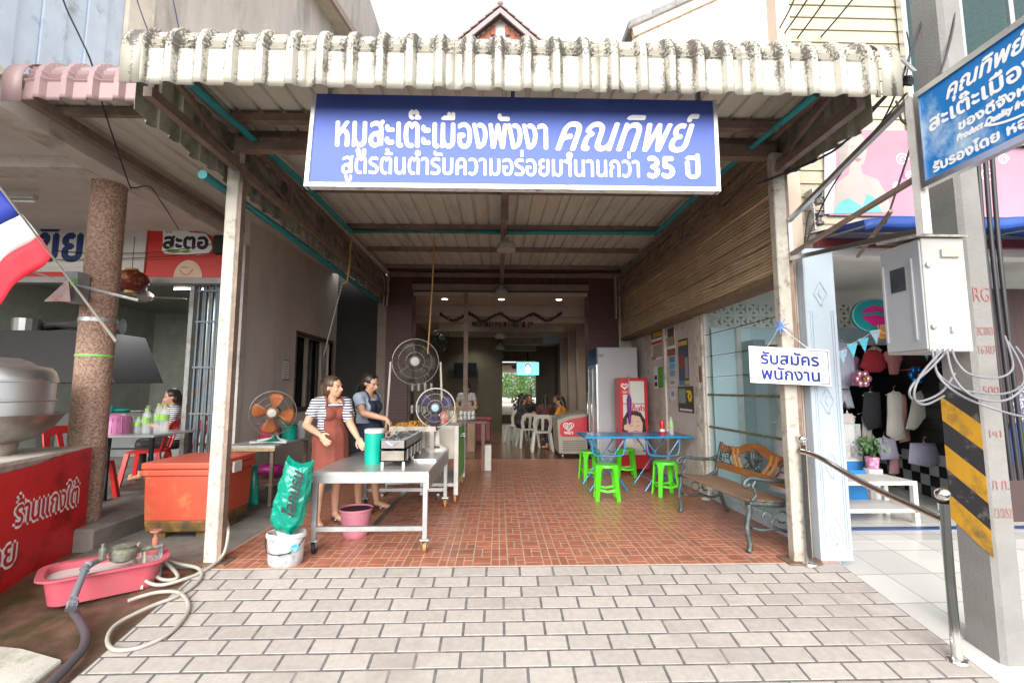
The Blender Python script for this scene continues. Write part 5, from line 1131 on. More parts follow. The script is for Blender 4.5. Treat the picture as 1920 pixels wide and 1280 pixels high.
# pedestal fan with purple blades on the table end
fc = yp(817, 764, 5.7); t, mt = fan(fc, (.05, -1, 0), .225, 3, M('purple_blade', (.055, .04, .12), .35, var=.1), mGd, M('pale_blue_badge', (.22, .34, .4), .4, var=0), 'desk fan with purple blades on the steel work table', (fc.x, 5.75, tz), 54, ang0=30, rim=M('pale_ring', (.34, .33, .31), .4))
MB().lathe([(.14, 0), (.145, .02), (.12, .05), (.05, .07), (.04, .08), (.035, .26)], (fc.x, 5.85, tz), 24).build('base', mWhite, t, smooth=40)
MB().b(fc.x-.05, fc.x+.05, 5.69, 5.73, tz+.055, tz+.065).build('buttons', mBlack, t)
# big fan in a U frame on a tall stand
fc = yp(779, 678, 6.9); t, mt = fan(fc, (.1, -1, 0), .33, 3, M('smoky_blade', (.09, .075, .07), .4, alpha=.8), mGd, mHub, 'large dark fan in a pale U frame behind the work table', (fc.x, 7, 0), 70, ang0=60)
m = MB(); mUF = M('pale_frame_tube', (.5, .47, .43), .5)
for s in (-1, 1): m.tube([fc+Vector((s*.36, .02, 0)), Vector((fc.x+s*.4, 6.92, .95)), Vector((fc.x+s*.38, 6.94, .12))], .016, 8)
m.tube([(fc.x-.38, 6.94, .12), (fc.x+.38, 6.94, .12)], .016, 8); m.tube([(fc.x-.38, 6.7, .02), (fc.x-.38, 7.2, .02)], .02, 8); m.tube([(fc.x+.38, 6.7, .02), (fc.x+.38, 7.2, .02)], .02, 8); m.tube([(fc.x-.38, 6.94, .02), (fc.x-.38, 6.94, .13)], .016, 8); m.tube([(fc.x+.38, 6.94, .02), (fc.x+.38, 6.94, .13)], .016, 8)
m.build('u_frame', mUF, t)
fc = yp(822, 640, 10.6); t, mt = fan(fc, (.75, -.6, .1), .25, 3, mBlack, mBlack, mBlack, 'black wall fan inside the eatery by the left pillar', fc, 30)
MB().tube([fc+Vector((-.05, .1, 0)), (-1.9, 10.75, fc.z-.1)], .03, 8).build('wall_arm', mBlack, t)
# green sided cart behind
ct = thing('food_cart', 'white framed cart with bright green side behind the work table', 'cart', (-.8, 6.9, 0))
kx0, kx1, ky0, ky1 = -1.0, -.52, 6.3, 7.6
MB().b(kx1-.012, kx1, ky0+.05, ky1-.05, .22, .92).build('side_panel', M('vivid_green_panel', (.06, .42, .02), .4, var=.15, vs=5, dirt=(.4, .6, .3), da=.15, ds=4), ct)
for x_ in (kx0, kx1-.05):
    for y_ in (ky0, ky1-.05): MB().b(x_, x_+.055, y_, y_+.05, .1, .98).build('post', mWhite, ct)
for z_ in (.2, .94): MB().b(kx0, kx1+.004, ky0+.04, ky1-.04, z_, z_+.04).build('deck', mWhite, ct)
MB().b(kx0+.03, kx1-.03, ky0+.04, ky0+.06, .55, .94).build('front_panel', M('cream_panel', (.55, .52, .45), .5), ct)
for y_ in (ky0+.03, ky1-.03): MB().lathe([(.03, -.016), (.055, -.014), (.055, .014), (.03, .016)], (0, 0, 0), 16, Matrix.Translation((kx1-.03, y_, .055)) @ Matrix.Rotation(pi/2, 4, 'Y')).build('castor', M('castor_orange', (.4, .16, .05), .6), ct)
MB().tube([(kx1+.01, ky0+.3, .82), (kx1+.06, ky0+.3, .82), (kx1+.06, ky0+.6, .82), (kx1+.01, ky0+.6, .82)], .012, 8).build('handle', mWhite, ct)
for i, (x_, y_, c_) in enumerate(((-.75, 6.75, (.6, .1, .06)), (-.66, 6.95, (.55, .5, .3)), (-.85, 7.1, (.6, .6, .6)))):
    tag(MB().lathe([(.07, 0), (.08, .06), (.06, .14), (.02, .17)], (x_, y_, .98), 12).build('condiment_bag', M('bag%d' % i, c_, .4, dirt=(.7, .7, .7), da=.5, ds=18), smooth=50), ('red printed packet on the green cart', 'tan packet on the green cart beside the red one', 'white packet at the back of the green cart')[i], 'packet')
# glass trolleys behind
mGlw = glassmat('drinking_glass', (.8, .85, .85), .35, .05)
def rack(x0, x1, y_, z_, label, nx):
    t = thing('glass_rack', label, 'rack', ((x0+x1)/2, y_, z_)); m = MB()
    for zz in (.02, .1): m.tube([(x0, y_-.06, z_+zz), (x1, y_-.06, z_+zz), (x1, y_+.1, z_+zz), (x0, y_+.1, z_+zz)], .006, 5, closed=True)
    for k in range(nx+1): m.tube([(x0+(x1-x0)*k/nx, y_-.06, z_), (x0+(x1-x0)*k/nx, y_-.06, z_+.11)], .005, 5)
    m.build('wire_frame', mChrome, t)
    for k in range(nx):
        for j in range(2): MB().lathe([(.026, 0), (.034, .15), (.03, .148), (.022, .01), (0, .01)], (x0+(x1-x0)*(k+.5)/nx, y_-.02+.07*j, z_+.02), 12).build('glass', mGlw, t, smooth=40)
sv = thing('service_table', 'brown service table with drinking glasses beside the cart', 'table', (-.6, 8.9, 0))
MB().b(-1.3, -.2, 8.7, 9.3, .84, .88).build('top', M('maroon_top', (.1, .03, .03), .4), sv); 
for x_ in (-1.25, -.3): MB().b(x_, x_+.06, 8.75, 9.25, 0, .84).build('leg_panel', M('brown_panel', (.16, .07, .045), .5), sv)
rack(-.72, -.42, 8.82, .88, 'wire rack of drinking glasses at the aisle end of the service table', 4)
rack(-1.2, -.82, 9.05, .88, 'wire rack of drinking glasses behind the desk fan', 4)
tag(MB().b(-.24, -.12, 8.72, 8.95, 0, .45).build('white_bin', mWhite, bevel=.01), 'slim white bin under the service table', 'bin')
kc = thing('cashier_counter', 'pale wood counter inside the eatery', 'counter', (-.9, 11.6, 0))
MB().b(-1.5, -.55, 11.4, 12.0, 0, 1.0).build('body', M('pale_wood', (.4, .27, .17), .5), kc); MB().b(-1.55, -.5, 11.35, 12.05, 1.0, 1.04).build('top', M('counter_top', (.3, .22, .15), .4), kc)
ib = thing('ice_box', 'dark red ice box standing in the eatery aisle', 'cooler', (-.5, 13, 0))
MB().b(-.72, -.2, 12.9, 13.3, .08, .62).build('body', M('dark_red_plastic', (.2, .015, .025), .4), ib, bevel=.02); MB().b(-.74, -.18, 12.88, 13.32, .62, .7).build('lid', M('dark_red_lid', (.25, .02, .03), .4), ib, bevel=.02)
# glass cabinet by the brick pillar
gc = thing('glass_cabinet', 'dark glass cabinet of stacked glasses beside the left brick pillar', 'cabinet', (-1.6, 10.2, 0))
for z_ in (.5, .95, 1.4): MB().b(-1.84, -1.3, 9.7, 10.1, z_, z_+.02).build('shelf', mDark, gc)
for x_ in (-1.84, -1.33): 
    for y_ in (9.7, 10.08): MB().b(x_, x_+.02, y_, y_+.02, 0, 1.9).build('upright', mDark, gc)
for z_ in (.52, .97, 1.42):
    for k in range(4): MB().lathe([(.028, 0), (.036, .16), (.03, .158), (.02, .01)], (-1.76+.13*k, 9.85, z_), 10).build('glass', mGlw, gc, smooth=40)
# televisions
def tv(p, w_, h_, label, on):
    t = thing('television', label, 'television', p); x_, y_, z_ = p
    MB().b(x_-w_/2-.02, x_+w_/2+.02, y_, y_+.06, z_-h_/2-.02, z_+h_/2+.02).build('bezel', mBlack, t); mt = plane((x_, y_, z_), (1, 0, 0), (0, 0, 1))
    MB().prism(rect(-w_/2, -h_/2, w_/2, h_/2), .001, .003, mt).build('screen', M('tv_blue', (.1, .42, .7), .2, var=.25, vs=3, emit=1.0) if on else M('tv_off', (.01, .015, .02), .4, spec=.1), t)
    if on:
        E_ = lambda nm, c_, e_: M(nm, c_, .3, var=0, emit=e_)
        MB().prism(ell(.0, -.02, .1*w_/.9, .18*w_/.9), .004, .005, mt).build('picture_face', E_('tv_skin', (.8, .55, .48), .9), t)
        MB().prism(ell(.0, .1, .13*w_/.9, .12*w_/.9), .0035, .0045, mt).build('picture_hair', E_('tv_hair', (.12, .04, .04), .8), t)
        MB().prism(stroke(arc(0, -.06, .05, 200, 340), .016), .0055, .006, mt).build('picture_smile', E_('tv_smile', (.9, .85, .85), 1), t)
    MB().tube([(x_, y_+.05, z_+h_/2), (x_, y_+.05, 3.4)], .02, 8).build('ceiling_pole', mBlack, t)
tv((1.28, 20.5, 2.35), .95, .55, 'lit television showing a smiling face hung deep in the eatery', True)
tv((-1.2, 17.3, 2.15), .8, .5, 'dark switched off television on the left partition', False)
# garland
m = MB(); rnd = random.Random(2)
def gl(px, py): return yp(px, py, 11.72)
P_ = [(825, 588), (850, 601), (880, 588), (905, 602), (937, 588), (965, 602), (1000, 589), (1025, 601), (1053, 587)]
pts = smoothpts([gl(*p) for p in P_], 14)
for q in pts:
    for k in range(9):
        a = rnd.uniform(0, 6.28); d = Vector((rnd.uniform(-.5, .5), sin(a), cos(a)))*rnd.uniform(.03, .055); m.add([q, q+d+Vector((.012, 0, 0)), q+d*.9-Vector((.012, 0, 0))], [(0, 1, 2)])
gd = thing('garland', 'dark tinsel garland with hanging fringe strung across the eatery beam', 'garland', gl(937, 595))
m.build('tinsel', M('dark_tinsel', (.05, .02, .025), .25, .6, var=.6, vs=60), gd)
MB().tube(pts, .012, 6).build('cord', mBlack, gd)
m = MB()
for i in range(70):
    x_ = rnd.uniform(gl(880, 600).x, gl(998, 600).x); L_ = rnd.uniform(.06, .16); m.bar((x_, 11.71, gl(900, 603).z), (x_+rnd.uniform(-.03, .03), 11.71, gl(900, 603).z-L_), .022, .004)
m.build('fringe', M('tinsel_fringe', (.04, .025, .02), .3, .5, var=.6, vs=40), gd)
# notice on the grey wall
mt = plane((-3.597, 8.15, 1.78), (0, 1, 0), (0, 0, 1))
nb = thing('wall_notice', 'small framed paper notice on the grey side wall', 'notice', (-3.597, 8.15, 1.6))
MB().prism(rect(-.13, -.17, .13, .17), .0, .008, mt).build('frame', M('grey_frame', (.3, .29, .28), .5), nb); MB().prism(rect(-.11, -.15, .11, .15), .008, .01, mt).build('sheet', mPaper, nb)
m = MB()
for i in range(6): m.prism(rect(-.08+.01*(i%2), .1-.045*i, .07-.012*(i%3), .112-.045*i), .0102, .0108, mt)
m.build('print_line', M('faded_print', (.35, .3, .28), .6), nb)
# ================================================================== RIGHT SIDE OF THE FORECOURT
mWood = M('wood_grain_siding', (.66, .53, .36), .7, var=.1, rnd=.1, dirt=(.46, .37, .25), da=.12, ds=1.5)
t = mWood.node_tree; N = t.nodes; wv = N.new('ShaderNodeTexWave'); wv.wave_type = 'BANDS'; wv.bands_direction = 'Z'; wv.inputs['Scale'].default_value = 2.4; wv.inputs['Distortion'].default_value = 7; wv.inputs['Detail'].default_value = 3; wv.inputs['Detail Scale'].default_value = 1.2
tc = N.new('ShaderNodeTexCoord'); mp = N.new('ShaderNodeMapping'); mp.inputs['Scale'].default_value = (1, .35, 3.5); t.links.new(tc.outputs['Object'], mp.inputs[0]); t.links.new(mp.outputs[0], wv.inputs[0])
bn = N.new('ShaderNodeBump'); bn.inputs['Strength'].default_value = .8; bn.inputs['Distance'].default_value = .012; t.links.new(wv.outputs['Fac'], bn.inputs['Height']); t.links.new(bn.outputs[0], N['Principled BSDF'].inputs['Normal'])
bs = N['Principled BSDF']; old = bs.inputs['Base Color'].links[0].from_socket; mx = N.new('ShaderNodeMix'); mx.data_type = 'RGBA'; mx.blend_type = 'MULTIPLY'; mx.inputs[0].default_value = .75
rp_ = N.new('ShaderNodeValToRGB'); rp_.color_ramp.elements[0].color = (.34, .29, .23, 1); rp_.color_ramp.elements[1].color = (1, 1, 1, 1); t.links.new(wv.outputs['Fac'], rp_.inputs[0]); t.links.new(old, mx.inputs[6]); t.links.new(rp_.outputs[0], mx.inputs[7]); t.links.new(mx.outputs[2], bs.inputs['Base Color'])
rw = thing('side_wall', 'party wall clad in wood grain boards along the right of the forecourt', 'wall', (2.75, 7, 0))
zb0 = 2.56; bh = .157
for r in range(8):
    cuts = [4.3]+[q for q in ((6.1, 8.3), (5.4, 7.4, 9.2), (6.9, 8.9))[r % 3]]+[10.12]
    for a, b_ in zip(cuts, cuts[1:]):
        MB().add([(2.648, a+.002, zb0+r*bh), (2.648, b_-.002, zb0+r*bh), (2.674, b_-.002, zb0+(r+1)*bh-.002), (2.674, a+.002, zb0+(r+1)*bh-.002), (2.69, a+.002, zb0+r*bh), (2.69, b_-.002, zb0+r*bh), (2.69, b_-.002, zb0+(r+1)*bh-.002), (2.69, a+.002, zb0+(r+1)*bh-.002)],
          [(0, 1, 2, 3), (7, 6, 5, 4), (0, 4, 5, 1), (2, 6, 7, 3), (1, 5, 6, 2), (0, 3, 7, 4)]).build('board', mWood, rw)
MB().b(2.65, 2.92, 4.3, 10.14, 2.5, 2.555).build('lintel', M('old_timber', (.22, .15, .09), .7, var=.25, vs=10), rw)
mPlas = M('stained_plaster', (.6, .53, .49), .8, var=.1, vs=2, bump=.15, bs=40, dirt=(.3, .26, .23), da=.35, ds=1.6)
MB().b(2.88, 3.05, 6.78, 10.14, 0, 2.5).build('plaster_wall', mPlas, rw)
MB().b(2.845, 3.0, 8.05, 8.13, 0, 2.5).build('wall_rib', mPlas, rw)
pil = MB().b(2.83, 3.05, 6.5, 6.78, 0, 2.5).build('pilaster', M('chipped_white_pilaster', (.6, .56, .5), .7, var=.06, dirt=(.25, .2, .16), da=.3, ds=7), rw, bevel=.008)
for z_ in (.35, .75, 1.15, 1.55, 2.0, 2.35):
    MB().prism([(0, -.1), (.055, 0), (0, .1), (-.055, 0)], 0, .006, plane((2.828, 6.64, z_), (0, -1, 0), (0, 0, 1))).build('diamond_relief', MATS['chipped_white_pilaster'], pil)
# glazed showcase front
gw = thing('shop_window', 'tall glazed shop window in glass strips behind the bench', 'window', (2.9, 5.4, 0))
mPane = glassmat('greenish_glass', (.42, .7, .74), .26); mSeam = M('mossy_seam', (.16, .17, .1), .7, var=.4, vs=14)
zs = [.12, .52, .95, 1.38, 1.62, 1.9, 2.2, 2.5]
for i, (a, b_) in enumerate(zip(zs, zs[1:])):
    MB().b(2.88, 2.886, 4.38, 6.48, a+.012, b_-.012).build('pane', mPane, gw)
    if i: MB().b(2.872, 2.894, 4.38, 6.48, a-.014 if i < 4 else a-.004, a+.014 if i < 4 else a+.004).build('seam', mSeam, gw)
MB().b(2.86, 2.92, 4.36, 6.5, 0, .12).build('sill', M('pale_blue_sill', (.5, .58, .66), .6, dirt=(.3, .3, .3), da=.3, ds=5), gw)
for a in (4.34, 6.47): MB().b(2.855, 2.92, a, a+.045, 0, 2.5).build('frame', mWhite, gw)
# showcase contents: pale blue back panel, mannequin
sc_ = thing('showcase_partition', 'pale blue partition boards inside the shop window', 'partition', (3.5, 6.3, 0))
mPB_ = M('pale_blue_board', (.5, .7, .8), .6, var=.04)
for i in range(2): MB().b(2.95+.0*i, 3.5-.28*i, 6.46-.01*i, 6.49, .1, 2.3 if i == 0 else 2.28).build('board', mPB_, sc_)
MB().b(3.28, 3.34, 6.4, 6.46, .1, 2.3).build('post', mWhite, sc_); MB().b(3.34, 3.5, 6.1, 6.44, .1, 2.1).build('dark_curtain', M('navy_curtain', (.05, .06, .09), .8, var=.3, vs=2, stretch=(12, 12, .2)), sc_)
mq = Vector((3.3, 5.25, .25)); t = thing('mannequin', 'headless mannequin in a pink lace dress inside the shop window', 'mannequin', mq)
MB().lathe([(.12, 0), (.12, .02), (.02, .03), (.02, .55)], mq, 16).build('stand', mChrome, t)
MB().lathe([(.05, .5), (.15, .55), (.16, .7), (.13, .92), (.165, 1.1), (.17, 1.2), (.1, 1.32), (.05, 1.36), (.05, 1.43), (.045, 1.45), (0, 1.45)], mq, 20, sy=.75).build('torso', M('mannequin_white', (.7, .69, .66), .4), t, smooth=50)
mDr = M('blush_lace', (.62, .36, .34), .8, var=.12, vs=40, bump=.4, bs=90)
MB().lathe([(.3, .1), (.27, .3), (.22, .6), (.185, .8), (.15, .95), (.18, 1.1), (.18, 1.2), (.15, 1.26)], mq, 24, sy=.78).build('dress', mDr, t, smooth=50, solid=.004)
# posters on the plaster wall
PW_ = plane((2.879, 0, 0), (0, -1, 0), (0, 0, 1))
def poster(px0, py0, px1, py1, label, base, marks=()):
    a, b_ = xp(px0, py0, 2.88), xp(px1, py1, 2.88); y0, y1 = -a.y, -b_.y; z1, z0 = a.z, b_.z
    z0 = min(z0, z1-.1); t = thing('poster', label, 'poster', (2.878, a.y, z0))
    MB().prism(rect(y0, z0, y1, z1), .0, .002, PW_).build('sheet', base, t)
    for i, (u0, v0, u1, v1, c_) in enumerate(marks):
        MB().prism(rect(y0+(y1-y0)*u0, z0+(z1-z0)*v0, y0+(y1-y0)*u1, z0+(z1-z0)*v1), .002+.0004*(i+1), .0028+.0004*(i+1), PW_).build('print_block', M('ink_%d_%d_%d' % tuple(int(q*99) for q in c_), c_, .6, var=.35, vs=30), t)
    return t, y0, y1, z0, z1
R_, K_, Y_, W_, B_ = (.5, .03, .03), (.03, .03, .03), (.65, .45, .03), (.7, .68, .62), (.06, .25, .5)
poster(1221, 612, 1250, 670, 'red and black event poster with yellow lettering, uppermost on the wall', mPaper, ((0, .8, 1, 1, R_), (0, .6, 1, .8, K_), (.1, .64, .8, .7, Y_), (.1, .72, .7, .77, Y_), (0, .44, 1, .52, R_), (.08, .05, .95, .42, (.4, .33, .25)), (.0, .0, .3, .1, (.3, .25, .05))))
poster(1250, 605, 1267, 665, 'blue sky photo poster beside the red event poster', mPaper, ((0, .72, 1, 1, (.2, .45, .65)), (.1, .55, .9, .8, (.1, .06, .05)), (.05, .28, .95, .55, (.35, .28, .22)), (0, .0, 1, .2, (.35, .08, .06))))
poster(1271, 638, 1293, 722, 'tall dark blue concert poster with yellow heading', M('night_blue_sheet', (.04, .06, .12), .4), ((.05, .86, .9, .96, Y_), (.1, .38, .6, .66, (.3, .08, .05)), (.65, .15, .95, .6, (.3, .3, .32)), (.0, .0, .6, .1, B_), (.6, .02, 1, .1, Y_)))
poster(1226, 688, 1252, 728, 'green leaflet poster in the middle of the wall', mPaper, ((.32, .02, 1, .98, (.1, .38, .04)), (.05, .1, .25, .3, K_), (.05, .4, .25, .6, K_)))
poster(1254, 668, 1268, 708, 'strip of small blue photo prints between the posters', M('pale_sheet', (.4, .55, .65), .5), ((.1, .7, .9, .95, B_), (.1, .4, .9, .65, (.15, .4, .6)), (.1, .08, .9, .33, (.2, .35, .55))))
t, y0, y1, z0, z1 = poster(1271, 724, 1302, 775, 'black poster with a big yellow flower above the table', M('black_sheet', (.03, .035, .03), .4), ((.05, .35, .5, .9, (.25, .3, .25)), (.55, .75, .8, .85, Y_), (.1, .06, .9, .14, W_)))
cx_, cz_ = y0+(y1-y0)*.8, z0+(z1-z0)*.62
for k in range(6): MB().prism(ell(cx_+.055*cos(k*pi/3), cz_+.055*sin(k*pi/3), .034, .034, 10), .006, .007+.0002*k, PW_).build('flower_petal', M('flower_yellow', (.75, .5, .01), .5), t)
for px, py, qx, qy, lb in ((1246, 731, 1254, 746, 'tiny lilac note below the green leaflet'), (1257, 727, 1267, 750, 'small framed white card left of the flower poster'), (1255, 710, 1268, 724, 'small mauve photo print under the blue strip')):
    poster(px, py, qx, qy, lb, M('card_'+lb[:6], (.55, .5, .58) if 'framed' not in lb else (.6, .6, .58), .5), ((.2, .3, .8, .7, (.35, .3, .4)),))
a = xp(1301, 705, 2.83); tag(MB().b(2.815, 2.83, 6.52, 6.6, 1.55, 1.78).build('meter_switch', M('brown_switch', (.18, .1, .07), .5), bevel=.01), 'small brown switch box on the chipped pilaster', 'switch')
# display fridge
fr = thing('display_fridge', 'tall grey two door drinks fridge against the right wall', 'fridge', (2.3, 9.6, 0))
mFr = M('fridge_grey', (.42, .43, .46), .35, var=.03)
MB().b(1.94, 2.72, 9.2, 9.24, .08, 2.27).build('side_panel', mFr, fr, bevel=.006); MB().b(2.62, 2.72, 9.24, 10.08, .08, 2.27).build('back_panel', mFr, fr)
MB().b(1.94, 2.62, 9.24, 10.08, 2.23, 2.27).build('roof', mFr, fr); MB().b(1.94, 2.62, 9.24, 10.08, .05, .3).build('base', mFr, fr); MB().b(1.94, 2.62, 10.04, 10.08, .3, 2.23).build('side_panel', mFr, fr)
MB().b(1.915, 1.94, 9.2, 10.08, 1.95, 2.27).build('header', M('header_navy', (.02, .07, .14), .3, var=.4, vs=4), fr)
text('1000', mBText, fr, plane((2.0, 9.198, 2.08), (1, 0, 0), (0, 0, 1)), width=.1, height=.06)
for k in range(2):
    y_ = 9.22+k*.43; d = MB().b(1.915, 1.935, y_+.03, y_+.39, .36, 1.88).build('door', glassmat('fridge_glass', (.45, .62, .62), .35), fr)
    m = MB(); m.b(1.91, 1.94, y_, y_+.03, .3, 1.94); m.b(1.91, 1.94, y_+.39, y_+.42, .3, 1.94); m.b(1.91, 1.94, y_+.03, y_+.39, .3, .36); m.b(1.91, 1.94, y_+.03, y_+.39, 1.88, 1.94); m.build('door_frame', mAlu, d)
    MB().tube([(1.88, y_+.38, .9), (1.88, y_+.38, 1.4)], .012, 8).build('handle', mChrome, d)
for z_ in (.75, 1.15, 1.55):
    MB().b(1.98, 2.6, 9.26, 10.02, z_, z_+.015).build('shelf', mChrome, fr)
m = MB(); rnd = random.Random(9)
# tall red advert cabinet
mRA = M('advert_red', (.5, .015, .02), .35, var=.05); AD = plane((0, 8.5, 0), (1, 0, 0), (0, 0, 1))
ad = thing('freezer_cabinet', 'slim red freezer cabinet printed with a laughing child', 'cabinet', (2.42, 8.6, 0))
MB().b(2.17, 2.68, 8.5, 8.85, .05, 1.66).build('body', mRA, ad, bevel=.006)
FL = lambda poly, mat, l, nm: MB().prism(poly, l, l+.0008, AD).build(nm, mat, ad)
FL(rect(2.235, .3, 2.62, 1.6), M('advert_white', (.62, .6, .58), .4, var=.03), .001, 'poster_sheet')
FL(rect(2.17, 1.19, 2.62, 1.205), mRA, .003, 'red_rule'); FL(rect(2.18, 1.36, 2.36, 1.62), mRA, .0025, 'logo_block')
for rr_ in (.06, .038): FL(stroke([(2.27+rr_*1.1*(16*sin(a)**3)/16, 1.51+rr_*(13*cos(a)-5*cos(2*a)-2*cos(3*a)-cos(4*a))/16) for a in [i*2*pi/28 for i in range(29)]], .012), mWText, .004, 'heart_logo')
text('วอลล์', mWText, ad, AD, width=.1, height=.05, pos=(2.27, 1.385), lift=.004); text('เต็มคำ', MATS['advert_red'], ad, AD, width=.24, height=.1, bold=.004, pos=(2.49, 1.06), lift=.003)
FL([(2.2, .62), (2.22, .92), (2.29, 1.04), (2.42, 1.08), (2.55, 1.04), (2.62, .92), (2.64, .7), (2.6, .62), (2.26, .6)], mHair, .002, 'child_hair')
FL([(2.29, .8), (2.3, .95), (2.4, 1.0), (2.53, .97), (2.58, .85), (2.57, .72), (2.5, .62), (2.4, .6), (2.31, .69)], M('print_skin', (.6, .4, .32), .5, var=.05), .003, 'child_face')
FL(ell(2.275, .78, .035, .055, 12), MATS['print_skin'], .0028, 'child_ear'); FL([(2.26, .3), (2.28, .52), (2.38, .6), (2.5, .6), (2.6, .5), (2.62, .3)], M('print_cloth', (.58, .55, .52), .5), .0022, 'child_shirt')
FL([(2.39, .55), (2.39, .66), (2.5, .66), (2.5, .55), (2.45, .48)], MATS['print_skin'], .0026, 'child_neck')
for x_ in (2.385, 2.49): FL(stroke(arc(x_, .83, .028, 200, 340, 6), .007), mHair, .0042, 'child_eye'); FL(stroke(arc(x_, .855, .03, 40, 140, 6), .006), mHair, .0042, 'child_brow')
FL(ell(2.445, .775, .018, .014, 10), M('print_nose', (.5, .3, .23), .5), .0042, 'child_nose'); FL(ell(2.45, .705, .04, .02, 14), M('print_mouth', (.35, .08, .07), .5), .0042, 'child_mouth'); FL(ell(2.45, .7, .025, .007, 10), mPaper, .0052, 'child_teeth')
# purple umbrella hooked on the cabinet
ub = thing('umbrella', 'furled purple umbrella hooked over the red cabinet', 'umbrella', (2.33, 8.42, .95))
MB().lathe([(.004, -.02), (.02, .02), (.036, .2), (.042, .42), (.02, .5), (.012, .52)], (2.33, 8.44, .85), 12).build('canopy', M('purple_cloth', (.16, .015, .2), .6, var=.2, vs=14), ub, smooth=40)
MB().tube([(2.33, 8.44, 1.36), (2.33, 8.44, 1.62), (2.335, 8.45, 1.68), (2.34, 8.49, 1.69), (2.34, 8.52, 1.66)], .008, 8).build('handle', mSteel, ub)
# chest freezer
cf = thing('chest_freezer', 'beige ice cream chest freezer with red heart logo panel', 'freezer', (1.55, 10.7, 0))
cx0, cx1, cy0, cy1 = 1.27, 1.93, 10.32, 11.2
mBe = M('beige_enamel', (.36, .33, .27), .4, var=.05)
MB().prism([(cx0+.04, .08), (cx1, .08), (cx1, .95), (cx0+.3, .9), (cx0, .8)], -(cy1-cy0), 0, plane((0, cy0, 0), (1, 0, 0), (0, 0, 1))).build('body', mBe, cf, bevel=.015)
MB().prism([(cx0+.0, .81), (cx0+.3, .91), (cx1, .96), (cx1, .98), (cx0+.3, .935), (cx0-.015, .83)], -(cy1-cy0), .005, plane((0, cy0, 0), (1, 0, 0), (0, 0, 1))).build('sliding_lid', M('lid_grey', (.2, .2, .19), .2), cf)
FPm = plane((0, cy0-.001, 0), (1, 0, 0), (0, 0, 1))
MB().prism([(cx0+.06, .5), (cx0+.1, .44), (cx1-.01, .44), (cx1-.01, .87), (cx0+.3, .82), (cx0+.1, .74), (cx0+.06, .7)], 0, .003, FPm).build('logo_panel', M('logo_red', (.55, .02, .04), .35, var=.05), cf)
for rr_ in (.1, .06, .025): MB().prism(stroke([(cx0+.25+rr_*1.1*(16*sin(a)**3)/16, .66+rr_*(13*cos(a)-5*cos(2*a)-2*cos(3*a)-cos(4*a))/16) for a in [i*2*pi/28 for i in range(29)]], .016), .004, .005, FPm).build('heart_logo', mWText, cf)
text("WALL'S", mWText, cf, FPm, width=.19, height=.055, bold=.003, pos=(cx0+.25, .5), lift=.004)
for k in range(6): MB().b(cx0+.12, cx1-.05, cy0-.006, cy0, .14+k*.04, .16+k*.04).build('vent_slat', M('vent_dark', (.16, .15, .13), .6), cf)
for x_ in (cx0+.12, cx1-.1): MB().lathe([(.02, -.015), (.035, -.012), (.035, .012), (.02, .015)], (0, 0, 0), 12, Matrix.Translation((x_, cy0+.06, .035)) @ Matrix.Rotation(pi/2, 4, 'Y')).build('castor', mGalv, cf)
for i, (x_, y_, rz_, lb) in enumerate(((1.05, 11.55, pi, 'white plastic chair in the aisle beside the chest freezer'), (.75, 12.3, pi+.2, 'white plastic chair farther down the eatery aisle'), (.5, 13.6, -.4, 'pale chair deepest in the eatery aisle'))):
    plastic_chair((x_, y_, 0), rz_, lb, M('white_plastic', (.5, .48, .44), .4))
for i, (x_, y_) in enumerate(((1.5, 12.9), (1.3, 15.0))):
    t = thing('eatery_table', ('dining table the diners sit round behind the freezer', 'dining table farther back in the eatery')[i], 'table', (x_, y_, 0))
    MB().b(x_-.5, x_+.5, y_-.35, y_+.35, .72, .75).build('top', M('table_laminate', (.3, .25, .2), .3), t)
    for sx in (-.42, .42):
        for sy in (-.28, .28): MB().tube([(x_+sx, y_+sy, 0), (x_+sx, y_+sy, .72)], .018, 8).build('leg', mGalv, t)
# flower stand deep inside
t = thing('plant', 'dark leafy potted plant at the far end of the aisle', 'plant', (1.0, 19, 0)); MB().lathe([(.14, 0), (.18, .35), (.16, .34)], (1.0, 19, 0), 12).build('pot', mDark, t); leafball('foliage', (1.0, 19, .85), .45, .45, 420, .14, M('dark_leaves', (.02, .03, .015), .5), t, 4)
# ---------------- blue folding table
bt = thing('folding_table', 'bright blue metal folding table beside the poster wall', 'table', (2.0, 7.0, 0))
mBlu = M('blue_enamel', (.012, .24, .48), .25, var=.06, vs=6)
bx0, bx1, by0, by1, bz = 1.24, 2.82, 6.85, 7.6, .78
MB().b(bx0, bx1, by0, by1, bz-.03, bz).build('top', mBlu, bt, bevel=.006)
for k in range(2):
    xa = bx0+.08+k*.8; xb = xa+.55
    for yy in (by0+.1, by1-.1):
        for (p, q) in (((xa, yy, 0), (xb-.02, yy, bz-.03)), ((xb, yy+.03, 0), (xa+.02, yy+.03, bz-.03))): 
            MB().tube([p, q], .014, 8).build('leg', mBlu, bt)
    for x_, z_ in ((xa+.09, .14), (xb-.09, .14), ((xa+xb)/2-.12, .5), ((xa+xb)/2+.14, .5)): MB().tube([(x_, by0+.1, z_), (x_, by1-.08, z_)], .011, 8).build('cross_bar', mBlu, bt)
    MB().tube(smoothpts([(xa+.03, by0+.08, bz-.04), (xa+.05, by0+.08, .56), (xa+.12, by0+.08, .5), (xb-.12, by0+.08, .5), (xb-.05, by0+.08, .56), (xb-.03, by0+.08, bz-.04)], 4), .011, 8).build('brace', mBlu, bt)
kb = Vector((2.48, 7.2, bz)); t = thing('sauce_bottle', 'red sauce dispenser on the blue folding table', 'bottle', kb)
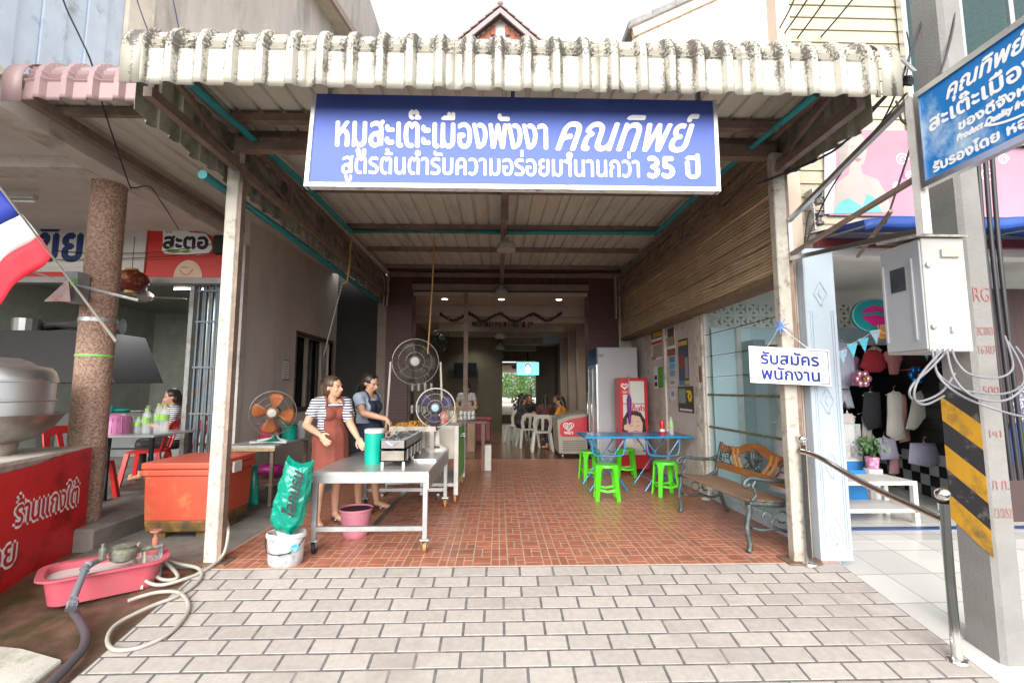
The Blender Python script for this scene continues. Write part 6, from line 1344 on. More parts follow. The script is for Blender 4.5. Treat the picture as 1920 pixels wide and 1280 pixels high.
MB().lathe([(.035, 0), (.04, .02), (.036, .1), (.042, .15), (.03, .2), (.0, .21)], kb, 16).build('body', mRedPl, t, smooth=40); MB().lathe([(.037, .03), (.041, .05), (.038, .08)], kb, 16).build('label_band', mPaper, t)
bottle((2.6, 7.15, bz), .27, .036, 'small water bottle beside the red sauce dispenser')
# green stools
def stool(x_, y_, label):
    t = thing('plastic_stool', label, 'stool', (x_, y_, 0), random.uniform(-.2, .2), 'green plastic stools at the blue table'); h = .46
    MB().lathe([(.0, h+.004), (.12, h+.004), (.15, h), (.158, h-.015), (.155, h-.035), (.14, h-.035)], (0, 0, 0), 28).build('seat', mGreenPl, t, smooth=40, world=False)
    for k in range(4):
        a = pi/4+k*pi/2; ca, sa = cos(a), sin(a); m = MB()
        def ring(r, z, w_): return [(ca*r-sa*w_, sa*r+ca*w_, z), (ca*(r-.022)-sa*w_*.9, sa*(r-.022)+ca*w_*.9, z), (ca*(r-.022)+sa*w_*.9, sa*(r-.022)-ca*w_*.9, z), (ca*r+sa*w_, sa*r-ca*w_, z)]
        vs = ring(.152, h-.02, .06)+ring(.165, h-.1, .036)+ring(.19, .12, .03)+ring(.205, 0, .028)
        m.add(vs, [(4*j+i, 4*j+(i+1) % 4, 4*j+4+(i+1) % 4, 4*j+4+i) for j in range(3) for i in range(4)]+[(12, 13, 14, 15)]); m.build('leg', mGreenPl, t, world=False)
    m = MB()
    for k in range(4):
        a0 = pi/4+k*pi/2; p = [Vector((.18*cos(a0), .18*sin(a0), .15)), Vector((.14*cos(a0+pi/4), .14*sin(a0+pi/4), .125)), Vector((.18*cos(a0+pi/2), .18*sin(a0+pi/2), .15))]
        m.bar(p[0], p[1], .012, .03); m.bar(p[1], p[2], .012, .03)
    m.build('foot_rail', mGreenPl, t, world=False); return t
stool(1.45, 6.45, 'green plastic stool pulled out in front of the blue table'); stool(2.33, 6.68, 'green plastic stool between the blue table and the bench')
stool(1.5, 7.85, 'green plastic stool behind the left end of the blue table'); stool(2.15, 8.1, 'green plastic stool behind the blue table near the red cabinet')
# ---------------- cast iron park bench facing the aisle (local: x along bench, y back, z up)
bn_ = thing('park_bench', 'wood and cast iron park bench with scrolled back beside the shop window', 'bench', (2.2, 5.05, 0), -pi/2+.06)
mIron = M('cast_iron', (.075, .09, .095), .5, .5, var=.3, vs=20, dirt=(.2, .23, .23), da=.3, ds=16)
mSlat = M('bench_wood', (.33, .13, .045), .4, var=.2, vs=6, stretch=(.4, 6, 6), dirt=(.16, .09, .05), da=.3, ds=4); mSeatW = M('worn_bench_wood', (.24, .15, .1), .55, var=.25, vs=6, stretch=(.4, 6, 6))
def LB(m, nm, mat, par=bn_, **k): return m.build(nm, mat, par, world=False, **k)
HB = .68
for i in range(5): y_ = .03+i*.093; LB(MB().b(-HB, HB, y_, y_+.072, .425-.012*i*.5, .45-.012*i*.5), 'seat_slat', mSeatW, bevel=.004)
LB(MB().b(-HB, HB, .475, .5, .52, .595), 'back_rail', mSlat, bevel=.004)
top = [(-HB, .8), (-.5, .79), (-.3, .81), (-.15, .855), (0, .875), (.15, .855), (.3, .81), (.5, .79), (HB, .8)]
tp = smoothpts([(a, b_, 0) for a, b_ in top], 4); poly = [(p.x, p.y) for p in tp]+[(p.x, p.y-.085) for p in reversed(tp)]
BK = Matrix.Translation((0, .5, 0)) @ Matrix.Rotation(radians(90+10), 4, 'X') 
def bk(x, z): return Vector((x, .475+(z-.5)*.2, z))
m = MB(); k = len(tp)
vs = [bk(p.x, p.y) for p in tp]+[bk(p.x, p.y-.085) for p in tp]; vs += [v+Vector((0, .028, 0)) for v in vs]
fs = []
for i in range(k-1): fs += [(i, i+1, k+i+1, k+i), (2*k+i, 3*k+i, 3*k+i+1, 2*k+i+1), (i, 2*k+i, 2*k+i+1, i+1), (k+i, k+i+1, 3*k+i+1, 3*k+i)]
fs += [(0, k, 3*k, 2*k), (k-1, 3*k-1, 4*k-1, 2*k-1)]
LB(m.add(vs, fs), 'top_rail', mSlat)
for x_, bow in ((-.33, -.04), (-.23, -.05), (.23, .05), (.33, .04)):
    m = MB(); ps = smoothpts([bk(x_*.86, .59), bk(x_+bow, .68), bk(x_+bow*1.6, .79)], 4)
    for a, b_ in zip(ps, ps[1:]): m.bar(a, b_+(b_-a)*.1, .035, .016, up=(0, 1, 0))
    LB(m, 'back_splat', M('honey_wood', (.48, .22, .06), .4, var=.15))
def scroll(x_, z_, r, s, turns=1.4, flip=1): return [bk(x_+s*r*(1-i/26)*cos(i/26*turns*2*pi), z_+flip*r*(1-i/26)*sin(i/26*turns*2*pi)) for i in range(24)]
for s in (-1, 1):
    m = MB()
    for (x_, z_, r, f) in ((.5, .68, .06, 1), (.58, .64, .045, -1), (.44, .73, .04, -1), (.6, .72, .035, 1), (.28, .66, .03, 1), (.28, .72, .028, -1)): m.tube(scroll(s*x_, z_, r, s, 1.4, f), .0065, 6)
    m.tube([bk(s*.4, .6), bk(s*.46, .66), bk(s*.43, .73), bk(s*.5, .79)], .008, 6); m.tube([bk(s*.64, .6), bk(s*.62, .68), bk(s*.64, .78)], .008, 6)
    LB(m, 'side_scrollwork', mIron)
m = MB()
for i in range(9):
    a = radians(20+17.5*i); m.tube(smoothpts([bk(0, .62), bk(.07*cos(a), .66+.05*sin(a)), bk(.15*cos(a), .67+.14*sin(a)), bk(.17*cos(a)+.02, .66+.13*sin(a))], 4), [.011]*8+[.008]*5, 6)
m.ball(bk(0, .66)+Vector((0, -.005, 0)), .045, 10, 8, (1, .4, 1.2))
for s in (-1, 1): m.tube(scroll(s*.1, .64, .05, s, 1.3, -1), .0065, 6)
LB(m, 'rose_medallion', mIron)
for s in (-1, 1):
    m = MB(); x_ = s*(HB+.02)
    def V(y_, z_): return (x_, y_, z_)
    m.tube(smoothpts([V(.0, .0), V(.02, .06), V(.0, .22), V(.03, .36), V(.02, .42)], 5), [.03]*2+[.024]*19, 8)
    m.tube(smoothpts([V(.6, .0), V(.55, .1), V(.49, .3), V(.47, .42), V(.5, .6), V(.56, .82)], 5), .022, 8)
    m.tube(smoothpts([V(.0, .43), V(.2, .415), V(.35, .41), V(.47, .47)], 5), .024, 8)
    fr_ = LB(m, 'end_frame', mIron, smooth=50)
    m = MB(); m.tube(smoothpts([V(.53, .66), V(.4, .62), V(.2, .63), V(.06, .65), V(.0, .62), V(-.01, .585), V(.03, .58), V(.04, .6)], 5), .019, 8); m.tube(smoothpts([V(.04, .44), V(.1, .5), V(.07, .57), V(.1, .62)], 4), .013, 8)
    LB(m, 'armrest', mIron, smooth=50)
    m = MB(); m.tube(smoothpts([V(.02, .22), V(.15, .19), V(.28, .2), V(.4, .17), V(.53, .2)], 4), .014, 8)
    for yy, zz, r in ((.2, .3, .05), (.34, .3, .05), (.27, .25, .035)): m.tube([V(yy+r*cos(i*.4), zz+r*sin(i*.4)) for i in range(14)], .007, 6)
    LB(m, 'end_tracery', mIron, smooth=50)
tag(MB().ball((2.72, 6.3, .03), .045, 8, 6, (1.4, 1, .6)).build('rubble_lump', M('pale_rubble', (.5, .45, .4), .9, var=.2, vs=30, bump=.6, bs=40)), 'pale lump of rubble at the foot of the pilaster', 'rubble')
# ---------------- hanging white notice
HS = plane((2.14, 3.98, 1.82), (1, 0, -.045), (.045*0, 0, 1)); hs_ = thing('hanging_notice', 'white notice with blue Thai lettering tied to the right post', 'sign', (2.5, 3.98, 1.5))
Wd, Hd = .7, .31
MB().prism(rect(0, -Hd, Wd, 0), -.006, 0, HS).build('board', mPaper, hs_)
m = MB(); g_ = .014
for a in (rect(g_, -Hd+g_, Wd-g_, -Hd+g_+.005), rect(g_, -g_-.005, Wd-g_, -g_), rect(g_, -Hd+g_, g_+.005, -g_), rect(Wd-g_-.005, -Hd+g_, Wd-g_, -g_)): m.prism(a, .0005, .0012, HS)
m.build('border_line', mInk, hs_)
text('รับสมัคร', mInk, hs_, HS, width=.5, height=.1, bold=.004, pos=(Wd/2, -.145), lift=.001); text('พนักงาน', mInk, hs_, HS, width=.5, height=.1, bold=.004, pos=(Wd/2, -.275), lift=.001)
m = MB(); kn = Vector((2.47, 4.06, 2.0)); m.tube([HS @ Vector((.16, 0, 0)), kn], .004, 5); m.tube([HS @ Vector((.52, 0, 0)), kn], .004, 5); m.build('tie_wire', mGalv, hs_)
m = MB()
for i in range(9): a = i*.7+.3; m.tube([kn, kn+Vector((.07*cos(a), -.02, .075*sin(a)))], [.009, .003], 5)
tag(m.build('blue_twine', M('blue_twine', (.08, .2, .6), .6)), 'knot of blue twine on the right canopy post', 'twine')
# ---------------- handrail
hr = thing('handrail', 'polished steel handrail sloping down the ramp edge', 'handrail', (2.7, 3.5, 0))
A_, B_2 = Vector((2.6, 4.05, 0)), Vector((2.79, 2.98, rz(2.98)))
MB().tube([A_, A_+Vector((0, 0, .98))], .024, 14).build('post', mChrome, hr, smooth=50); MB().tube([B_2-Vector((0, 0, .05)), B_2+Vector((0, 0, .93))], .03, 14).build('post', mChrome, hr, smooth=50)
for p, h, r in ((A_, 1.03, .036), (B_2, .985, .042)): 
    MB().ball(p+Vector((0, 0, h)), r, 18, 12).build('finial', mChrome, hr, smooth=80)
    MB().lathe([(.055, 0), (.05, .012), (.03, .018)], p, 16).build('foot_flange', mChrome, hr)
MB().tube(smoothpts([A_+Vector((-.02, .02, .93)), A_+Vector((.03, -.16, .9)), A_.lerp(B_2, .5)+Vector((0, 0, .86)), B_2+Vector((0, 0, .82))], 5), .022, 12).build('rail', mChrome, hr, smooth=60)
# ================================================================== RIGHT NEIGHBOUR
mSid = M('cream_lap_siding', (.46, .42, .31), .6, var=.06, vs=3, bump=.25, bs=30, rnd=.04, stretch=(1, 1, 5))
rb = thing('clothes_shop', 'cream sided clothing shop with pale pilaster right of the forecourt', 'building', (4.5, 4.5, 0))
for i in range(26):
    z_ = 2.95+i*.139
    MB().add([(3.0, 4.49, z_), (7.5, 4.49, z_), (7.5, 4.505, z_+.137), (3.0, 4.505, z_+.137), (3.0, 4.56, z_), (7.5, 4.56, z_), (7.5, 4.56, z_+.137), (3.0, 4.56, z_+.137)], [(0, 1, 2, 3), (0, 4, 5, 1), (3, 2, 6, 7), (0, 3, 7, 4), (1, 5, 6, 2), (4, 7, 6, 5)]).build('siding_board', mSid, rb)
MB().b(2.86, 3.0, 4.46, 4.62, 2.75, 6.6).build('corner_trim', M('peach_corner', (.7, .56, .45), .6, var=.05), rb)
MB().b(2.9, 2.98, 4.62, 10.1, 2.6, 4.4).build('return_wall', mSid, rb)
pls = MB().b(2.74, 3.02, 4.1, 4.4, 0, 2.72).build('pilaster', M('ice_blue_pilaster', (.42, .49, .56), .5, var=.03, dirt=(.36, .41, .46), da=.2, ds=4), rb, bevel=.01)
mRel = MATS['ice_blue_pilaster']
PF = plane((2.88, 4.099, 0), (1, 0, 0), (0, 0, 1))
for z_ in (.25, .8, 1.35, 2.3): MB().prism(stroke([(0, z_-.11), (.06, z_), (0, z_+.11), (-.06, z_), (0, z_-.11)], .014), 0, .007, PF).build('diamond_relief', mRel, pls); MB().prism([(0, z_-.045), (.025, z_), (0, z_+.045), (-.025, z_)], 0, .007, PF).build('diamond_relief', mRel, pls)
for x_ in (-.105, -.085, .085, .105): MB().prism(rect(x_-.004, .1, x_+.004, 2.15), 0, .006, PF).build('fluting', mRel, pls)
for k in range(4): MB().b(2.66+k*.02, 2.674+k*.02, 4.2, 4.34, 0, 2.7).build('brown_fluting', M('tan_side_trim', (.42, .33, .27), .6, dirt=(.25, .18, .14), da=.35, ds=5), pls)
# fascia, partition and vent blocks
mCW = M('shop_white', (.7, .68, .65), .7, var=.04)
MB().b(2.95, 9, 4.62, 9.5, 2.95, 3.0).build('ceiling', mCW, rb)
Yp = 7.0
MB().b(2.95, 9, Yp, Yp+.1, 2.75, 2.95).build('upper_partition', mCW, rb); MB().b(2.95, 9, Yp-.015, Yp+.1, 2.17, 2.37).build('blue_band', M('sky_band', (.42, .58, .68), .6, var=.03), rb); MB().b(2.95, 9, Yp-.02, Yp+.1, 2.12, 2.17).build('door_head', mWhite, rb)
MB().b(2.95, 9, 9.5, 9.6, 0, 3).build('back_wall', mDark, rb); MB().b(2.95, 9, Yp+.12, Yp+.2, 2.3, 2.95).build('vent_dark_board', mDark, rb)  # dark board behind the vent blocks, painted as the unlit space there
for i in range(20):
    x_ = 2.97+i*.2
    for j in range(2):
        z_ = 2.375+j*.19; m = MB(); m.b(x_, x_+.2, Yp-.01, Yp+.05, z_, z_+.022); m.b(x_, x_+.2, Yp-.01, Yp+.05, z_+.168, z_+.19); m.b(x_, x_+.022, Yp-.01, Yp+.05, z_+.022, z_+.168); m.b(x_+.178, x_+.2, Yp-.01, Yp+.05, z_+.022, z_+.168)
        c_ = (x_+.1, z_+.095); m.lathe([(.02, 0), (.02, .05)], (0, 0, 0), 8, Matrix.Translation((c_[0], Yp+.04, c_[1])) @ Matrix.Rotation(pi/2, 4, 'X'))
        for a in (45, 135, 225, 315): m.bar((c_[0]+.018*cos(radians(a)), Yp+.02, c_[1]+.018*sin(radians(a))), (c_[0]+.105*cos(radians(a)), Yp+.02, c_[1]+.105*sin(radians(a))), .045, .03, up=(0, 1, 0))
        m.build('vent_block', mCW, rb)
MB().b(3.05, 9, 4.35, 4.5, 2.72, 2.95).build('fascia', mCW, rb); MB().b(3.02, 9, 4.3, 4.36, 2.8, 2.88).build('shutter_box', M('maroon_bar', (.18, .03, .03), .5), rb)
# upper window
wn = MB().b(4.2, 6, 4.44, 4.47, 3.95, 5.6).build('window', M('dark_teal_glass', (.02, .05, .05), .1, var=.2, vs=40), rb)
m = MB(); 
for x_ in (4.15, 4.42, 4.75, 5.3): m.b(x_, x_+.05, 4.41, 4.47, 3.9, 5.6)
m.b(4.15, 6, 4.41, 4.47, 3.9, 3.95); m.b(4.15, 4.75, 4.415, 4.465, 4.3, 4.34); m.build('window_frame', mAlu, wn)
# pink banner
bn2 = thing('banner', 'pink vinyl banner with a model in a teal top above the awning', 'banner', (4, 4.47, 2.95)); PB = plane((0, 4.475, 0), (1, 0, 0), (0, 0, 1))
a, b_ = yp(1543, 243, 4.47), yp(1543, 404, 4.47); bx0, bz1, bz0 = a.x, a.z, b_.z; bx1 = 6.2
mPkB = M('banner_pink', (.4, .21, .275), .5, var=.12, vs=1.5); MB().prism(rect(bx0, bz0, bx1, bz1), 0, .012, PB).build('sheet', mPkB, bn2)
def B(px, py): p = yp(px, py, 4.47); return (p.x, p.z)
def BF(pts, mat, l, nm): return MB().prism([B(*p) for p in pts], l, l+.001, PB).build(nm, mat, bn2)
BF(((1545, 243), (1560, 243), (1566, 300), (1562, 400), (1545, 402)), M('print_pale', (.62, .66, .66), .5, var=.2), .0125, 'print_background')
BF(((1585, 255), (1600, 248), (1618, 258), (1624, 285), (1618, 308), (1604, 318), (1590, 305), (1583, 280)), M('print_face', (.38, .335, .31), .5, var=.05), .014, 'model_face')
BF(((1570, 290), (1575, 258), (1590, 246), (1612, 246), (1605, 256), (1590, 268), (1586, 300), (1572, 330)), M('print_hair', (.3, .27, .25), .5, var=.2), .0145, 'model_hair')
BF(((1592, 310), (1612, 310), (1616, 326), (1645, 338), (1664, 372), (1672, 398), (1560, 402), (1566, 345), (1590, 328)), MATS['print_face'], .0135, 'model_body')
BF(((1560, 402), (1572, 380), (1590, 372), (1602, 380), (1616, 388), (1624, 364), (1640, 372), (1652, 398)), M('print_teal', (.12, .42, .4), .5, var=.2), .015, 'model_top')
BF(((1592, 276), (1598, 273), (1604, 276), (1598, 278)), MATS['print_hair'], .0155, 'model_eye'); BF(((1611, 276), (1616, 273), (1621, 276), (1616, 278)), MATS['print_hair'], .0155, 'model_eye'); BF(((1600, 300), (1607, 297), (1614, 300), (1607, 305)), M('print_lips', (.45, .12, .15), .5), .0155, 'model_lips')
for cx, cy, r in ((1690, 300, 14), (1705, 330, 10), (1680, 350, 9), (1850, 330, 16), (1880, 300, 12)):
    MB().prism(stroke([(B(cx, cy)[0]+r/200*(1-i/30)*cos(i*.45), B(cx, cy)[1]+r/200*(1-i/30)*sin(i*.45)) for i in range(26)], .012), .0125, .0135, PB).build('scroll_print', M('print_white', (.75, .7, .72), .5), bn2)
text('แฉ่', M('print_magenta', (.6, .08, .25), .5), bn2, PB, width=.22, height=.12, pos=B(1712, 336), lift=.0125)
# awning
aw = thing('awning', 'sagging blue fabric awning under the pink banner', 'awning', (4.5, 4.2, 2.9))
mAw = M('blue_tarp', (.02, .07, .32), .5, var=.15, vs=5)
MB().grid(lambda u, v: (3.02+u*5.5, 4.47-v*.75, 2.965-.12*v+.02*sin(u*30)*v+.03*sin(u*9)), 60, 6).build('sheet', mAw, aw, smooth=60, solid=.004)
MB().grid(lambda u, v: (3.02+u*5.5, 3.72-.01*v, 2.845-.09*v+.02*sin(u*30)+.03*sin(u*9)+.012*sin(u*80)*v), 60, 2).build('valance', mAw, aw, smooth=60, solid=.004)
for x_ in (3.1, 4.6, 6.2): MB().tube([(x_, 4.45, 2.9), (x_, 3.74, 2.82)], .014, 8).build('strut', mGalv, aw)
MB().tube([(3.05, 3.74, 2.82), (8, 3.74, 2.82)], .014, 8).build('front_bar', M('timber_bar', (.3, .2, .13), .7), aw)
# display wall with slats, chequer base and clothes
DW0, DW1 = Vector((6.15, 8.3, 0)), Vector((5.72, 5.85, 0)); dd = (DW1-DW0); dn = dd.length; DWm = plane(DW0, dd, (0, 0, 1))
dw = thing('display_wall', 'black slatted display wall with chequered base in the clothes shop', 'wall', DW0)
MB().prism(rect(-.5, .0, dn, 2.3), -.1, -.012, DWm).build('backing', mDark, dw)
for k in range(11): MB().prism(rect(-.5, .62+k*.15, dn, .755+k*.15), -.012, .0, DWm).build('slat', M('black_slat', (.02, .02, .022), .35), dw)
for i in range(13):
    for j in range(4):
        MB().prism(rect(-.02+i*.18, .02+j*.145, .156+i*.18, .161+j*.145), -.012, .003, DWm).build('tile', M('tile_grey', (.42, .45, .45), .3) if (i+j) % 2 else M('tile_black', (.015, .015, .017), .3), dw)
MB().prism(rect(-.5, 1.72, dn, 1.735), .03, .045, DWm).build('hang_rail', mChrome, dw)
mBackR = MB().b(3.2, 5.3, 7.35, 7.4, .0, 2.1).build('rear_rack_panel', mDark, dw)
def garment(pts, Y, depth, mat, label, cat='garment', hanger=True):
    P_ = [yp(x, y, Y) for x, y in pts]; t = thing(cat.replace(' ', '_'), label, cat, (sum(p.x for p in P_)/len(P_), Y, min(p.z for p in P_)))
    sack('', (Y, P_), depth, None, '').build('cloth', mat, t, smooth=60)
    if hanger:
        tz_ = max(p.z for p in P_); tx_ = sum(p.x for p in P_)/len(P_); MB().tube([(tx_-.12, Y, tz_-.05), (tx_, Y, tz_+.01), (tx_+.12, Y, tz_-.05)], .005, 5).build('hanger', M('hanger_pale', (.6, .56, .48), .4), t)
        MB().tube([(tx_, Y, tz_+.01), (tx_, Y, tz_+.06), (tx_+.025, Y, tz_+.085), (tx_+.035, Y, tz_+.06)], .004, 5).build('hook', mChrome, t)
cm = lambda n, c_: M('cloth_'+n, c_, .85, var=.12, vs=8, bump=1, bs=3, stretch=(9, 9, .8))
garment(((1556, 648), (1570, 643), (1584, 643), (1598, 652), (1603, 698), (1594, 700), (1592, 728), (1558, 728)), 6.6, .05, cm('lilac', (.36, .38, .5)), 'lilac grey shirt hanging beside the white notice', 'shirt')
garment(((1562, 728), (1592, 728), (1602, 765), (1585, 764), (1578, 745), (1573, 764), (1558, 762)), 6.65, .05, cm('grey', (.28, .28, .33)), 'grey trousers hung below the lilac shirt', 'trousers', False)
garment(((1620, 662), (1632, 655), (1645, 655), (1656, 664), (1662, 690), (1650, 698), (1628, 698), (1612, 688)), 6.7, .05, cm('crimson', (.28, .015, .03)), 'crimson ruffled blouse on the upper rail', 'blouse')
garment(((1657, 660), (1672, 655), (1690, 660), (1694, 672), (1688, 680), (1684, 702), (1668, 702), (1664, 680), (1656, 672)), 6.75, .04, cm('rose', (.5, .2, .2)), 'dusty rose vee neck top beside the crimson blouse', 'top')
garment(((1698, 655), (1720, 655), (1726, 688), (1700, 690)), 6.8, .04, cm('maroon', (.2, .01, .04)), 'maroon top on the upper rail under the meter box', 'top')
garment(((1664, 738), (1672, 734), (1686, 734), (1692, 740), (1690, 780), (1697, 822), (1680, 826), (1662, 815), (1664, 775)), 6.5, .05, cm('silver', (.48, .46, .43)), 'silver grey wrap dress on the display wall', 'dress')
garment(((1688, 738), (1697, 740), (1699, 790), (1706, 826), (1686, 830)), 6.62, .04, cm('peach', (.5, .26, .22)), 'peach dress half hidden behind the silver dress', 'dress', False)
garment(((1712, 738), (1724, 733), (1740, 735), (1750, 745), (1756, 790), (1764, 803), (1750, 803), (1744, 785), (1720, 785), (1714, 806), (1698, 804), (1706, 770)), 6.4, .05, cm('lace', (.5, .47, .43)), 'cream lace blouse with flared sleeves', 'blouse')
garment(((1640, 822), (1650, 820), (1678, 822), (1686, 860), (1652, 862), (1648, 845)), 6.4, .05, cm('mauve', (.26, .25, .34)), 'mauve grey shorts under the silver dress', 'shorts')
garment(((1706, 830), (1754, 830), (1766, 868), (1742, 876), (1703, 868)), 6.2, .05, cm('mauve2', (.3, .29, .4)), 'lilac wide shorts clipped on a pale hanger', 'shorts')
garment(((1620, 735), (1650, 735), (1655, 800), (1630, 806), (1616, 780)), 6.75, .04, cm('black', (.02, .02, .025)), 'black dress on pale hangers beside the silver dress', 'dress')
garment(((1890, 740), (1930, 730), (1935, 790), (1895, 795)), 4.9, .04, M('floral', (.05, .06, .15), .8, var=.5, vs=30, dirt=(.6, .55, .5), da=.5, ds=30), 'navy floral dress top beyond the pole', 'dress')
garment(((1893, 792), (1935, 788), (1945, 865), (1890, 868)), 4.95, .05, cm('navy', (.02, .05, .18)), 'navy skirt below the floral top', 'skirt', False)
MBt = MB().b(5.15, 6.5, 5.2, 5.3, 0, 2.6).build('slatted_shutter', M('dark_shutter', (.06, .035, .035), .6, var=.3, vs=2, stretch=(40, 40, .1)), rb)
# flower balloons
def balloon(px, py, Y, mat, label):
    c_ = yp(px, py, Y); t = thing('balloon_flower', label, 'balloon', c_)
    for k in range(6): MB().ball(c_+Vector((.075*cos(k*pi/3), 0, .075*sin(k*pi/3))), .048, 12, 8, (1, .7, 1)).build('petal', mat, t, smooth=80)
    MB().ball(c_-Vector((0, .03, 0)), .03, 10, 6).build('centre', M('gold_foil', (.4, .3, .05), .2, .8), t)
balloon(1618, 710, 6.3, M('pink_foil', (.5, .22, .3), .15, .6), 'pink foil flower balloon on the display wall'); balloon(1720, 703, 6.2, M('blue_foil', (.02, .15, .45), .12, .7), 'blue foil flower balloon behind the cables')
# bunting
t = thing('bunting', 'blue patterned pennant bunting strung across the clothes shop', 'bunting', yp(1600, 665, 5.9)); mBu = [M('bunting_a', (.1, .48, .62), .7, var=.0), M('bunting_b', (.3, .45, .58), .7, var=.4, vs=40), M('bunting_c', (.12, .5, .65), .7, var=.35, vs=50)]
pts_ = [(1556, 672), (1578, 663), (1597, 650), (1618, 640), (1640, 625), (1735, 655), (1757, 660), (1900, 650), (1925, 640)]
MB().tube([yp(x, y-6, 5.9) for x, y in pts_], .004, 5).build('cord', mWhite, t)
for i, (x, y) in enumerate(pts_):
    a = yp(x-10, y-5, 5.9); b2 = yp(x+11, y-8, 5.9); c2 = yp(x+4, y+20, 5.9); MB().add([a, b2, c2, a+Vector((0, .004, 0)), b2+Vector((0, .004, 0)), c2+Vector((0, .004, 0))], [(0, 1, 2), (5, 4, 3), (0, 3, 4, 1), (1, 4, 5, 2), (2, 5, 3, 0)]).build('pennant', mBu[i % 3], t)
# oval lips sign
c_ = yp(1642, 592, 6.3); LPm = plane(c_, (1, 0, 0), (0, 0, 1)); t = thing('oval_sign', 'teal oval sign with magenta lips and pearl border', 'sign', c_)
MB().prism(ell(0, 0, .34, .245, 36), -.03, 0, LPm).build('board', M('teal_board', (.0, .28, .32), .4), t)
m = MB()
for i in range(56): a = 2*pi*i/56; m.ball(LPm @ Vector((.325*cos(a), .232*sin(a), .004)), .011, 6, 4)
m.build('pearl_border', M('pearl', (.45, .68, .68), .3), t); mMg = M('magenta_lips', (.62, .005, .2), .4, var=.1)
MB().prism([(-.2, .04), (-.1, .12), (0, .15), (.06, .12), (.12, .15), (.22, .1), (.27, .05), (.1, .045), (0, .06), (-.1, .035)], 0, .006, LPm).build('upper_lip', mMg, t); MB().prism([(-.2, .0), (-.1, .0), (0, .015), (.1, -.005), (.26, .01), (.2, -.09), (.08, -.15), (-.04, -.14), (-.13, -.08)], 0, .006, LPm).build('lower_lip', mMg, t)
text('18%', M('peach_print', (.75, .5, .25), .5), t, LPm, width=.14, height=.07, bold=.004, pos=(.08, -.19), lift=.007)
c_ = yp(1652, 625, 6.2); tag(MB().prism([(.08*cos(pi/8+i*pi/4), .08*sin(pi/8+i*pi/4)) for i in range(8)], 0, .01, plane(c_, (1, 0, 0), (0, 0, 1))).build('octagon_badge', M('orange_badge', (.6, .22, .02), .5, dirt=(.7, .6, .3), da=.3, ds=20)), 'small orange octagonal badge below the oval sign', 'badge')
# counter, display case, table, stool
gc = thing('display_case', 'glass topped display case with packets in the clothes shop', 'display case', (4.2, 6, 0)); 
p0, p1 = gp(1562, 930), gp(1640, 930); X0_, X1_ = 3.75, 4.62; Y0_ = 6.0
MB().b(X0_, X1_, Y0_, Y0_+.5, .0, .55).build('base', M('blue_case', (.02, .15, .38), .4), gc); MB().b(X0_, X1_, Y0_, Y0_+.5, .55, .57).build('shelf', mWhite, gc)
MB().b(X0_, X1_, Y0_, Y0_+.006, .57, 1.0).build('front_glass', mGlass, gc); MB().b(X1_-.006, X1_, Y0_, Y0_+.5, .57, 1.0).build('side_glass', mGlass, gc); MB().b(X0_, X1_, Y0_, Y0_+.5, 1.0, 1.012).build('top_glass', glassmat('top_glass', (.5, .7, .66), .45), gc)
for i, (u, h, c2) in enumerate(((.08, .2, (.3, .4, .02)), (.2, .22, (.5, .05, .25)), (.34, .18, (.04, .06, .06)), (.47, .21, (.35, .5, .05)), (.6, .2, (.5, .1, .3)), (.72, .17, (.6, .5, .52)))):
    tag(MB().b(X0_+u, X0_+u+.11, Y0_+.12+.03*(i % 2), Y0_+.17+.03*(i % 2), .571, .571+h).build('packet', M('packet%d' % i, c2, .4, var=.4, vs=25), bevel=.004), ('lime packet at the left of the display case', 'magenta packet next to the lime one', 'black packet in the display case', 'green packet in the middle of the display case', 'pink packet right of the green one', 'white packet beside the plant in the display case')[i], 'packet')
t = thing('gift_bottle', 'gold wrapped gift on top of the display case', 'gift', (4.28, 6.2, 1.012)); MB().lathe([(.07, 0), (.07, .13), (.05, .16), (.03, .17)], (4.28, 6.2, 1.012), 12).build('wrap', M('gold_wrap', (.5, .33, .06), .25, .7, var=.4, vs=30), t)
t = thing('headband_stand', 'black cat ear headband stand on the display case', 'stand', (3.98, 6.2, 1.012)); m = MB(); k = Vector((3.98, 6.2, 1.012))
m.tube([k+Vector((-.14, 0, .22)), k+Vector((0, 0, .0)), k+Vector((.15, 0, .25)), k+Vector((.12, 0, .33)), k+Vector((-.02, 0, .3)), k+Vector((-.14, 0, .22))], .012, 6); m.build('frame', mBlack, t)
pp = Vector((4.62, 5.85, 0)); t = thing('potted_plant', 'small leafy plant in a pink pot beside the display case', 'plant', pp); MB().lathe([(.06, .48), (.08, .62), (.07, .615)], pp, 12).build('pot', M('pink_pot', (.5, .15, .3), .4, dirt=(.7, .6, .65), da=.4, ds=25), t); leafball('foliage', pp+Vector((0, 0, .76)), .17, .15, 70, .09, M('lush_leaf', (.05, .13, .03), .45, var=.3), t, 8)
MB().lathe([(.1, 0), (.1, .48), (0, .48)], pp, 12).build('stand', mWhite, t)
wt2 = thing('white_table', 'low white two tier table at the clothes shop threshold', 'table', (4.3, 5.4, 0)); wx0, wx1, wy0, wy1 = 3.5, 4.55, 5.15, 5.6
for z_ in (.13, .42): MB().b(wx0, wx1, wy0, wy1, z_, z_+.04).build('shelf' if z_ < .2 else 'top', mWhite, wt2)
for x_ in (wx0, wx1-.05):
    for y_ in (wy0, wy1-.05): MB().b(x_, x_+.05, y_, y_+.05, 0, .42).build('leg', mWhite, wt2)
tag(MB().b(wx0+.05, wx1-.2, wy1+.02, wy1+.05, .08, .5).build('blue_box', M('blue_box', (.01, .16, .42), .4)), 'blue panel standing behind the white table', 'panel')
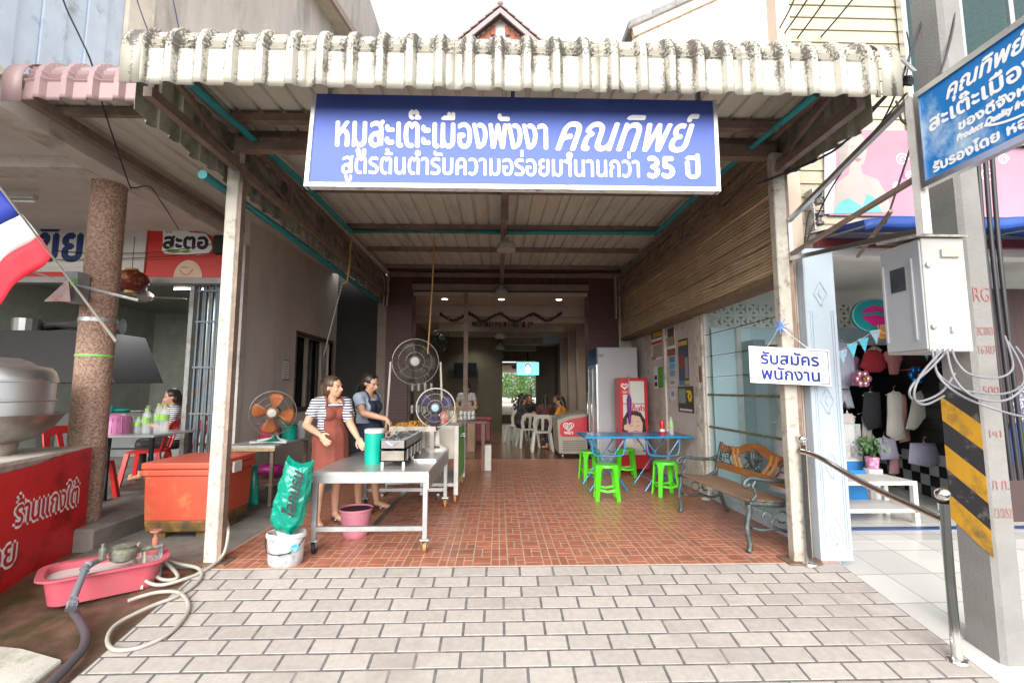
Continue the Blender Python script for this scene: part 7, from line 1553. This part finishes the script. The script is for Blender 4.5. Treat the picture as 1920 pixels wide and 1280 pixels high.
xtra = [((1566, 655), 30, 62, (.5, .48, .5), 'white blouse on the rear rail beside the pilaster'), ((1600, 668), 26, 55, (.25, .12, .2), 'plum top on the rear rail behind the bunting'), ((1640, 650), 24, 40, (.45, .38, .3), 'beige top on the rear rail behind the crimson blouse'), ((1712, 700), 22, 40, (.5, .5, .52), 'pale camisole under the maroon top'), ((1745, 668), 24, 50, (.3, .08, .12), 'wine coloured top near the pole'), ((1625, 770), 20, 70, (.4, .38, .36), 'grey knit dress left of the black dress'), ((1746, 820), 20, 60, (.52, .5, .46), 'cream trousers hanging near the hazard stripes'), ((1590, 775), 26, 60, (.5, .45, .46), 'white printed tee above the display case'), ((1676, 848), 18, 40, (.35, .18, .2), 'rose skirt between the two shorts')]
for i, ((x, y), w2, h2, c2, lb) in enumerate(xtra):
    garment(((x-w2*.3, y), (x+w2*.3, y), (x+w2*.5, y+h2*.15), (x+w2*.42, y+h2*.35), (x+w2*.5, y+h2), (x-w2*.5, y+h2), (x-w2*.42, y+h2*.35), (x-w2*.5, y+h2*.15)), 6.85 if i < 6 else 6.55, .035, cm('x%d' % i, c2), lb)
bs_ = thing('blue_stool', 'sky blue plastic stool half hidden by the pale pilaster', 'stool', (2.98, 4.62, .01)); mSB = M('sky_blue_plastic', (.02, .4, .62), .35)
MB().lathe([(0, .45), (.13, .45), (.15, .44), (.15, .41)], (3.02, 4.55, 0), 20).build('seat', mSB, bs_, smooth=40)
for sx, sy in ((-1, -1), (1, -1), (1, 1), (-1, 1)): MB().bar((3.02+sx*.1, 4.55+sy*.1, .43), (3.02+sx*.15, 4.55+sy*.15, .012), .05, .03).build('leg', mSB, bs_)
m = MB()
for a, b2 in (((-1, -1), (1, -1)), ((1, -1), (1, 1)), ((1, 1), (-1, 1)), ((-1, 1), (-1, -1))): m.bar((3.02+a[0]*.135, 4.55+a[1]*.135, .13), (3.02+b2[0]*.135, 4.55+b2[1]*.135, .13), .02, .03)
m.build('foot_rail', mSB, bs_)
tag(MB().lathe([(.0, 0), (.03, .0), (.11, .05), (.115, .055), (.1, .05), (.03, .01)], (3.02, 4.55, .452), 20).build('bowl', mWhite, smooth=50), 'white bowl resting on the sky blue stool', 'bowl')
# ================================================================== POWER POLE AND ITS HARDWARE
pole = thing('power_pole', 'weathered concrete power pole with black and yellow hazard stripes', 'pole', (3.135, 3.075, -.3))
mCo = M('pole_concrete', (.22, .215, .21), .85, var=.12, vs=4, bump=.5, bs=70, dirt=(.22, .21, .19), da=.35, ds=2.5)
def prect(z, ex=0):
    k_ = 1-.008*z
    return [(3.135+a*(.087*k_+ex), 3.075+b2*(.127*k_+ex), z) for a, b2 in ((-1, -1), (1, -1), (1, 1), (-1, 1))]
m = MB(); r0, r1 = prect(-.6), prect(9); m.add(r0+r1, [(0, 3, 2, 1), (4, 5, 6, 7), (0, 1, 5, 4), (1, 2, 6, 5), (2, 3, 7, 6), (3, 0, 4, 7)]); m.build('shaft', mCo, pole, bevel=.025)
# stripes on the street-side face (slanted bands wrapping two faces)
mYe, mBk2 = M('hazard_yellow', (.62, .33, .02), .6, dirt=(.2, .13, .05), da=.35, ds=7), M('hazard_black', (.03, .03, .035), .6, dirt=(.2, .19, .18), da=.2, ds=14)
def face(i0, i1, u, z, ex=.004):
    a, b2 = Vector(prect(z, ex)[i0]), Vector(prect(z, ex)[i1]); return a.lerp(b2, u)
zz = .42; k = 0
while zz < 1.3:
    h = .163; vs = [face(3, 0, u, max(.3, min(1.5, zz+d+s_*.17)), e_) for e_ in (.001, .004) for u, s_, d in ((.0, 1, 0), (1, 0, 0), (1, 0, h), (.0, 1, h))]
    MB().add(vs, [(0, 1, 2, 3), (7, 6, 5, 4), (0, 4, 5, 1), (1, 5, 6, 2), (2, 6, 7, 3), (3, 7, 4, 0)]).build('hazard_stripe', mYe if k % 2 == 0 else mBk2, pole); zz += h; k += 1
for (s, z_, hh) in (('ภ ก.', .83, .075), ('13/3/52', .66, .06), ('500', 1.42, .055), ('16303', 1.68, .055), ('3C003', 1.8, .055), ('RG', 2.02, .1), ('1ฯ1', 1.15, .05)):
    a, b2 = face(0, 1, 0, z_, .002), face(0, 1, 1, z_, .002)
    text(s, M('red_stencil', (.3, .13, .12), .7, var=.3, vs=40), pole, plane(a, b2-a, (0, 0, 1)), height=hh, pos=((b2-a).length*.5, 0), lift=.003, bold=.0, mw=.11, name='stencil')
# meter box
bxs = thing('meter_box', 'weathered grey steel meter box strapped to the power pole', 'box', (2.88, 3.08, 1.66))
mBx = M('box_grey_paint', (.32, .34, .37), .5, var=.06, vs=4, dirt=(.33, .33, .33), da=.3, ds=4); mBw = M('box_white_paint', (.4, .4, .39), .5, var=.05, dirt=(.4, .36, .28), da=.3, ds=5)
qx0, qx1, qy0, qy1, qz0, qz1 = 2.735, 3.02, 2.915, 3.25, 1.69, 2.43
MB().b(3.0, 3.07, 3.0, 3.15, 1.8, 2.3).build('mounting_bracket', mGalv, bxs)
MB().b(qx0+.004, qx1, qy0+.004, qy1, qz0, qz1).build('body', mBw, bxs, bevel=.004)
MB().add([(qx0-.02, qy0-.02, qz1), (qx1+.01, qy0-.02, qz1), (qx1+.01, qy1, qz1+.05), (qx0-.02, qy1, qz1+.05), (qx0-.02, qy0-.02, qz1+.015), (qx1+.01, qy0-.02, qz1+.015), (qx1+.01, qy1, qz1+.065), (qx0-.02, qy1, qz1+.065)], [(0, 3, 2, 1), (4, 5, 6, 7), (0, 1, 5, 4), (1, 2, 6, 5), (2, 3, 7, 6), (3, 0, 4, 7)]).build('roof', M('mossy_box_top', (.3, .29, .25), .8, var=.4, vs=20), bxs)
d_ = MB().b(qx0-.008, qx0+.004, qy0+.012, qy1-.01, qz0+.015, qz1-.015).build('door', mBx, bxs, bevel=.003)
MB().b(qx0-.011, qx0-.008, qy0+.13, qy0+.25, qz0+.42, qz0+.58).build('window', M('meter_glass', (.05, .06, .07), .15, var=.3, vs=10), d_)
for y_ in (qy0+.07, qy0+.3): MB().b(qx0-.018, qx0-.008, y_, y_+.014, qz0+.08, qz0+.62).build('rib', mBx, d_)
for z_ in (qz0+.16, qz0+.56): MB().lathe([(.018, 0), (.018, .02), (0, .022)], (0, 0, 0), 10, Matrix.Translation((qx0+.03, qy0+.006, z_)) @ Matrix.Rotation(pi/2, 4, 'X')).build('hinge', mGalv, bxs)
MB().b(qx0+.12, qx0+.24, qy0-.012, qy0+.004, qz1-.13, qz1-.08).build('vent_hood', mBw, bxs); MB().b(qx0+.14, qx0+.16, qy0-.012, qy0+.004, qz0+.12, qz0+.16).build('lock', mGalv, bxs)
# looping grey cables under the box
mCab = M('grey_cable', (.2, .2, .22), .45); mCabD = M('black_cable', (.02, .02, .025), .5)
def cable(pts, r, label, mat=mCabD, grp=None): 
    o = tag(MB().tube(smoothpts([tuple(p) for p in pts], 6), r, 7).build('cable', mat, smooth=60), label, 'cable', grp); return o
CL = [[(1778, 655, 2.85), (1745, 690, 2.7), (1712, 720, 2.6), (1706, 742, 2.6), (1726, 752, 2.65), (1765, 735, 2.75), (1790, 700, 2.85)],
      [(1768, 655, 2.85), (1725, 705, 2.62), (1714, 745, 2.6), (1735, 758, 2.65), (1770, 742, 2.8)],
      [(1758, 655, 2.85), (1754, 690, 2.75), (1775, 715, 2.72), (1810, 732, 2.75), (1880, 738, 2.8), (1918, 718, 2.9), (1912, 680, 3.0), (1890, 640, 3.1)],
      [(1785, 655, 2.85), (1795, 680, 2.7), (1820, 702, 2.65), (1870, 708, 2.7), (1898, 692, 2.8), (1894, 660, 3.0), (1884, 630, 3.1)],
      [(1748, 655, 2.85), (1760, 705, 2.7), (1800, 740, 2.65), (1860, 765, 2.6), (1925, 782, 2.5), (1990, 785, 2.4)],
      [(1775, 655, 2.8), (1790, 710, 2.65), (1830, 745, 2.6), (1885, 750, 2.65), (1922, 722, 2.75), (1930, 690, 2.85), (1905, 650, 3.0)]]
for i, pts in enumerate(CL): cable([yp(*p) for p in pts], .0065, 'grey cable looping out of the underside of the meter box', mCab, 'grey cables looping under the meter box')
for i, dx in enumerate((0, 14, 27)): cable([yp(1830+dx, 250, 3.45), yp(1842+dx, 420, 3.42), yp(1856+dx, 560, 3.4), yp(1880+dx, 760, 3.4), yp(1898+dx, 900, 3.4)], .016, 'dark conduit running down the right side of the power pole', mCabD, 'conduits on the power pole')
# blue roadside sign in a steel frame on a bracket
sgX = 2.5; SB = plane((sgX, 2.62, 0), (0, -1, 0), (0, 0, 1)); s2 = thing('projecting_sign', 'peeling blue product quality sign in a steel frame beside the pole', 'sign', (sgX, 2, 2.6))
zA, zB = xp(1738, 190, sgX).z, xp(1752, 340, sgX).z; zA, zB = 3.18, 2.66; Wd = 1.35
mBS = M('cyan_blue_sheet', (.0, .17, .5), .45, var=.08, vs=3, dirt=(.45, .6, .72), da=.28, ds=2.2)
MB().prism(rect(.03, zB, Wd, zA), -.02, 0, SB).build('panel', mBS, s2)
m = MB()
for a in (rect(0, zB-.035, Wd+.03, zB), rect(0, zA, Wd+.03, zA+.035), rect(0, zB, .03, zA), rect(Wd, zB, Wd+.03, zA)): m.prism(a, -.03, .012, SB)
m.build('frame', mAlu, s2)
for s, wd, hh, u, z_, sh_ in (('คุณทิพย์', .42, .09, .4, zA-.12, .3), ('สะเต๊ะเมืองพังงา', .85, .09, .5, zA-.245, 0), ('ของดีจังหวัดพังงา', .62, .05, .55, zA-.33, 0), ('Product Quality from Phangnga', .55, .036, .5, zA-.385, .25), ('รับรองโดย หอการค้าจังหวัด', .95, .055, .55, zB+.03, 0)):
    text(s, mWText, s2, SB, width=wd, height=hh, bold=.004, shear=sh_, pos=(u, z_), lift=.001)
MB().prism(stroke(arc(.6, zB+.21, .28, 215, 325, 12, .12), .012), .001, .002, SB).build('smile_mark', mWText, s2)
br2 = thing('sign_bracket', 'steel angle frame carrying the blue sign from the canopy post', 'bracket', (2.6, 4.1, 2.6))
PT = lambda px, py, Y: yp(px, py, Y)
f0, f1 = Vector((sgX+.02, 2.66, 3.22)), Vector((sgX+.02, 2.66, 2.36)); g0, g1 = Vector((2.63, 4.1, 2.97)), Vector((2.63, 4.1, 2.6))
for a, b2, w2, mt_ in ((f0, f1, .05, mWhite), (g0, g1, .035, mAlu), (g0, f0, .035, mAlu), (Vector((2.63, 4.1, 2.62)), f1+Vector((0, 0, .03)), .035, mAlu), (Vector((2.63, 4.08, 2.66)), Vector((sgX+.02, 2.66, 2.72)), .03, mBrown), (Vector((2.85, 3.6, 2.5)), Vector((sgX+.04, 2.9, 2.6)), .02, mBrown)):
    MB().bar(a, b2, w2, w2).build('bar', mt_, br2)
# insulator spools and pole wires
for px, py, lb in ((1531, 373, 'upper ceramic insulator spool on the cream siding'), (1534, 412, 'lower ceramic insulator spool on the cream siding')):
    c_ = yp(px, py, 4.38); t = thing('insulator', lb, 'insulator', c_)
    MB().lathe([(.02, -.06), (.05, -.055), (.05, -.03), (.03, -.015), (.03, .015), (.05, .03), (.05, .055), (.02, .06)], c_, 14).build('spool', M('brown_ceramic', (.12, .09, .09), .25), t, smooth=30); MB().b(c_.x-.05, c_.x-.035, 4.36, 4.49, c_.z-.1, c_.z+.1).build('bracket', mGalv, t)
def wire(pts, label, r=.007, mat=mCabD): return cable([yp(*p) for p in pts], r, label, mat)
wire([(1520, 600, 4.2), (1512, 470, 4.3), (1530, 410, 4.36), (1580, 320, 4.0), (1700, 175, 3.2)], 'black wire from the lower insulator up to the power pole')
wire([(1508, 600, 4.2), (1510, 440, 4.34), (1532, 372, 4.36), (1640, 250, 3.6), (1690, 150, 3.2)], 'black wire from the upper insulator up to the power pole')
wire([(1420, 345, 4.2), (1560, 285, 3.7), (1630, 210, 3.4), (1690, 150, 3.2)], 'twin black wires from the canopy corner to the pole bracket', .01)
wire([(1660, 420, 3.3), (1690, 330, 3.2), (1712, 262, 3.1)], 'thin black wire slung beside the blue sign')
for i, (x0, y0, x1, y1) in enumerate(((1455, 65, 1500, -20), (1460, 78, 1530, -25), (1485, 85, 1565, -25), (1530, 80, 1610, -15))): wire([(x0, y0, 4.6), ((x0+x1)/2, (y0+y1)/2+2, 4.2), (x1, y1, 3.8), (x1+60, y1-80, 3.3)], ('leftmost overhead wire crossing the cream siding', 'second overhead wire crossing the cream siding', 'third overhead wire crossing the cream siding', 'rightmost overhead wire crossing the cream siding')[i], .008)
for i, (x0, y0, x1, y1) in enumerate(((279, 62, 254, -10), (337, 64, 322, -10))): wire([(x0, y0, 4.0), (x1, y1, 3.9), (x1-40, y1-160, 3.8)], ('left thin wire rising past the grey upper wall', 'right thin wire rising past the grey upper wall')[i], .005, M('navy_wire', (.03, .04, .09), .5))
wire([(100, -60, 3.2), (122, 10, 3.3), (150, 70, 3.4), (172, 120, 3.5), (192, 195, 3.8), (240, 340, 4.6), (250, 352, 4.7), (280, 350, 4.9), (300, 375, 5.2), (335, 430, 6.6)], 'dark wire sagging down from the mauve eave to the red sign', .006)
wire([(100, 470, 6.7), (200, 475, 6.7), (300, 472, 6.7), (395, 458, 6.7), (405, 452, 6.7)], 'black wire strung in front of the red sign', .006); wire([(90, 487, 6.7), (250, 484, 6.7), (405, 474, 6.7)], 'lower black wire in front of the red sign', .006)
c_ = yp(412, 460, 6.6); tag(MB().c(c_, (.14, .1, .25)).build('junction_box', mBlack, bevel=.01), 'small black junction box at the end of the red sign', 'junction box')
wire([(1700, 60, 3.2), (1706, 100, 3.15), (1698, 150, 3.15), (1690, 170, 3.15)], 'thin wire hanging down the left edge of the power pole', .005)
wire([(1745, -40, 3.1), (1728, 40, 3.1), (1700, 120, 3.12), (1688, 160, 3.15)], 'dark wire dropping across the pole face to the wire joint', .007)
wire([(1790, -40, 3.0), (1788, 40, 2.95), (1775, 100, 2.93), (1755, 160, 2.92)], 'dark wire hanging over the front of the power pole above the sign', .007)
wire([(1680, 190, 3.2), (1686, 205, 3.15), (1690, 225, 3.1), (1705, 235, 3.05)], 'curled wire tail beneath the wire joint', .008)
wire([(1672, 170, 3.3), (1640, 205, 3.5), (1590, 262, 3.8), (1510, 300, 4.1), (1440, 330, 4.2)], 'second black wire sagging from the joint towards the canopy post', .008)
cj = yp(1690, 150, 3.15); t = thing('wire_joint', 'bundle of black wire connectors beside the power pole', 'connector', cj)
for i in range(6): a = -.6+i*.25; MB().tube([cj+Vector((-.05*cos(a), 0, .01*i-.03)), cj+Vector((.07*cos(a), -.02, .012*i-.05))], .012, 8).build('connector', mBlack, t)
MB().bar(yp(1690, 110, 3.15), yp(1716, 135, 3.05), .03, .012).build('bracket', mGalv, t)
# ================================================================== BUILDINGS BEHIND
hs2 = thing('gabled_house', 'tiled gable with red slats rising behind the canopy eave', 'house', (0, 13, 4)); Yg = 13.0
apx, lz = yp(938, 20, Yg), yp(862, 82, Yg); half = apx.x-lz.x; m2 = 1.25
GG = plane((apx.x, Yg, 0), (1, 0, 0), (0, 0, 1)); dz = (apx.z-lz.z)
MB().prism([(-half*m2, apx.z-dz*m2-.3), (half*m2, apx.z-dz*m2-.3), (half*m2, apx.z-dz*m2), (0, apx.z-.12), (-half*m2, apx.z-dz*m2)], -.3, -.2, GG).build('gable_wall', M('gable_white', (.7, .68, .66), .7), hs2)
mRt = M('brown_roof_tile', (.22, .15, .14), .5, var=.12)
for s in (-1, 1):
    for k in range(7):
        u0, u1 = k/7*m2, (k+1.08)/7*m2; MB().add([(apx.x+s*half*u, y_, apx.z-dz*u+h_+(.035 if u == u1 else .0)) for y_ in (Yg-.2, Yg+4) for u in (u0, u1) for h_ in (0, .06)], [(0, 1, 3, 2), (4, 6, 7, 5), (0, 4, 5, 1), (2, 3, 7, 6), (1, 5, 7, 3), (0, 2, 6, 4)]).build('roof_tile', mRt, hs2)
    MB().add([(apx.x+s*half*u, y_, apx.z-dz*u+h_) for y_ in (Yg-.16, Yg-.1) for u in (0, m2) for h_ in (-.2, -.03)], [(0, 1, 3, 2), (4, 6, 7, 5), (0, 4, 5, 1), (2, 3, 7, 6), (1, 5, 7, 3), (0, 2, 6, 4)]).build('barge_board', M('barge_mauve', (.3, .24, .25), .6), hs2)
    for k in range(8):
        u = .12+k*.14; MB().b(min(apx.x+s*half*u, apx.x+s*half*(u+.12)), max(apx.x+s*half*u, apx.x+s*half*(u+.12)), Yg+.1, Yg+.14, apx.z-dz*u-.55, apx.z-dz*(u+.06)-.2).build('slat', M('red_gable_slat', (.28, .07, .04), .6), hs2)
MB().ball((apx.x, Yg-.15, apx.z+.06), .09, 12, 8).build('ridge_cap', mRt, hs2, smooth=60)
# right background gable with diagonal boards
rg = thing('boarded_gable', 'cream gable of diagonal boards with grey tiles beyond the canopy', 'house', (4, 9.2, 4)); Yr = 9.4; 
mDb = M('pale_diagonal_board', (.7, .66, .56), .6, var=.05, rnd=.04)
a = yp(1192, 70, Yr); RGm = plane((a.x, Yr, a.z), (1, 0, 0), (0, 0, 1)); slope = .5
for k in range(40):                      # boards z = 1.06*x - s, clipped to x>0, z< .5x, z>-1.6
    s0, s1 = -1.0+k*.13+.006, -1.0+(k+1)*.13-.006
    def seg(s):
        lo = max(0, (s-1.6)/1.06); hi = s/.56 if s > 0 else None
        return lo, hi
    P_ = []
    (l0, h0), (l1, h1) = seg(s0), seg(s1)
    h0 = 6 if h0 is None else min(h0, 6); h1 = 6 if h1 is None else min(h1, 6)
    if s1 <= 0: continue
    if s0 <= 0: continue
    if h0 <= l0 or h1 <= l1: continue
    MB().prism([(l0, 1.06*l0-s0), (h0, 1.06*h0-s0), (h1, 1.06*h1-s1), (l1, 1.06*l1-s1)], 0, .02, RGm).build('board', mDb, rg)
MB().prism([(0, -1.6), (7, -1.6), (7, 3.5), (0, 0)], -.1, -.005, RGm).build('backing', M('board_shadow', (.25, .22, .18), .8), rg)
MB().prism([(-.05, -.03), (7, 3.495), (7, 3.75), (-.1, .2)], -.05, .08, RGm).build('rake_board', M('peach_rake', (.72, .52, .38), .6), rg)
for k in range(12): MB().prism([(-.18+k*.5, .1+k*.25), (.36+k*.5, .37+k*.25), (.36+k*.5, .55+k*.25), (-.18+k*.5, .3+k*.25)], -.6, .12, RGm).build('ridge_tile', M('grey_ridge_tile', (.24, .23, .23), .7, var=.3, vs=6), rg, bevel=.03)
# television aerial
an = thing('aerial', 'thin television aerial against the white sky left of the gable', 'aerial', yp(655, 20, 12)); m = MB()
for pts in (((625, 24), (663, 9)), ((663, -8), (662, 32)), ((645, 16), (662, 30))): m.tube([yp(x, y, 12) for x, y in pts], .012, 5)
for k in range(5): a = yp(628+k*8, 22-k*3, 12); m.tube([a-Vector((0, .35, .04)), a+Vector((0, .35, .04))], .01, 5)
m.tube([yp(662, 32, 12), yp(664, 160, 12)], .018, 6); m.build('rods', M('aerial_dark', (.06, .05, .07), .5, .5), an)
